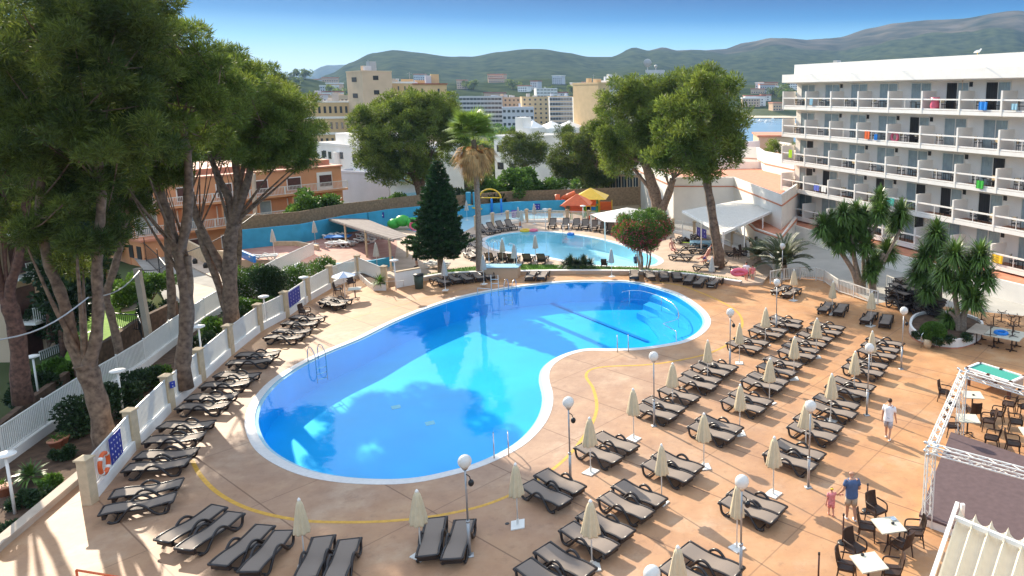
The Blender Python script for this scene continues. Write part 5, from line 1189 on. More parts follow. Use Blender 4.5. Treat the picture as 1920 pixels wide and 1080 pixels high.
p = at(1060,394,ZT); t = thing('tube_slide', 'red twisting tube slide at the left of the playground', 'slide', p); mb = MB(); mb.tube(spline([(1.2,.4,1.9),(.4,.2,1.6),(-.3,.6,1.2),(-.2,-.1,.7),(-.3,-.6,.3)], 5), .42, 12, cap=False); mb.build('tube', M['redorange'], t, True); mb = MB(); mb.tube([(-.9,0,0),(-.9,0,1.9)], .3, 10); mb.build('support', M['redorange'], t, True)
for u, d, cm in ((1135,'right of the towers','redorange'),(1095,'between the towers','yellow'),(1112,'beneath the taller tower','blue')):
    p = at(u,397,ZT); t = thing('climbing_frame', 'coloured climbing panel %s' % d, 'climbing frame', p); mb = MB(); mb.box((0,0,.7), (1.5,.12,1.0)); mb.build('panel', M[cm], t); mb = MB(); mb.box((-.8,0,.7), (.1,.14,1.4)); mb.box((.8,0,.7), (.1,.14,1.4)); mb.build('posts', M['yellow'], t)
# splash feature: yellow arches with a tipping bucket tray
p = at(918,403,ZT); t = thing('splash_frame', 'yellow and blue arched splash frame with a tipping tray', 'water toy', p)
for x in (-1.1, .3, 1.4): mb = MB(); mb.tube([(x,0,0),(x,0,1.9)], .12, 8); mb.build('post', M['blue'], t, True)
mb = MB(); mb.tube([(-1.1+1.25*(1-math.cos(a)), 0, 1.9+1.1*math.sin(a)) for a in [math.pi*i/12 for i in range(13)]], .09, 8); mb.tube([(-1.1,0,2.0),(1.4,0,2.0)], .07, 8); mb.build('arch', M['yellow'], t, True)
mb = MB(); mb.box((-1.5,-.6,1.0), (1.7,1.2,.12), 0, .25); mb.build('tray', M['yellow'], t)
for u, d in ((880,'left'),(893,'right')): mb = MB(); p = at(u,402,ZT); mb.box((0,0,1.3), (.5,.4,2.6)); o = mb.build('blue_pillar', M['bluewall']); o.location = p; tag(o, 'tall turquoise pillar beside the palm trunk, %s one' % d, 'pillar', 'turquoise pillars')
# green inflatable crocodile-like water toy kept as plain green humps
p = at(765,430,ZT); t = thing('inflatable_toy', 'green inflatable play toy with rounded humps behind the fir tree', 'inflatable toy', p); mb = MB()
for x, z, r in ((-1.4,.6,.7),(-.5,.9,.8),(.6,.7,.75),(1.5,.8,.6),(2.2,.5,.5)): mb.ball((x, 0, z), (r, r*.8, r*.75), 12, 8)
mb.build('body', M['green'], t, True); mb = MB(); mb.tube([(.7*math.cos(a)+1.2, -.7, .5+.5*math.sin(a)) for a in [2*math.pi*i/14 for i in range(14)]], .12, 8, True); mb.build('handle', M['pink'], t, True)
# round low tables, open parasol, folded things
p = at(644,517,1.5); t = thing('open_parasol', 'open blue and white striped parasol behind the fence corner', 'parasol', (p.x, p.y, 0)); mb = MB(); mb.tube([(0,0,0),(0,0,1.75)], .025, 8); mb.build('pole', M['whitemetal'], t)
for k in range(8):
    mb = MB(); mb.m = 0; a0, a1 = k*math.pi/4, (k+1)*math.pi/4; mb.add([(0,0,1.8),(.8*math.cos(a0),.8*math.sin(a0),1.5),(.8*math.cos(a1),.8*math.sin(a1),1.5)], [(0,1,2)]); mb.build('canopy_panel', M['white2'] if k % 2 else mat('pale_blue_cloth', (.35,.45,.62), .8), t)
# small floats in the far pool and lounger towel
for u, v, cm, d, r in ((985,432,'yellow','yellow swim ring on the back edge of the far pool',.45),(1000,432,'pink','pink float on the back edge of the far pool',.35),(1070,439,'blue','small blue float in the far pool',.25)):
    p = at(u, v, ZT+.1); mb = MB(); mb.tube([(r*math.cos(a), r*math.sin(a), 0) for a in [2*math.pi*i/16 for i in range(16)]], .13, 8, True); o = mb.build('swim_ring', M[cm], smooth=True); o.location = p; tag(o, d, 'swim ring')
p = at(1290,455,ZT+.40); mb = MB(); mb.box((0,0,0), (1.3,.5,.02), .9, .2); o = mb.build('towel', mat('lime_towel', (.45,.65,.02), .9)); o.location = p; tag(o, 'lime green towel draped over a dark lounger', 'towel')
p = at(1317,463,ZT); mb = MB(); mb.box((0,0,.25), (2.3,1.2,.5)); o = mb.build('blue_mat', M['lightblue']); o.location = p; tag(o, 'pale blue mattress lying in front of the violet banner', 'mattress')
p = at(598,428,ZT); t = thing('folded_stack', 'tall folded black covers standing against the turquoise wall', 'covers', p); mb = MB(); mb.lathe([(.5,0),(.55,.7),(.5,1.4),(.3,1.8)], n=10); mb.build('cover', M['black'], t, True)
p = at(634,443,ZT+.6); mb = MB(); mb.box((0,0,0), (2.2,1.2,.08), .2); o = mb.build('blue_sheet', M['blue']); o.location = p; tag(o, 'bright blue sheet lying over loungers by the canopy', 'sheet')
# ------------------------------------------------------------------ street things
p = at(258,505,ZR); a = at(283,648,-1.2); q = dep(257,503,a.y)
t = thing('concrete_pole', 'short pale concrete pole standing in the garden by the railing', 'pole', a); mb = MB(); mb.bar((0,0,-1), q-a, .32, .28); mb.build('shaft', M['tanpave'], t)
a = at(480,470,-1.5); q = dep(477,345,a.y); t = thing('concrete_pole', 'tall pale concrete pole in front of the turquoise wall', 'pole', a); mb = MB(); mb.bar((0,0,-1), q-a+Vector((0,0,1)), .3, .26); mb.build('shaft', M['tanpave'], t)
a = at(290,462,ZR); q = dep(280,355,a.y); t = thing('utility_pole', 'thin brown timber utility pole at the street corner', 'pole', a); mb = MB(); mb.tube([(0,0,0), q-a], .14, 8); mb.build('shaft', M['barkred'], t)
a = at(285,455,ZR); t = thing('street_sign', 'small round street sign on a thin post beside the utility pole', 'street sign', a); mb = MB(); mb.tube([(-.6,0,0),(-.6,0,2.6)], .04, 6); mb.build('post', M['steel'], t); mb = MB(); mb.lathe([(.28,0),(.28,.03)], (0,0,0), 14); mb.v = [(x-.6, z-.05, y+2.4) for x, y, z in mb.v]; mb.build('plate', M['pink'], t)
a = at(222,470,ZR); t = thing('crossing_sign', 'blue square pedestrian crossing sign with a white triangle beyond the trunk', 'street sign', a); hh = dep(213,391,a.y).z-ZR
mb = MB(); mb.tube([(-.3,0,0),(-.3,0,hh)], .05, 6); mb.build('post', M['steel'], t); mb = MB(); mb.box((-.3,-.06,hh), (1.5,.04,.85)); mb.build('plate', M['blue'], t)
mb = MB(); mb.add([(-.62,-.09,hh-.3),(.02,-.09,hh-.3),(-.3,-.09,hh+.32)], [(0,1,2)]); mb.build('triangle', M['white2'], t); mb = MB(); mb.box((-.3,-.10,hh-.08), (.08,.01,.28)); mb.box((-.3,-.10,hh-.2), (.22,.01,.05)); mb.build('walking_figure', M['black'], t)
def wire(lab, pts, r=.02, m='black'):
    P = [Vector(p) for p in pts]; o0 = P[0]; mb = MB(); Q = []
    for a, b in zip(P, P[1:]):
        for k in range(8): f = k/8; Q.append(lerp(a, b, f)-o0-Vector((0,0,.35*math.sin(math.pi*f))))
    Q.append(P[-1]-o0); mb.tube(Q, r, 5); o = mb.build('cable', M[m]); o.location = o0; tag(o, lab, 'cable')
wire('slack twisted cable crossing the lower left trunks', [dep(-20,640,24), dep(165,558,27), dep(262,508,36)], .03, 'steel')
wire('overhead cable from the short concrete pole to the tall one', [dep(262,506,36), dep(330,480,44), dep(480,400,58)], .03)
def car(lab, a, rz, cm):
    t = thing('parked_car', lab, 'car', a, rz); mb = MB(); P = [(-2.05,.35),(-2.0,.75),(-1.3,.86),(-.7,1.38),(.7,1.42),(1.5,.92),(2.05,.85),(2.1,.35)]
    k = len(P); mb.add([(x,-.85,z) for x, z in P]+[(x,.85,z) for x, z in P], [tuple(reversed(range(k))), tuple(range(k,2*k))]+[(i,(i+1)%k,(i+1)%k+k,i+k) for i in range(k)]); mb.build('body', cm, t)
    mb = MB(); mb.box((0,0,1.15), (1.7,1.72,.32)); mb.build('side_glass', M['glass'], t)
    for x in (-1.3,1.3):
        for y in (-.84,.84): mb = MB(); mb.tube([(x,y-.1,.33),(x,y+.1,.33)], .33, 14); mb.build('wheel', M['black'], t, True)
    return t
car('silver parked car half hidden by branches at the top of the street', at(222,362,ZR), .6, mat('silver_paint', (.45,.46,.48), .3, .03, 1, spec=.8))
car('dark parked car behind the silver one at the top of the street', at(245,352,ZR), .6, mat('dark_blue_paint', (.03,.04,.07), .3, .03, 1, spec=.8))
car('white car parked under the orange canopy roof by the forecourt', at(283,434,ZR), 1.2, M['white2'])
for u, v, d in ((366,494,'left'),(386,502,'middle'),(407,509,'right')): mb = MB(); mb.lathe([(.2,0),(.22,.3),(.1,.5)], n=10); o = mb.build('bollard', M['black'], smooth=True); o.location = at(u,v,ZR+.13); tag(o, 'small dark bollard on the pavement edge, %s one' % d, 'bollard', 'bollards on the pavement')
# ------------------------------------------------------------------ balcony chairs, tables and drying things on the hotel
def make_bchair():
    t = MB(); t.box((0,0,.43),(.46,.46,.05)); t.tube([(-.2,-.2,0),(-.22,-.2,.9)],.02,5); t.tube([(-.2,.2,0),(-.22,.2,.9)],.02,5); t.tube([(.2,-.22,0),(.2,-.22,.64),(-.22,-.22,.66)],.02,5); t.tube([(.2,.22,0),(.2,.22,.64),(-.22,.22,.66)],.02,5)
    t.m = 1; t.lathe([(.19,0),(.19,.03)], (0,0,0), 12); k = len(t.v)-24; t.v[k:] = [(z-.25, x, y+.72) for x, y, z in t.v[k:]]; return t
def make_btab():
    t = MB(); t.box((0,0,.62),(.55,.55,.04)); [t.tube([(x,y,0),(x*.9,y*.9,.6)],.02,5) for x in (-.22,.22) for y in (-.22,.22)]; return t
bc0 = make_bchair().build('balcony_chair', [M['black'], M['canvas']]); tag(bc0, 'x', 'chair'); bt0 = make_btab().build('balcony_table', [M['black']]); tag(bt0, 'x', 'table')
st_n = ['top','second from top','middle','second from bottom','lowest']; used = [0, 0]; r_ = random.Random(21)
for k, zf in enumerate(SL):
    for b in range(8):
        for j, (ds, kind) in enumerate(((1.5, 0), (2.3, 1), (3.1, 0))):
            if r_.random() < .14: continue
            src = bt0 if kind else bc0
            o = src if not used[kind] else src.copy()
            if used[kind]: COL.objects.link(o)
            used[kind] = 1; p = hp(b*PITCH+ds+r_.uniform(-.15,.15), .65+r_.uniform(-.15,.2), zf); o.location = p; o.rotation_euler = (0,0,RZH+(0 if ds < 2 else math.pi)+r_.uniform(-.7,.7))
            o['label'] = '%s on the %s floor balcony, %s bay from the left%s' % ('dark table' if kind else 'cream backed chair', st_n[k], ords[b], '' if kind else (', left' if ds < 2 else ', right')); o['group'] = 'balcony tables' if kind else 'balcony chairs'
def btowel(lab, s, k, w, h, cm, z=.82):
    w, h = w*.85, h*.85; p = hp(s, -.04, SL[k]+z); mb = MB(); n = 6; P = []; Q = []
    for i in range(n+1): x = -w/2+w*i/n; dy = .02*math.sin(i*2.1); P.append(Vector((x, dy, 0))); Q.append(Vector((x*.97, dy-.03, -h)))
    ribbon(mb, Q, P); o = mb.build('towel', cm if not isinstance(cm, str) else M[cm]); o.location = p; o.rotation_euler = (0,0,RZH); tag(o, lab, 'towel', 'towels drying on balcony rails')
cb = lambda c: mat('towel_cloth', c, .9, .15, 6)
btowel('blue and white striped towel on a second from bottom floor balcony', 2.2+PITCH, 3, 1.0, .62, cb((.12,.16,.55))); btowel('white towel beside the striped one', 3.3+PITCH, 3, .9, .62, 'white2'); btowel('yellow green and blue beach towel near the yucca tops', 4.6+PITCH*3, 3, 1.3, .75, cb((.10,.55,.45)))
btowel('lime green towel on the middle floor left end', 1.6, 2, .7, .95, cb((.45,.72,.02)), 1.2); btowel('blue towel over a chair on the top floor', 2.3+PITCH*6, 0, .9, .7, 'blue', .7); btowel('pale blue towel on the top floor left', 1.0+PITCH, 0, .6, .7, 'lightblue', .8); btowel('small blue towel on the lowest floor', .9+PITCH*2, 4, .7, .6, 'blue'); btowel('yellow towel hanging at the right lowest balcony', .7+PITCH*7, 4, 1.1, .7, 'yellow', .8); btowel('orange red towel on a lowest floor chair', 2.8+PITCH*5, 4, .5, .5, 'redorange', .6); btowel('orange beach float hung on the second floor rail', 1.5+PITCH*3, 1, .8, .8, 'redorange', .8); btowel('blue beach bag on the second floor beside the orange float', 2.6+PITCH*3, 1, .5, .6, 'blue', .6); btowel('green towel on the second from bottom floor at the right', 2.5+PITCH*6, 2, .8, .7, 'green', .5); btowel('turquoise towel on a top floor chair at the right', 1.2+PITCH*7, 0, .6, .5, 'lightblue', .6)
p = hp(PITCH*4+.75, .3, SL[1]+.42); mb = MB(); mb.tube([(.36*math.cos(a), 0, .36*math.sin(a)) for a in [2*math.pi*i/20 for i in range(20)]], .12, 8, True); o = mb.build('swim_ring', M['pink'], smooth=True); o.location = p; o.rotation_euler = (0,0,RZH); tag(o, 'salmon swim ring leaning on a second floor balcony', 'swim ring')
p = hp(PITCH*5+1.1, .4, SL[0]); mb = MB(); mb.lathe([(.25,0),(.4,.3),(.3,.7),(.35,1.0)], n=12); o = mb.build('inflatable_toy', M['pink'], smooth=True); o.location = p; tag(o, 'pink inflatable on the top floor balcony', 'inflatable toy')
# gull on the roof edge
p = hp(23.2, 1.0, 16.8); t = thing('gull', 'white gull standing on the hotel roof edge', 'bird', p); mb = MB(); mb.tube([(-.28,0,.18),(-.1,0,.24),(.1,0,.28),(.2,0,.36),(.25,0,.44),(.33,0,.44)], [.02,.09,.10,.06,.055,.01], 8); mb.build('body', M['white2'], t, True); mb = MB(); mb.tube([(0,.03,0),(0,.03,.2)],.012,5); mb.tube([(0,-.03,0),(0,-.03,.2)],.012,5); mb.build('legs', M['yellow'], t)
# boats in the bay
for i, (u, y) in enumerate(((1418,640),(1428,655),(1440,640),(1405,670),(1450,690))):
    g = GX(u, y); t = thing('moored_boat', 'tiny white boat moored in the bay, %s from the left' % ords[[3,1,2,0,4].index(i) if 0 else i], 'boat', (g.x, g.y, -10.6), .3*i, 'boats in the bay'); mb = MB(); mb.prism([(-3,-1.1),(2,-1.2),(4.2,0),(2,1.2),(-3,1.1)], 0, 1.2); mb.build('hull', M['white2'], t); mb = MB(); mb.box((-.5,0,1.7), (2.6,1.6,1.0)); mb.build('cabin', M['white2'], t)
# ------------------------------------------------------------------ trees
def px_path(pts, y, base_z=None):          # (u, v, r_px[, dy]) -> points and radii
    P, Rr = [], []
    for q in pts:
        p = dep(q[0], q[1], y+(q[3] if len(q) > 3 else 0)); P.append(p); Rr.append(q[2]*mpp(p))
    return P, Rr
def rsmooth(P, Rr, k=4):
    S = spline(P, k); n = len(P); r = []
    for i in range(n-1): r += [Rr[i]+(Rr[i+1]-Rr[i])*j/k for j in range(k)]
    return S, r+[Rr[-1]]
def pine(name, lab, y, trunks, env, seed, bark='bark', leafm='pine', dens=1.0, clump_r=.85, leafL=.27, leafW=.030, per=230, group=None, limbs=8, sprig=0.0, cat='tree', squash=.8, ydepth=1.0, upn=.35, base_lo=True):
    rg = np.random.default_rng(seed); rr = random.Random(seed)
    P0, R0 = px_path(trunks[0], y); t = thing(name, lab, cat, P0[0], 0, group); o0 = P0[0].copy()
    mb = MB(); tops = []
    for tr in trunks:
        P, Rr = px_path(tr, y); S, r = rsmooth(P, Rr); r = [x*(1+.08*math.sin(i*1.7)) for i, x in enumerate(r)]
        if tr is trunks[0] and base_lo: S = [S[0]-Vector((0,0,1.0))]+S; r = [r[0]*1.15]+r
        mb.tube([p-o0 for p in S], r, 10); tops.append((P, Rr))
    # clumps
    C = []; CR = []
    for (u, v, ru, rv, *dy) in env:
        c = dep(u, v, y+(dy[0] if dy else 0)); m = mpp(c); a, h = ru*m, rv*m; n = max(5, int(dens*(a*a*h)**(2/3)*2.1/(clump_r**2)))
        for _ in range(n):
            d = rg.normal(size=3); d /= np.linalg.norm(d); f = .30+.78*rg.random()**.6
            C.append((c.x+d[0]*a*f-o0.x, c.y+d[1]*a*ydepth*f-o0.y, c.z+d[2]*h*f-o0.z)); CR.append(clump_r*(.65+.7*rg.random()))
    C = np.array(C); CR = np.array(CR); R3 = np.stack([CR, CR, CR*squash], 1)
    for (P, Rr) in tops:                                   # limbs spreading into the crown
        top, rt = P[-1]-o0, Rr[-1]; cand = [i for i in rg.permutation(len(C)) if C[i][2] > top.z+.2 and (Vector(C[i])-top).length < 4.5+rt*4]; idx = cand[:limbs]
        for i in idx:
            e = Vector(C[i]); b = top
            if len(P) > 2 and rr.random() < .35: b = lerp(P[-2], P[-1], rr.random())-o0
            md = lerp(b, e, .5)+Vector((0,0,(e-b).length*(-.08+.1*rr.random()))); S = spline([b, md, e], 4); r0 = max(.02, rt*.34)
            mb.tube(S, [r0*(1-.85*k/(len(S)-1)) for k in range(len(S))], 5)
    for _ in range(int(len(C)*.8)):                        # twigs between neighbouring clumps
        i = rr.randrange(len(C)); j = rr.randrange(len(C)); a, b = Vector(C[i]), Vector(C[j])
        if .5 < (a-b).length < 3.2: mb.tube([a, lerp(a,b,.5)+Vector((0,0,-.15)), b], [.035,.028,.012], 4, cap=False)
    mb.build('trunk', M[bark], t, True)
    pos, dr = cloud(rg, C, R3, int(len(C)*per), .7, upn, .55, .25)
    me = leaf_mesh('crown', pos, dr, leafL, leafW, M[leafm], seed); leaf_obj('crown', me, t); return t
NEAR = dict(ydepth=1.5, per=430, leafL=.27, leafW=.019, clump_r=.46, dens=1.3, limbs=5)
pine('pine_tree', 'huge red barked pine rising at the left edge of the picture', 31, [[(38,715,15),(34,640,13),(20,580,13),(10,560,10)],[(20,585,11),(20,535,8),(32,500,7),(40,455,7),(47,415,6),(48,380,6),(55,330,6)],[(12,570,8),(2,540,8),(-10,480,7),(-25,400,6)]],
     [(10,130,95,150),(-70,180,90,150),(60,50,90,90),(-20,300,60,45),(20,395,26,14)], 1, 'barkred', 'pinedk', **NEAR)
pine('pine_tree', 'biggest forked pine at the left with the thick trunk standing in the planting bed', 27.5, [[(196,822,19),(186,765,16),(168,705,17),(160,682,19)],[(158,690,13),(136,645,11),(127,595,9.5),(112,545,9),(92,497,8.5),(80,440,7.5),(74,380,7),(80,320,6)],[(163,692,13),(178,645,10.5),(184,590,9.5),(182,520,9),(183,470,9),(188,415,8),(190,350,8),(180,280,7)]],
     [(150,110,125,140),(215,250,80,70),(110,260,90,80),(130,350,85,50),(90,430,50,28),(175,440,45,30),(120,500,35,25),(235,10,60,60),(180,30,90,80)], 2, 'bark', 'pinedk', **NEAR)
pine('pine_tree', 'slender forked pine just right of the biggest trunk', 36, [[(222,650,7),(208,590,6.5),(199,553,6),(214,505,6),(229,445,6),(234,412,6)],[(234,412,4),(226,380,4),(216,345,4),(208,320,3)],[(234,412,4.5),(243,385,4),(250,345,4),(256,310,3)]],
     [(235,310,55,45),(262,240,60,60),(215,370,25,18),(255,385,18,16)], 3, 'bark', 'pinedk', **NEAR)
pine('pine_tree', 'second tall pine from the left on the bed, its trunk splitting at mid height', 32.5, [[(342,690,13),(350,600,12),(347,530,11),(335,470,11)],[(335,475,8),(322,440,8),(318,405,7),(306,378,6.5),(298,345,5)],[(336,478,9),(348,430,8.5),(353,380,8.5),(354,330,7),(350,280,7),(342,235,6)],[(352,600,6),(356,540,6),(352,480,5.5)]],
     [(338,160,82,122),(285,110,55,70),(300,290,55,50),(400,170,45,70),(262,330,40,30),(330,340,30,22)], 4, 'bark', 'pine', **NEAR)
pine('pine_tree', 'spreading pine with several pale stems beside the concrete pole', 41, [[(432,578,13),(431,510,12),(432,450,11),(438,420,11)],[(430,540,7),(412,495,7),(385,445,6.5),(366,400,6),(357,360,6)],[(424,580,7),(405,520,6),(385,470,6),(372,430,6)],[(437,425,8),(428,370,6.5),(410,335,6),(398,300,4)],[(438,425,8),(446,360,7),(442,310,6),(436,260,5)],[(438,420,8),(458,360,7),(470,310,6),(468,250,5)],[(445,365,5),(455,320,4),(462,280,3.5)]],
     [(480,215,82,100),(432,150,55,60),(540,230,48,75),(505,270,58,34),(395,250,40,50),(555,285,25,30)], 5, 'bark', 'pine', **NEAR)
pine('pine_tree', 'pine crown added for its shade behind the second tall pine, its stem hidden', 42, [[(318,640,7),(322,560,7),(316,480,6),(312,380,5)]], [(300,190,85,110),(238,235,62,80),(330,250,50,60)], 64, 'bark', 'pinedk', **NEAR)  # added mostly out of sight, to throw shade on the near deck
pine('pine_tree', 'pine crown added for its shade behind the spreading pine, its stem hidden', 52, [[(446,540,5),(448,470,5),(450,380,4)]], [(470,215,88,82),(405,205,60,70),(520,240,40,50)], 65, 'bark', 'pinedk', **NEAR)  # extra crown, placed so its shade reaches the loungers along the fence
pine('pine_tree', 'dark pine crowded behind the left trunks', 46, [[(118,640,6),(110,560,6),(100,480,5)],[(96,640,6),(92,540,6)]], [(80,330,90,80),(130,400,70,65),(30,370,40,40),(170,330,60,60),(120,480,45,60),(165,430,30,60)], 6, 'barkred', 'pinedk', **NEAR)
MID = dict(per=260, leafL=.36, leafW=.036, clump_r=.70, dens=1.4)
pine('pine_tree', 'broad rounded pine in front of the beige tower', 86, [[(792,392,8),(786,355,7),(778,325,6)],[(786,352,5),(768,320,4),(758,300,3)],[(790,350,5),(800,320,4),(808,290,3)]],
     [(768,255,100,72),(725,235,55,50),(815,215,55,45),(765,310,70,32),(700,280,38,35),(845,240,28,40),(780,200,50,32)], 7, 'bark', 'pine', **MID)
pine('pine_tree', 'left one of the paired tall pines behind the oleander', 77, [[(1236,398,12),(1228,365,11),(1218,330,9),(1208,305,7)],[(1228,365,5),(1195,325,3),(1175,300,3)]],
     [(1185,230,68,88),(1160,290,50,40),(1205,178,46,42),(1142,240,32,48),(1235,270,50,50)], 8, 'bark', 'pine', **MID)
pine('pine_tree', 'right one of the paired tall pines behind the oleander', 76, [[(1240,396,8),(1253,365,7),(1262,335,6)]],
     [(1285,200,68,68),(1255,250,50,60),(1325,152,34,28),(1300,280,55,42),(1250,185,40,40)], 9, 'bark', 'pine', **MID)
pine('pine_tree', 'single straight pine standing among the loungers beside the far pool', 57.5, [[(1348,478,10),(1341,440,9),(1333,385,8),(1326,345,7.5),(1322,318,7)]],
     [(1318,240,78,80),(1365,215,36,60),(1270,250,40,55),(1330,170,50,40),(1378,280,24,38),(1310,310,60,18),(1240,300,24,25)], 10, 'bark', 'pine', **MID)
pine('pine_tree', 'dark low pine between the palm and the white buildings', 108, [[(985,340,4),(986,310,4)]], [(988,282,50,30),(965,262,20,14)], 11, 'bark', 'pinedk', **MID)
pine('pine_tree', 'mid green pine with bare grey stems behind the playground', 96, [[(1118,370,3),(1119,340,3),(1117,310,2.5)],[(1112,350,2),(1100,325,1.5)]], [(1075,290,42,32),(1100,260,38,25),(1060,320,30,28),(1120,310,40,40)], 12, 'bark', 'pinedk', **MID)
pine('pine_tree', 'small pine peeping above the white house', 125, [[(1055,265,2),(1054,250,2)]], [(1055,248,20,14)], 13, 'bark', 'pinedk', **MID)
pine('pine_tree', 'round pine beside the bay left of the hotel', 100, [[(1462,312,3),(1460,300,3)]], [(1462,290,36,22)], 14, 'bark', 'pine', **MID)
pine('shrub', 'clipped green shrubs on the flat roof left of the hotel', 112, [[(1412,322,1),(1412,318,1)]], [(1395,318,30,8),(1425,320,22,7)], 15, 'bark', 'pine', cat='shrub', **MID)
BR = dict(per=260, leafL=.30, leafW=.10, clump_r=.7, dens=1.3, limbs=6, upn=.15)
pine('leafy_tree', 'bright green leafy tree behind the splash area', 92, [[(978,385,3),(978,360,3)]], [(978,348,62,26),(925,350,35,20),(1020,355,35,20),(985,330,25,14)], 16, 'bark', 'leaf', **BR)
pine('leafy_tree', 'bright green leafy tree in front of the orange house', 74, [[(588,408,3),(587,392,3)]], [(586,382,34,22),(570,394,25,12),(610,388,20,16)], 17, 'bark', 'leaf', **BR)
pine('leafy_tree', 'yellow green hedge trees behind the turquoise wall', 84, [[(752,398,2),(752,388,2)]], [(755,380,28,8),(720,388,25,8),(690,394,20,7)], 18, 'bark', 'leaf', **BR)
pine('shrub', 'dark green bushes between the fir tree and the splash frame', 88, [[(880,392,2),(880,385,2)]], [(880,372,40,22),(930,376,30,12)], 19, 'bark', 'darkleaf', cat='shrub', **BR)
pine('garden_tree', 'dark broad leaved tree filling the gap behind the biggest trunk', 42, [[(140,640,4),(138,560,4)]], [(128,540,40,48),(150,480,35,45),(110,590,30,25)], 61, 'bark', 'darkleaf', **BR)
pine('garden_tree', 'dark tree between the red barked pine and the flats', 50, [[(100,600,3),(98,540,3)]], [(95,505,24,55),(105,430,30,45)], 62, 'bark', 'darkleaf', **BR)
pine('garden_tree', 'dark tree standing beside the crossing sign', 52, [[(203,520,3),(202,460,3)]], [(203,440,14,50),(215,345,50,25)], 63, 'bark', 'darkleaf', **BR)
# ring of town trees in the distance
def town_tree(seed, mt):
    rg = np.random.default_rng(seed); C = rg.normal(size=(14, 3))*[2.6, 2.6, 1.3]+[0, 0, 5]; pos, dr = cloud(rg, C, np.full(14, 1.9), 1500, .8, .3, .5, .3)
    t = thing('town_tree', 'x', 'tree'); mb = MB(); mb.tube([(0,0,-1),(0,0,5)], [.35,.2], 6); mb.build('trunk', M['bark'], t); leaf_obj('crown', leaf_mesh('crown', pos, dr, .9, .28, mt, seed), t); return t
KT = [Kind(town_tree(31, M['pine'])), Kind(town_tree(32, M['pinedk'])), Kind(town_tree(33, M['leaf']))]
r_ = random.Random(77)
for i in range(150):
    if i < 75: y = r_.uniform(125, 330); u = r_.uniform(560, 1340)
    else: y = r_.uniform(330, 740) if i % 3 else r_.uniform(800, 1000); u = r_.uniform(540, 1180) if i % 4 else r_.uniform(1395, 1560)
    if u > 1380 and y < 790: y = r_.uniform(805, 950)
    if 560 < u < 850 and 150 < y < 190: y += 60
    g = GX(u, y); KT[i % 3].put((g.x, g.y, terrain(g.x, g.y)-.5), i, 'small round crowned tree in the town below the hills', 'trees in the town', .75+.5*r_.random()+ (.5 if y > 500 else 0))
# shrubs, cypress and bed planting
def bush(name, lab, c, rx, rz, n, mt, L=.14, W=.05, seed=1, cat='shrub', k=7, up=.3, flowers=0, group=None, stems=True):
    rg = np.random.default_rng(seed); t = thing(name, lab, cat, c, 0, group); C = rg.normal(size=(k, 3)); C /= np.linalg.norm(C, axis=1, keepdims=True); C = C*[rx*.55, rx*.55, rz*.5]+[0, 0, rz*.9]
    pos, dr = cloud(rg, C, np.full(k, min(rx, rz)*.55), n, .8, up, .5, .3); leaf_obj('foliage', leaf_mesh('foliage', pos, dr, L, W, M[mt], seed), t)
    if flowers: p2, d2 = cloud(rg, C, np.full(k, min(rx, rz)*.6), flowers, 1, .1, .6, .85); leaf_obj('flowers', leaf_mesh('flowers', p2, d2, .10, .05, M['white2'], seed), t)
    if stems:
        mb = MB()
        for i in range(min(k, 7)): mb.tube([(0,0,-.1), lerp(Vector((0,0,.2)), Vector(C[i]), .5), Vector(C[i])], [.04,.03,.015], 5)
        mb.build('stems', M['bark'], t)
    return t
for i, (u, v, rx, rz, mt, d) in enumerate(((268,735,1.0,.7,'darkleaf','below the second trunk'),(300,722,.6,.6,'leaf','with yellow tips by the second trunk'),(205,790,.9,.9,'darkleaf','beside the big trunk'),(240,770,.7,.8,'darkleaf','behind the second fence panel'),(410,640,1.2,.8,'leaf','right of the second trunk'),(440,612,.8,.7,'darkleaf','behind the fourth fence panel'),(150,815,.9,.9,'darkleaf','climbing the outer fence'),(390,660,.9,.6,'darkleaf','low behind the disc lamp'),(520,585,1.1,.8,'leaf','in front of the cypress'),(470,600,.9,.7,'leaf','behind the fifth fence panel'))):
    bush('shrub', 'leafy shrub in the planting bed, %s' % d, at(u, v, -.3), rx, rz, 2600, mt, seed=50+i, group='shrubs in the planting bed')
bush('cypress_shrub', 'very dark dense rounded cypress behind the fence', at(507,576,-.3), 1.25, 1.6, 14000, 'darkleaf', .12, .03, 70, k=16, up=.8)
for i, (u, v, rx, rz, d) in enumerate(((560,548,1.5,1.1,'right of the dark cypress'),(600,530,1.4,1.1,'behind the fence corner'),(470,560,1.3,1.5,'left of the dark cypress'),(455,600,.9,.8,'low at the left with white blossom'))):
    bush('oleander_shrub', 'light green oleander shrub dotted with white flowers, %s' % d, at(u, v, -.3), rx, rz, 5000, 'leaf', .16, .03, 80+i, flowers=260, group='white flowering shrubs')
for i, (u, v, rx, rz, mt, d) in enumerate(((245,575,2.0,1.2,'leaf','bright one above the lawn'),(285,560,2.2,1.3,'leaf','large one by the road fence'),(300,610,1.6,1.0,'darkleaf','dark one below the road fence'),(125,590,2.2,1.8,'darkleaf','dark one against the block of flats'),(90,650,1.8,1.5,'darkleaf','low dark one below the flats'),(205,480,1.6,1.8,'leaf','tall one by the crossing sign'),(180,560,1.8,1.5,'darkleaf','dark one behind the slender pine'),(140,560,1.5,1.4,'leaf','sunlit one behind the leaning trunk'),(110,725,1.4,.8,'leaf','low ivy by the brown wall'),(60,760,1.5,.9,'darkleaf','at the lower left edge'))):
    bush('garden_bush', 'garden bush on the street side, %s' % d, at(u, v, -2.4), rx, rz, 4200, mt, .2, .07, 100+i, group='bushes in the garden')
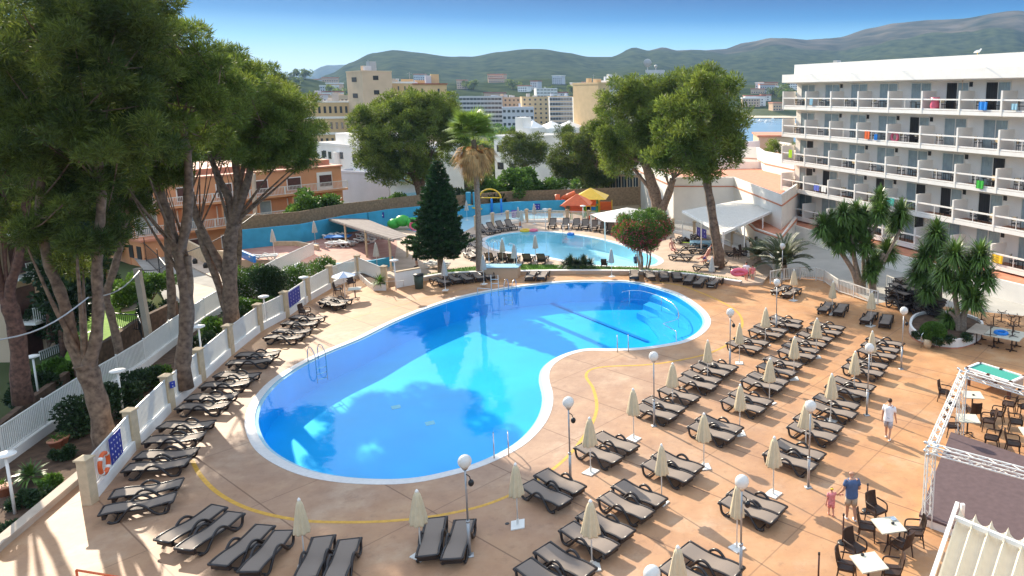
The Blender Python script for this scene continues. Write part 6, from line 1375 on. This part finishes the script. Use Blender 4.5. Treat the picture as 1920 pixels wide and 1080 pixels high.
def spiky(name, lab, c, heads, r, n, mt, w=.03, seed=1, grp=None):
    t = thing(name, lab, 'shrub', c, 0, grp); A = []; rg_ = random.Random(seed)
    for h in heads: sword_head(A, Vector(h), r, n, rg_)
    sword_build([a for a in A if a[1].z > -.35], w).build('leaves', M[mt], t); return t
SPK = [(1070,504,'left'), (1095,504,'right')]
rg = np.random.default_rng(9); c = at(1749,635,.4); t = thing('ball_bush', 'round clipped light green bush in the long planter', 'shrub', c)
d = rg.normal(size=(22000, 3)); d /= np.linalg.norm(d, axis=1, keepdims=True); pos = d*(.62*(.86+.16*rg.random((22000,1))))*[1.1,1.1,.85]+[0,0,.38]; leaf_obj('foliage', leaf_mesh('foliage', pos, d+rg.normal(size=(22000,3))*.4, .07, .025, M['leaf'], 9), t); mb = MB(); mb.ball((0,0,.36), (.58,.58,.42)); mb.build('core', M['darkleaf'], t)
for i, (u, v) in enumerate(((1722,640),(1780,648),(1812,645),(1760,652))): bush('bed_plant', 'low grey green planting at the rim of the long planter, %s' % ['left','centre right','right','front'][i], at(u, v-6, .4), .45, .22, 900, 'darkleaf', .12, .02, 140+i, group='low plants in the long planter', stems=False)
# oleander tree with red blossom
c = at(1206,507,ZT); t = thing('oleander_tree', 'round oleander tree covered in red and pink flowers beside the far pool', 'tree', c); rg = np.random.default_rng(20)
y0 = c.y; e = dep(1206,430,y0)-c; k = 60; d = rg.normal(size=(k, 3)); d /= np.linalg.norm(d, axis=1, keepdims=True); C = d*[2.0, 2.0, 1.35]*(.35+.65*rg.random((k,1))**.4)+np.array(e)
pos, dr = cloud(rg, C, np.full(k, .52), 26000, .7, .5, .5, .3); leaf_obj('crown', leaf_mesh('crown', pos, dr, .20, .025, M['leaf'], 20), t)
low = C[(C[:, 2] < e.z+.6)]; pos, dr = cloud(rg, low, np.full(len(low), .58), 5600, 1, .2, .5, .8); leaf_obj('flowers', leaf_mesh('flowers', pos, dr, .10, .045, M['flower'], 21), t)
mb = MB()
for i in range(9):
    a = C[rg.integers(k)]; b = Vector((rg.uniform(-.35,.35), rg.uniform(-.3,.3), 0)); m_ = Vector((b.x*1.8, b.y*1.8, 1.3)); S = spline([b-Vector((0,0,.1)), m_, Vector(a)], 5); mb.tube(S, [.07*(1-.7*j/(len(S)-1)) for j in range(len(S))], 6)
mb.build('trunk', M['palmbark'], t, True)
# araucaria (layered fir)
c = at(826,512,ZT); top = dep(820,300,c.y); H = top.z-ZT; t = thing('fir_tree', 'dark layered fir tree with drooping branch tiers left of the palm', 'tree', c); rg = np.random.default_rng(30); mb = MB(); lean = Vector((top.x-c.x, 0, 0))
mb.tube([(0,0,-.3), tuple(lean*.5+Vector((0,0,H*.5))), tuple(lean+Vector((0,0,H)))], [.26,.16,.03], 8); A = []; Dr = []
nt_ = 27
for i in range(nt_):
    f = i/(nt_-1); z = H*(.17+.81*f); Rr_ = (2.35*(1-f)**.8+.12)*(1 if i > 1 else .8)*(.85+.3*rg.random()); nb = 9 if f < .8 else 6
    for j in range(nb):
        a = 2*math.pi*(j+.5*(i % 2)+.15*rg.random())/nb; L_ = Rr_*(.75+.35*rg.random()); b0 = lean*(z/H)+Vector((0,0,z)); pts = [b0, b0+Vector((math.cos(a)*L_*.5, math.sin(a)*L_*.5, -.06*L_)), b0+Vector((math.cos(a)*L_, math.sin(a)*L_, .02*L_))]
        S = spline(pts, 4); mb.tube(S, [.03*(1-.6*q/(len(S)-1)) for q in range(len(S))], 4, cap=False); m_ = int(150*L_)+30
        for q in range(m_):
            s = rg.random()**.6; p = S[min(int(s*8), 7)]; nx = S[min(int(s*8)+1, 8)]; fx = s*8-int(s*8); p = lerp(p, nx, fx); w_ = .32*(1-.5*s)*(rg.random()*2-1); A.append((p.x-math.sin(a)*w_, p.y+math.cos(a)*w_, p.z+.04*rg.normal()-.05)); Dr.append((math.cos(a)*.6-math.sin(a)*np.sign(w_)*.5+rg.normal()*.3, math.sin(a)*.6+math.cos(a)*np.sign(w_)*.5+rg.normal()*.3, .3+rg.normal()*.25))
mb.build('trunk', M['bark'], t); leaf_obj('branches', leaf_mesh('branches', np.array(A), np.array(Dr), .24, .035, M['fir'], 30), t)
# fan palm with a skirt of dead fronds
def frond_fan(mb, o, d, L, droop, n=13, spread=1.15, w=.045, split=.45):
    d = Vector(d).normalized(); s = d.cross(Vector((0,0,1))); s = s.normalized() if s.length > .05 else Vector((1,0,0)); u = s.cross(d)
    st = o+d*L*.45; mb.add([o-s*.015, o+s*.015, st+s*.01, st-s*.01], [(0,1,2,3)])
    for i in range(n):
        a = (i/(n-1)-.5)*2*spread; e = d*math.cos(a)+s*math.sin(a); l = L*.62*(1-.25*abs(a)/spread); m1 = st+e*l*split+u*.03; sd = e.cross(u).normalized()*w; tip = st+e*l+Vector((0,0,-droop*l)); mb.add([st, m1+sd, tip, m1-sd], [(0,1,2,3)])
c = at(898,511,ZT); top = dep(888,262,c.y); t = thing('fan_palm', 'tall fan palm with a skirt of golden dead fronds', 'palm', c); mb = MB(); S = spline([Vector((0,0,-.2)), (top-c)*.5+Vector((.12,0,0)), top-c], 6); mb.tube(S, [.25-.06*i/(len(S)-1) for i in range(len(S))], 10); mb.build('trunk', M['palmbark'], t, True)
rg = random.Random(6); g = MB(); dd = MB(); tp = top-c
for i in range(85):
    a = rg.uniform(0, 6.28); ev = rg.uniform(-.1, 1.4); frond_fan(g, tp+Vector((0,0,rg.uniform(-.1,.6))), (math.cos(a)*math.cos(ev), math.sin(a)*math.cos(ev), math.sin(ev)), rg.uniform(1.9, 2.6), rg.uniform(.05,.35), 15, 1.25, .06)
for i in range(150):
    a = rg.uniform(0, 6.28); ev = -rg.uniform(.15, 1.45); L_ = rg.uniform(1.3, 2.1); frond_fan(dd, tp+Vector((0,0,rg.uniform(-1.1,-.2))), (math.cos(a)*math.cos(ev), math.sin(a)*math.cos(ev), math.sin(ev)), L_, rg.uniform(.3,.9), 9, .6, .05)
g.build('green_fronds', M['palm'], t); dd.build('dead_fronds', M['deadpalm'], t)
# feathery date palm near the railing
def frond_feather(mb, o, az, ev, L, nl=26, ll=.38, arch=.9, w=.018):
    P = []
    for k in range(9):
        f = k/8; e = ev-arch*f*f*1.3; P.append((P[-1]+Vector((math.cos(az)*math.cos(e), math.sin(az)*math.cos(e), math.sin(e)))*L/8) if P else Vector(o))
    mb.tube(P, [.03*(1-.8*k/8) for k in range(9)], 4, cap=False)
    for i in range(nl):
        f = .12+.86*i/nl; k = min(int(f*8), 7); p = lerp(P[k], P[k+1], f*8-k); d = (P[k+1]-P[k]).normalized(); s = Vector((-math.sin(az), math.cos(az), 0)); l = ll*(1-.55*abs(f-.4))
        for sg in (-1, 1): e = (d*.75+s*sg*.9+Vector((0,0,.28))).normalized(); tip = p+e*l+Vector((0,0,-.1*l)); q = d*w; mb.add([p-q, p+e*l*.4+q*1.4, tip, p+e*l*.4-q*1.4], [(0,1,2,3)])
rg = random.Random(12)
for u, v, L_, nf, lab, z in ((1468,517,3.1,46,'bushy grey green date palm behind the railing corner',0),(1420,498,1.6,18,'small date palm at the boundary wall',0)):
    c = at(u, v, z); t = thing('date_palm', lab, 'palm', c); mb = MB(); mb.tube([(0,0,-.2),(0,0,.9)], [.4,.3], 9); mb.build('trunk', M['palmbark'], t); mb = MB()
    for i in range(nf): frond_feather(mb, (0,0,.8), rg.uniform(0, 6.28), rg.uniform(.25, 1.5), L_*rg.uniform(.75, 1.1), 40, .5, rg.uniform(.5, 1.0), .03)
    mb.build('fronds', M['datepalm'], t)
c = at(1436,405,1.0)
# yucca trees: bare stems with heads of sword leaves
def sword_head(A, c, r, n, rg):
    for _ in range(n):
        z = rg.uniform(-.75, 1); a = rg.uniform(0, 6.28); q = math.sqrt(max(0, 1-z*z)); A.append((c, Vector((q*math.cos(a), q*math.sin(a), z)), r*rg.uniform(.75, 1.1)))
def sword_build(A, w=.05):
    mb = MB()
    for c, d, L in A:
        s = d.cross(Vector((0,0,1))); s = s.normalized() if s.length > .05 else Vector((1,0,0)); u = s.cross(d).normalized(); b = c+d*.08; m_ = c+d*L*.55+u*.04; tip = c+d*L+Vector((0,0,-.22*L*(1-abs(d.z)))); mb.add([b-s*w*.6, b+s*w*.6, m_+s*w, tip, m_-s*w], [(0,1,2,3,4)] if False else [(0,1,2,4),(4,2,3)])
    return mb
def yucca(lab, base, y, stems, heads, seed, r=.62, n=150, zb=0):
    rg = random.Random(seed); c = at(base[0], base[1], zb); t = thing('yucca_tree', lab, 'yucca', c); mb = MB()
    for S_ in stems:
        P = [dep(u, v, y)-c for u, v, _ in S_]; rr_ = [w*mpp(dep(u, v, y)) for u, v, w in S_]; S, r2 = rsmooth(P, rr_); mb.tube(S, r2, 8)
    mb.build('stems', M['palmbark'], t, True); A = []
    for u, v, k in heads:
        h = dep(u, v, y+rg.uniform(-.8, .8))-c
        for dz in (0, -.28, -.55): sword_head(A, h+Vector((0,0,dz*.8+.1)), r*k*1.1, int(n*.75), rg)
    sword_build(A).build('leaf_heads', M['yucca'], t); return t
yb = at(1610,548); 
yucca('tall yucca cluster with many leaf heads behind the deck railing, left of the other', (1608,548), yb.y, [[(1612,552,6),(1600,510,5),(1580,478,4),(1562,455,4)],[(1618,552,6),(1605,500,5),(1600,470,4),(1598,440,4)],[(1620,550,4),(1619,500,3.5),(1618,450,3)],[(1637,552,8),(1635,515,7),(1648,490,5),(1658,475,4)],[(1637,530,5),(1628,490,4),(1622,460,4),(1640,430,3),(1645,400,3)],[(1640,520,3.5),(1668,470,3),(1688,430,3)]],
  [(1543,425,1.1),(1560,442,1.0),(1582,400,1.0),(1605,398,1.0),(1597,422,1.1),(1618,430,1.1),(1575,455,.9),(1650,372,.95),(1648,400,1.0),(1690,400,1.15),(1678,418,.9),(1665,470,1.15),(1640,488,.9),(1600,455,.9),(1625,460,.9),(1632,508,.8),(1560,415,1.0),(1620,405,1.0),(1580,430,1.0),(1652,385,.9)], 41, .98, 190)
yb2 = at(1795,632)
yucca('yucca tree with spreading sword leaf heads in the long planter', (1800,632), yb2.y, [[(1806,634,7),(1806,600,6.5),(1812,575,6),(1828,545,5),(1838,500,4)],[(1797,634,6),(1796,590,5),(1790,550,5),(1789,510,4)],[(1800,632,4),(1793,600,4),(1780,585,3)]],
  [(1790,478,1.3),(1838,478,1.25),(1815,505,1.2),(1770,510,1.1),(1850,520,1.0),(1825,560,1.2),(1780,600,1.0),(1800,530,1.1)], 42, .86, 170, .4)
yb3 = at(1757,598)
yucca('yucca tree beside the stacked loungers with two thick stems', (1757,598), yb3.y, [[(1758,600,6),(1752,570,6),(1742,550,5),(1735,520,4)],[(1760,600,6),(1762,560,5),(1762,520,4),(1758,470,4)]],
  [(1757,438,1.15),(1758,462,1.0),(1735,480,1.15),(1722,512,1.1),(1745,520,1.1),(1770,520,1.0),(1740,545,.9)], 43, .95, 170)
for i, (u, v, d) in enumerate(SPK): spiky('hedge_bush', 'dark spiky low bush on the grass strip, %s one' % d, at(u, v, ZT), [(-.45,0,.3),(.45,.1,.3),(0,-.3,.35),(0,.3,.45),(0,0,.6)], .72, 150, 'darkleaf', .032, 130+i, 'spiky bushes')
c = at(712,533,.42); A = []; sword_head(A, Vector((0,0,.1)), .8, 110, random.Random(3)); t = thing('fern_plant', 'yellow green spiky fern in the corner planter', 'plant', c); sword_build([a for a in A if a[1].z > -.2], .04).build('leaves', M['leaf'], t)
c = at(60,905,-.3); A = []; sword_head(A, Vector((0,0,.25)), .7, 140, random.Random(5)); t = thing('agave_plant', 'spiky pale leaved plant in the bed at the left', 'plant', c); sword_build([a for a in A if a[1].z > -.3], .04).build('leaves', M['yucca'], t)
for i, (u, v, mt) in enumerate(((92,918,'leaf'),(40,950,'darkleaf'),(75,945,'darkleaf'),(120,860,'darkleaf'),(20,1010,'darkleaf'))): bush('bed_plant', 'low plant in the bed corner at the lower left, %s' % ['bright green','beside the lamp foot','reddish dark','near the flower pots','at the very corner'][i], at(u, v, -.3), .5, .28, 1500, mt, .12, .03, 160+i, group='low plants in the left bed')
for i, (u, v) in enumerate(((105,842),(118,835),(8,930),(352,668))):
    t = thing('flower_pot', 'terracotta flower pot in the planting bed, %s' % ['darker of the two by the white wall','lighter of the two by the white wall','at the left edge','beside the second trunk'][i], 'flower pot', at(u, v, -.3), 0, 'terracotta pots'); mb = MB(); mb.lathe([(.14,0),(.24,.34),(.27,.34),(.27,.40),(.2,.40)], n=14); mb.build('pot', M['terracotta'], t, True); A = []; sword_head(A, Vector((0,0,.4)), .35, 40, random.Random(i)); sword_build([a for a in A if a[1].z > 0], .02).build('plant', M['leaf'], t)
# ------------------------------------------------------------------ people
def skin_mesh(name, nodes, edges, mt, parent, root, sub=1):
    me = bpy.data.meshes.new(name); ids = list(nodes); me.from_pydata([nodes[i][:3] for i in ids], [(ids.index(a), ids.index(b)) for a, b in edges], []); me.materials.append(mt)
    o = bpy.data.objects.new(name, me); COL.objects.link(o); o.parent = parent
    m = o.modifiers.new('skin', 'SKIN'); m.use_smooth_shade = True
    if not me.skin_vertices: 
        bm = bmesh.new(); bm.from_mesh(me); bm.verts.layers.skin.verify(); bm.to_mesh(me); bm.free()
    for i, k in enumerate(ids):
        r = nodes[k][3]; rr = r if isinstance(r, tuple) else (r, r); sv = me.skin_vertices[0].data[i]; sv.radius = rr; sv.use_root = (k == root)
    s = o.modifiers.new('sub', 'SUBSURF'); s.levels = sub; s.render_levels = sub
    return o
def hand(nodes, edges, w, d, side, tag_):          # palm and five fingers hanging from the wrist
    w = Vector(w); d = Vector(d).normalized(); s = d.cross(Vector((0,1,0))).normalized()*side; c = d.cross(s)
    nodes['pm'+tag_] = tuple(w+d*.045)+((.036,.02),); edges.append(('wr'+tag_, 'pm'+tag_)); nodes['pk'+tag_] = tuple(w+d*.09)+((.036,.017),); edges.append(('pm'+tag_, 'pk'+tag_))
    for i, (o, l) in enumerate(((-.027,.055),(-.009,.068),(.009,.063),(.026,.048))):
        a = w+d*.10+s*o; nodes['f%da%s' % (i, tag_)] = tuple(a+d*l*.45+c*.006)+(.0095,); nodes['f%db%s' % (i, tag_)] = tuple(a+d*l+c*.022)+(.0075,); edges += [('pk'+tag_, 'f%da%s' % (i, tag_)), ('f%da%s' % (i, tag_), 'f%db%s' % (i, tag_))]
    a = w+d*.05-s*.045+c*.01; nodes['th'+tag_] = tuple(a)+(.012,); nodes['ti'+tag_] = tuple(a+d*.035-s*.008+c*.012)+(.009,); edges += [('pm'+tag_, 'th'+tag_), ('th'+tag_, 'ti'+tag_)]
def person(lab, loc, rz, H, J, skinm, top, topm, bottom, botm, hairm='hair', hair='short', build=1.0, shoes='white2', head_tilt=(0,0,0), sub=1, sleeves=.55, shirt_len=-.075, group=None):
    """J: joints for a body of height 1 facing +X; y is the body's left"""
    t = thing('person', lab, 'person', loc, rz, group); q = lambda p: Vector(p)*H
    g = {k: q(v) for k, v in J.items()}; b = build*H; n = {}; e = []
    R_ = dict(pel=(.078,.098), wai=(.066,.084), che=(.072,.100), nek0=(.055,.065), nek=(.030,.030))
    for k in ('pel','wai','che','nek0','nek'): n[k] = tuple(g[k])+(tuple(x*b for x in R_[k]),)
    for a, c in (('pel','wai'),('wai','che'),('che','nek0'),('nek0','nek')): e.append((a, c))
    hd = g['head']; n['hd0'] = tuple(hd+q((.008,0,-.042)))+((.036*H,.032*H),); n['hd1'] = tuple(hd+q((.004,0,.0)))+((.052*H,.044*H),); n['hd2'] = tuple(hd+q((-.004,0,.035)))+((.047*H,.042*H),); e += [('nek','hd0'),('hd0','hd1'),('hd1','hd2')]
    for s in 'LR':
        sd = 1 if s == 'L' else -1
        for k, r in (('sh',.034),('el',.024),('wr',.0155)): n[k+s] = tuple(g[k+s])+(r*b,)
        e += [('nek0','sh'+s),('sh'+s,'el'+s),('el'+s,'wr'+s)]; hand(n, e, g['wr'+s], g['wr'+s]-g['el'+s], sd, s)
        for k, r in (('hi',.056),('kn',.034),('cf',.031),('an',.020)):
            if k == 'cf': n[k+s] = tuple(lerp(g['kn'+s], g['an'+s], .35))+(r*b,)
            else: n[k+s] = tuple(g[k+s])+(r*b,)
        n['fo'+s] = tuple(g['toe'+s]-Vector((.0,0,0)))+((.022*b,.018*b),); e += [('pel','hi'+s),('hi'+s,'kn'+s),('kn'+s,'cf'+s),('cf'+s,'an'+s),('an'+s,'fo'+s)]
    body = skin_mesh('body', n, e, M[skinm], t, 'pel', sub+1)
    # face
    mb = MB(); f = Vector((1,0,0)); mb.ball(hd+q((.052,0,-.012)), (.010*H,.007*H,.013*H), 8, 6)
    for s in (-1, 1): mb.ball(hd+q((.0,s*.045,-.008)), (.010*H,.006*H,.016*H), 8, 6)
    mb.build('ears_and_nose', M[skinm], body, True)
    mb = MB()
    for s in (-1, 1): mb.ball(hd+q((.047,s*.017,.002)), .0055*H, 6, 5)
    mb.build('eyes', M['black'], body, True); mb = MB(); mb.box(hd+q((.047,0,-.034)), (.004*H,.024*H,.004*H)); mb.build('mouth', M['skinpink'], body)
    if hair != 'bald':
        mb = MB(); k0 = len(mb.v); mb.ball(hd+q((-.010,0,.022)), (.058*H,.052*H,.050*H), 14, 10)
        if hair == 'long': mb.ball(hd+q((-.035,0,-.03)), (.035*H,.046*H,.075*H), 12, 8)
        mb.build('hair', M[hairm], t, True)
    def loft(mb, secs, n=16):
        k = len(mb.v); m = len(secs)
        for i, (c, rx, ry) in enumerate(secs):
            for j in range(n):
                a_ = 2*math.pi*j/n; w_ = 1+.035*math.sin(3*a_+i*1.3)+.02*math.sin(7*a_+i); mb.v.append((c[0]+rx*w_*math.cos(a_), c[1]+ry*w_*math.sin(a_), c[2]))
        for i in range(m-1):
            for j in range(n): mb.f.append((k+i*n+j, k+i*n+(j+1) % n, k+(i+1)*n+(j+1) % n, k+(i+1)*n+j)); mb.mi.append(0)
        mb.f.append(tuple(k+(m-1)*n+j for j in range(n))); mb.mi.append(0)
    if top:
        mb = MB(); cc = lambda z0: next((lerp(g[p_], g[q2], (z0*H-g[p_].z)/(g[q2].z-g[p_].z)) for p_, q2 in (('pel','wai'),('wai','che'),('che','nek0'),('nek0','nek')) if g[p_].z <= z0*H <= g[q2].z), g['pel'])
        zs = ((.53+shirt_len*.6, .085, .108), (.54, .086, .108), (.60, .082, .104), (.66, .083, .110), (.73, .086, .120), (.77, .092, .126), (.80, .086, .120), (.822, .072, .090), (.842, .050, .052))
        S_ = []
        for z0, rx, ry in zs:
            c = Vector(cc(max(z0, .531))); c.z = z0*H; S_.append((c, rx*b, ry*b))
        loft(mb, S_)
        for s in 'LR':
            e_ = lerp(g['sh'+s], g['el'+s], sleeves); i_ = lerp(g['sh'+s], g['nek0'], .3); mb.tube([i_, g['sh'+s], lerp(g['sh'+s], e_, .5), e_], [.034*b, .042*b, .041*b, .040*b], 10)
        mb.build(top, M[topm], t, True)
    if bottom:
        mb = MB(); fr = dict(shorts=.85, trousers=.98, trunks=.5)[bottom]; P_ = g['pel']
        if abs(g['nek'].z-P_.z) > .2*H:
            loft(mb, [(P_+q((0,0,-.055)), .070*b, .094*b), (P_+q((0,0,-.02)), .080*b, .102*b), (P_+q((0,0,.03)), .078*b, .098*b), (P_+q((0,0,.055)), .070*b, .088*b)])
        for s in 'LR':
            e_ = lerp(g['hi'+s], g['kn'+s], fr); mb.tube([g['hi'+s]+(q((0,0,.02)) if abs(g['nek'].z-P_.z) > .2*H else q((-.03,0,0))), lerp(g['hi'+s], e_, .5), e_], [.058*b, .056*b, .052*b], 12)
        mb.build('shorts', M[botm], t, True)
    if shoes:
        for s in 'LR': mb = MB(); c = lerp(g['an'+s], g['toe'+s], .5); c.z -= .010*H; mb.ball(c, (.078*H,.030*H,.026*H), 10, 6); mb.build('shoe', M[shoes], t, True)
    return t
def stand(stride=.10, armL=(.02,.02), armR=(.02,.02), bend=0, sw=1):
    J = dict(pel=(0,0,.53), wai=(.005+bend*.3,0,.62), che=(.0+bend*.7,0,.73), nek0=(bend*.9,0,.80), nek=(.005+bend,0,.85), head=(.02+bend*1.25,0,.93))
    for s, sd, st in (('L',1,stride),('R',-1,-stride)):
        J['hi'+s] = (0,sd*.052,.50); J['kn'+s] = (.02+st*.45,sd*.056,.285); J['an'+s] = (st*.9-(.02 if st < 0 else 0),sd*.058,.045+(.02 if st < 0 else 0)); J['toe'+s] = (st*.9+.075,sd*.066,.018)
        J['sh'+s] = (bend*.8,sd*.112,.80)
    J['elL'] = (-.02+armL[0]*.4+bend*.6,.145,.62); J['wrL'] = (armL[0]+bend*.5,.15+armL[1]*.5,.475); J['elR'] = (-.02+armR[0]*.4+bend*.6,-.145,.62); J['wrR'] = (armR[0]+bend*.5,-.15-armR[1]*.5,.475)
    return J
def face(a, b): return math.atan2(b[1]-a[1], b[0]-a[0])
p = at(1664,824); q_ = at(1640,760); th = R(60)
person('man in a white tee shirt and pale grey shorts walking away, head bowed', p, th, 1.74, stand(.09, (.03,.02), (.06,.02), .045), 'skin', 'tee_shirt', 'tshirt', 'shorts', 'shorts', hair='short', build=1.05)
p = at(1595,976)
J = stand(.06, (.02,.10), (.14,0), .02); J['elR'] = (.0,-.155,.63); J['wrR'] = (.11,-.13,.60); J['elL'] = (.0,.165,.65); J['wrL'] = (.09,.215,.53)
person('bald man in a blue tee shirt and khaki shorts holding hands with a girl', p, R(100), 1.76, J, 'skin', 'tee_shirt', 'bluetee', 'shorts', 'khaki', hair='bald', build=1.12)
J = stand(.07, (.02,.02), (.10,.16), 0); J['elR'] = (.06,-.15,.72); J['wrR'] = (.05,-.25,.72)
gp_ = at(1558,967); g = person('small girl in a pink patterned outfit with a yellow hair bow', gp_, R(95), 1.02, J, 'skinpink', 'dress', 'pinkdress', 'trousers', 'pinkdress', hair='short', build=1.12, shoes='skinpink', shirt_len=-.16)
mb = MB(); mb.ball((-.03,0,.99), (.05,.06,.03), 8, 6); mb.build('hair_bow', M['yellow'], g, True)
p = at(1399,530); J = stand(.08, (.04,.02), (.10,.06), 0)
person('woman in a white shirt with long brown hair carrying a bag at the terrace edge', p, R(-110), 1.62, J, 'skinpink', 'shirt', 'tshirt', 'trunks', 'shorts', hair='long', shoes='skinpink')
p = at(1411,529); person('girl in a pink top walking behind the woman in white', p, R(-100), 1.35, stand(.06), 'skinpink', 'top', 'pinkdress', 'shorts', 'khaki', hair='long', shoes='skinpink')
c = at(1398,506,.8); mb = MB(); mb.tube(spline([(-.55,0,.1),(0,.1,.22),(.5,0,.1),(.3,.1,-.05),(-.3,.05,-.12)], 3, True), .16, 8, True); o = mb.build('pool_float', M['pink'], smooth=True); o.location = at(1387,512,1.0); tag(o, 'bright pink inflatable carried beside the woman in white', 'pool float')
def lie(up=.25, knee=.12):
    J = dict(pel=(0,0,.06), wai=(-.09,0,.07+up*.25), che=(-.19,0,.08+up*.55), nek0=(-.26,0,.09+up*.8), nek=(-.30,0,.10+up*.95), head=(-.37,0,.12+up*1.15))
    for s, sd in (('L',1),('R',-1)):
        J['hi'+s] = (.03,sd*.05,.055); J['kn'+s] = (.22,sd*.06,.06+knee*(1 if s == 'L' else .3)); J['an'+s] = (.42,sd*.06,.05); J['toe'+s] = (.47,sd*.065,.09); J['sh'+s] = (-.25,sd*.11,.08+up*.75); J['el'+s] = (-.14,sd*.15,.05+up*.35); J['wr'+s] = (-.02,sd*.15,.07+up*.15)
    return J
for u, v, a, up, d, cm, bt in ((1322,486,-150,.5,'sunbather sitting up on a lounger beside the single pine trunk','skinpink','purple'),(1262,470,-70,.4,'sunbather reclining beside the oleander tree','skinpink','flower'),(1330,492,-160,.15,'sunbather under a blue towel lying beside the seated one','skinpink','lightblue')):
    p = at(u, v, ZT+.36); person(d, p, R(a), 1.65, lie(up), cm, None, None, 'trunks', bt, hair='long', shoes=None)
p = at(802,512,ZT); J = stand(.03, (.12,.0), (.12,0), .06); person('dark clothed attendant bending over the white loungers left of the fir tree', at(782,500,ZT), R(200), 1.7, J, 'skin', 'jacket', 'black', 'shorts', 'black', shoes='black')
p = at(1195,506,ZT); J = stand(.02, (.05,0), (.05,0), .02); person('child in dark clothes beside the oleander stems', at(1192,502,ZT), R(90), 1.1, J, 'skin', 'top', 'bluetee', 'shorts', 'black', shoes='black')
p = at(1002,432,ZT-.75); person('bather standing in the far pool near the yellow ring', at(976,440,ZT-.8), R(0), 1.6, stand(.02), 'skin', None, None, 'trunks', 'blue', shoes=None)
# ------------------------------------------------------------------ air
hz = bpy.data.materials.new('haze_air'); hz.use_nodes = True; n = hz.node_tree; n.nodes.clear(); o_ = n.nodes.new('ShaderNodeOutputMaterial'); pv = n.nodes.new('ShaderNodeVolumePrincipled')
pv.inputs['Color'].default_value = (.40,.62,1.0,1); pv.inputs['Density'].default_value = 0.00009; pv.inputs['Anisotropy'].default_value = .2; n.links.new(pv.outputs[0], o_.inputs['Volume'])
mb = MB(); mb.box((0, 2600, 160), (9000, 6400, 350)); h = mb.build('haze', hz); h['kind'] = 'stuff'; tag(h, 'pale blue air that veils the far hills', 'haze')
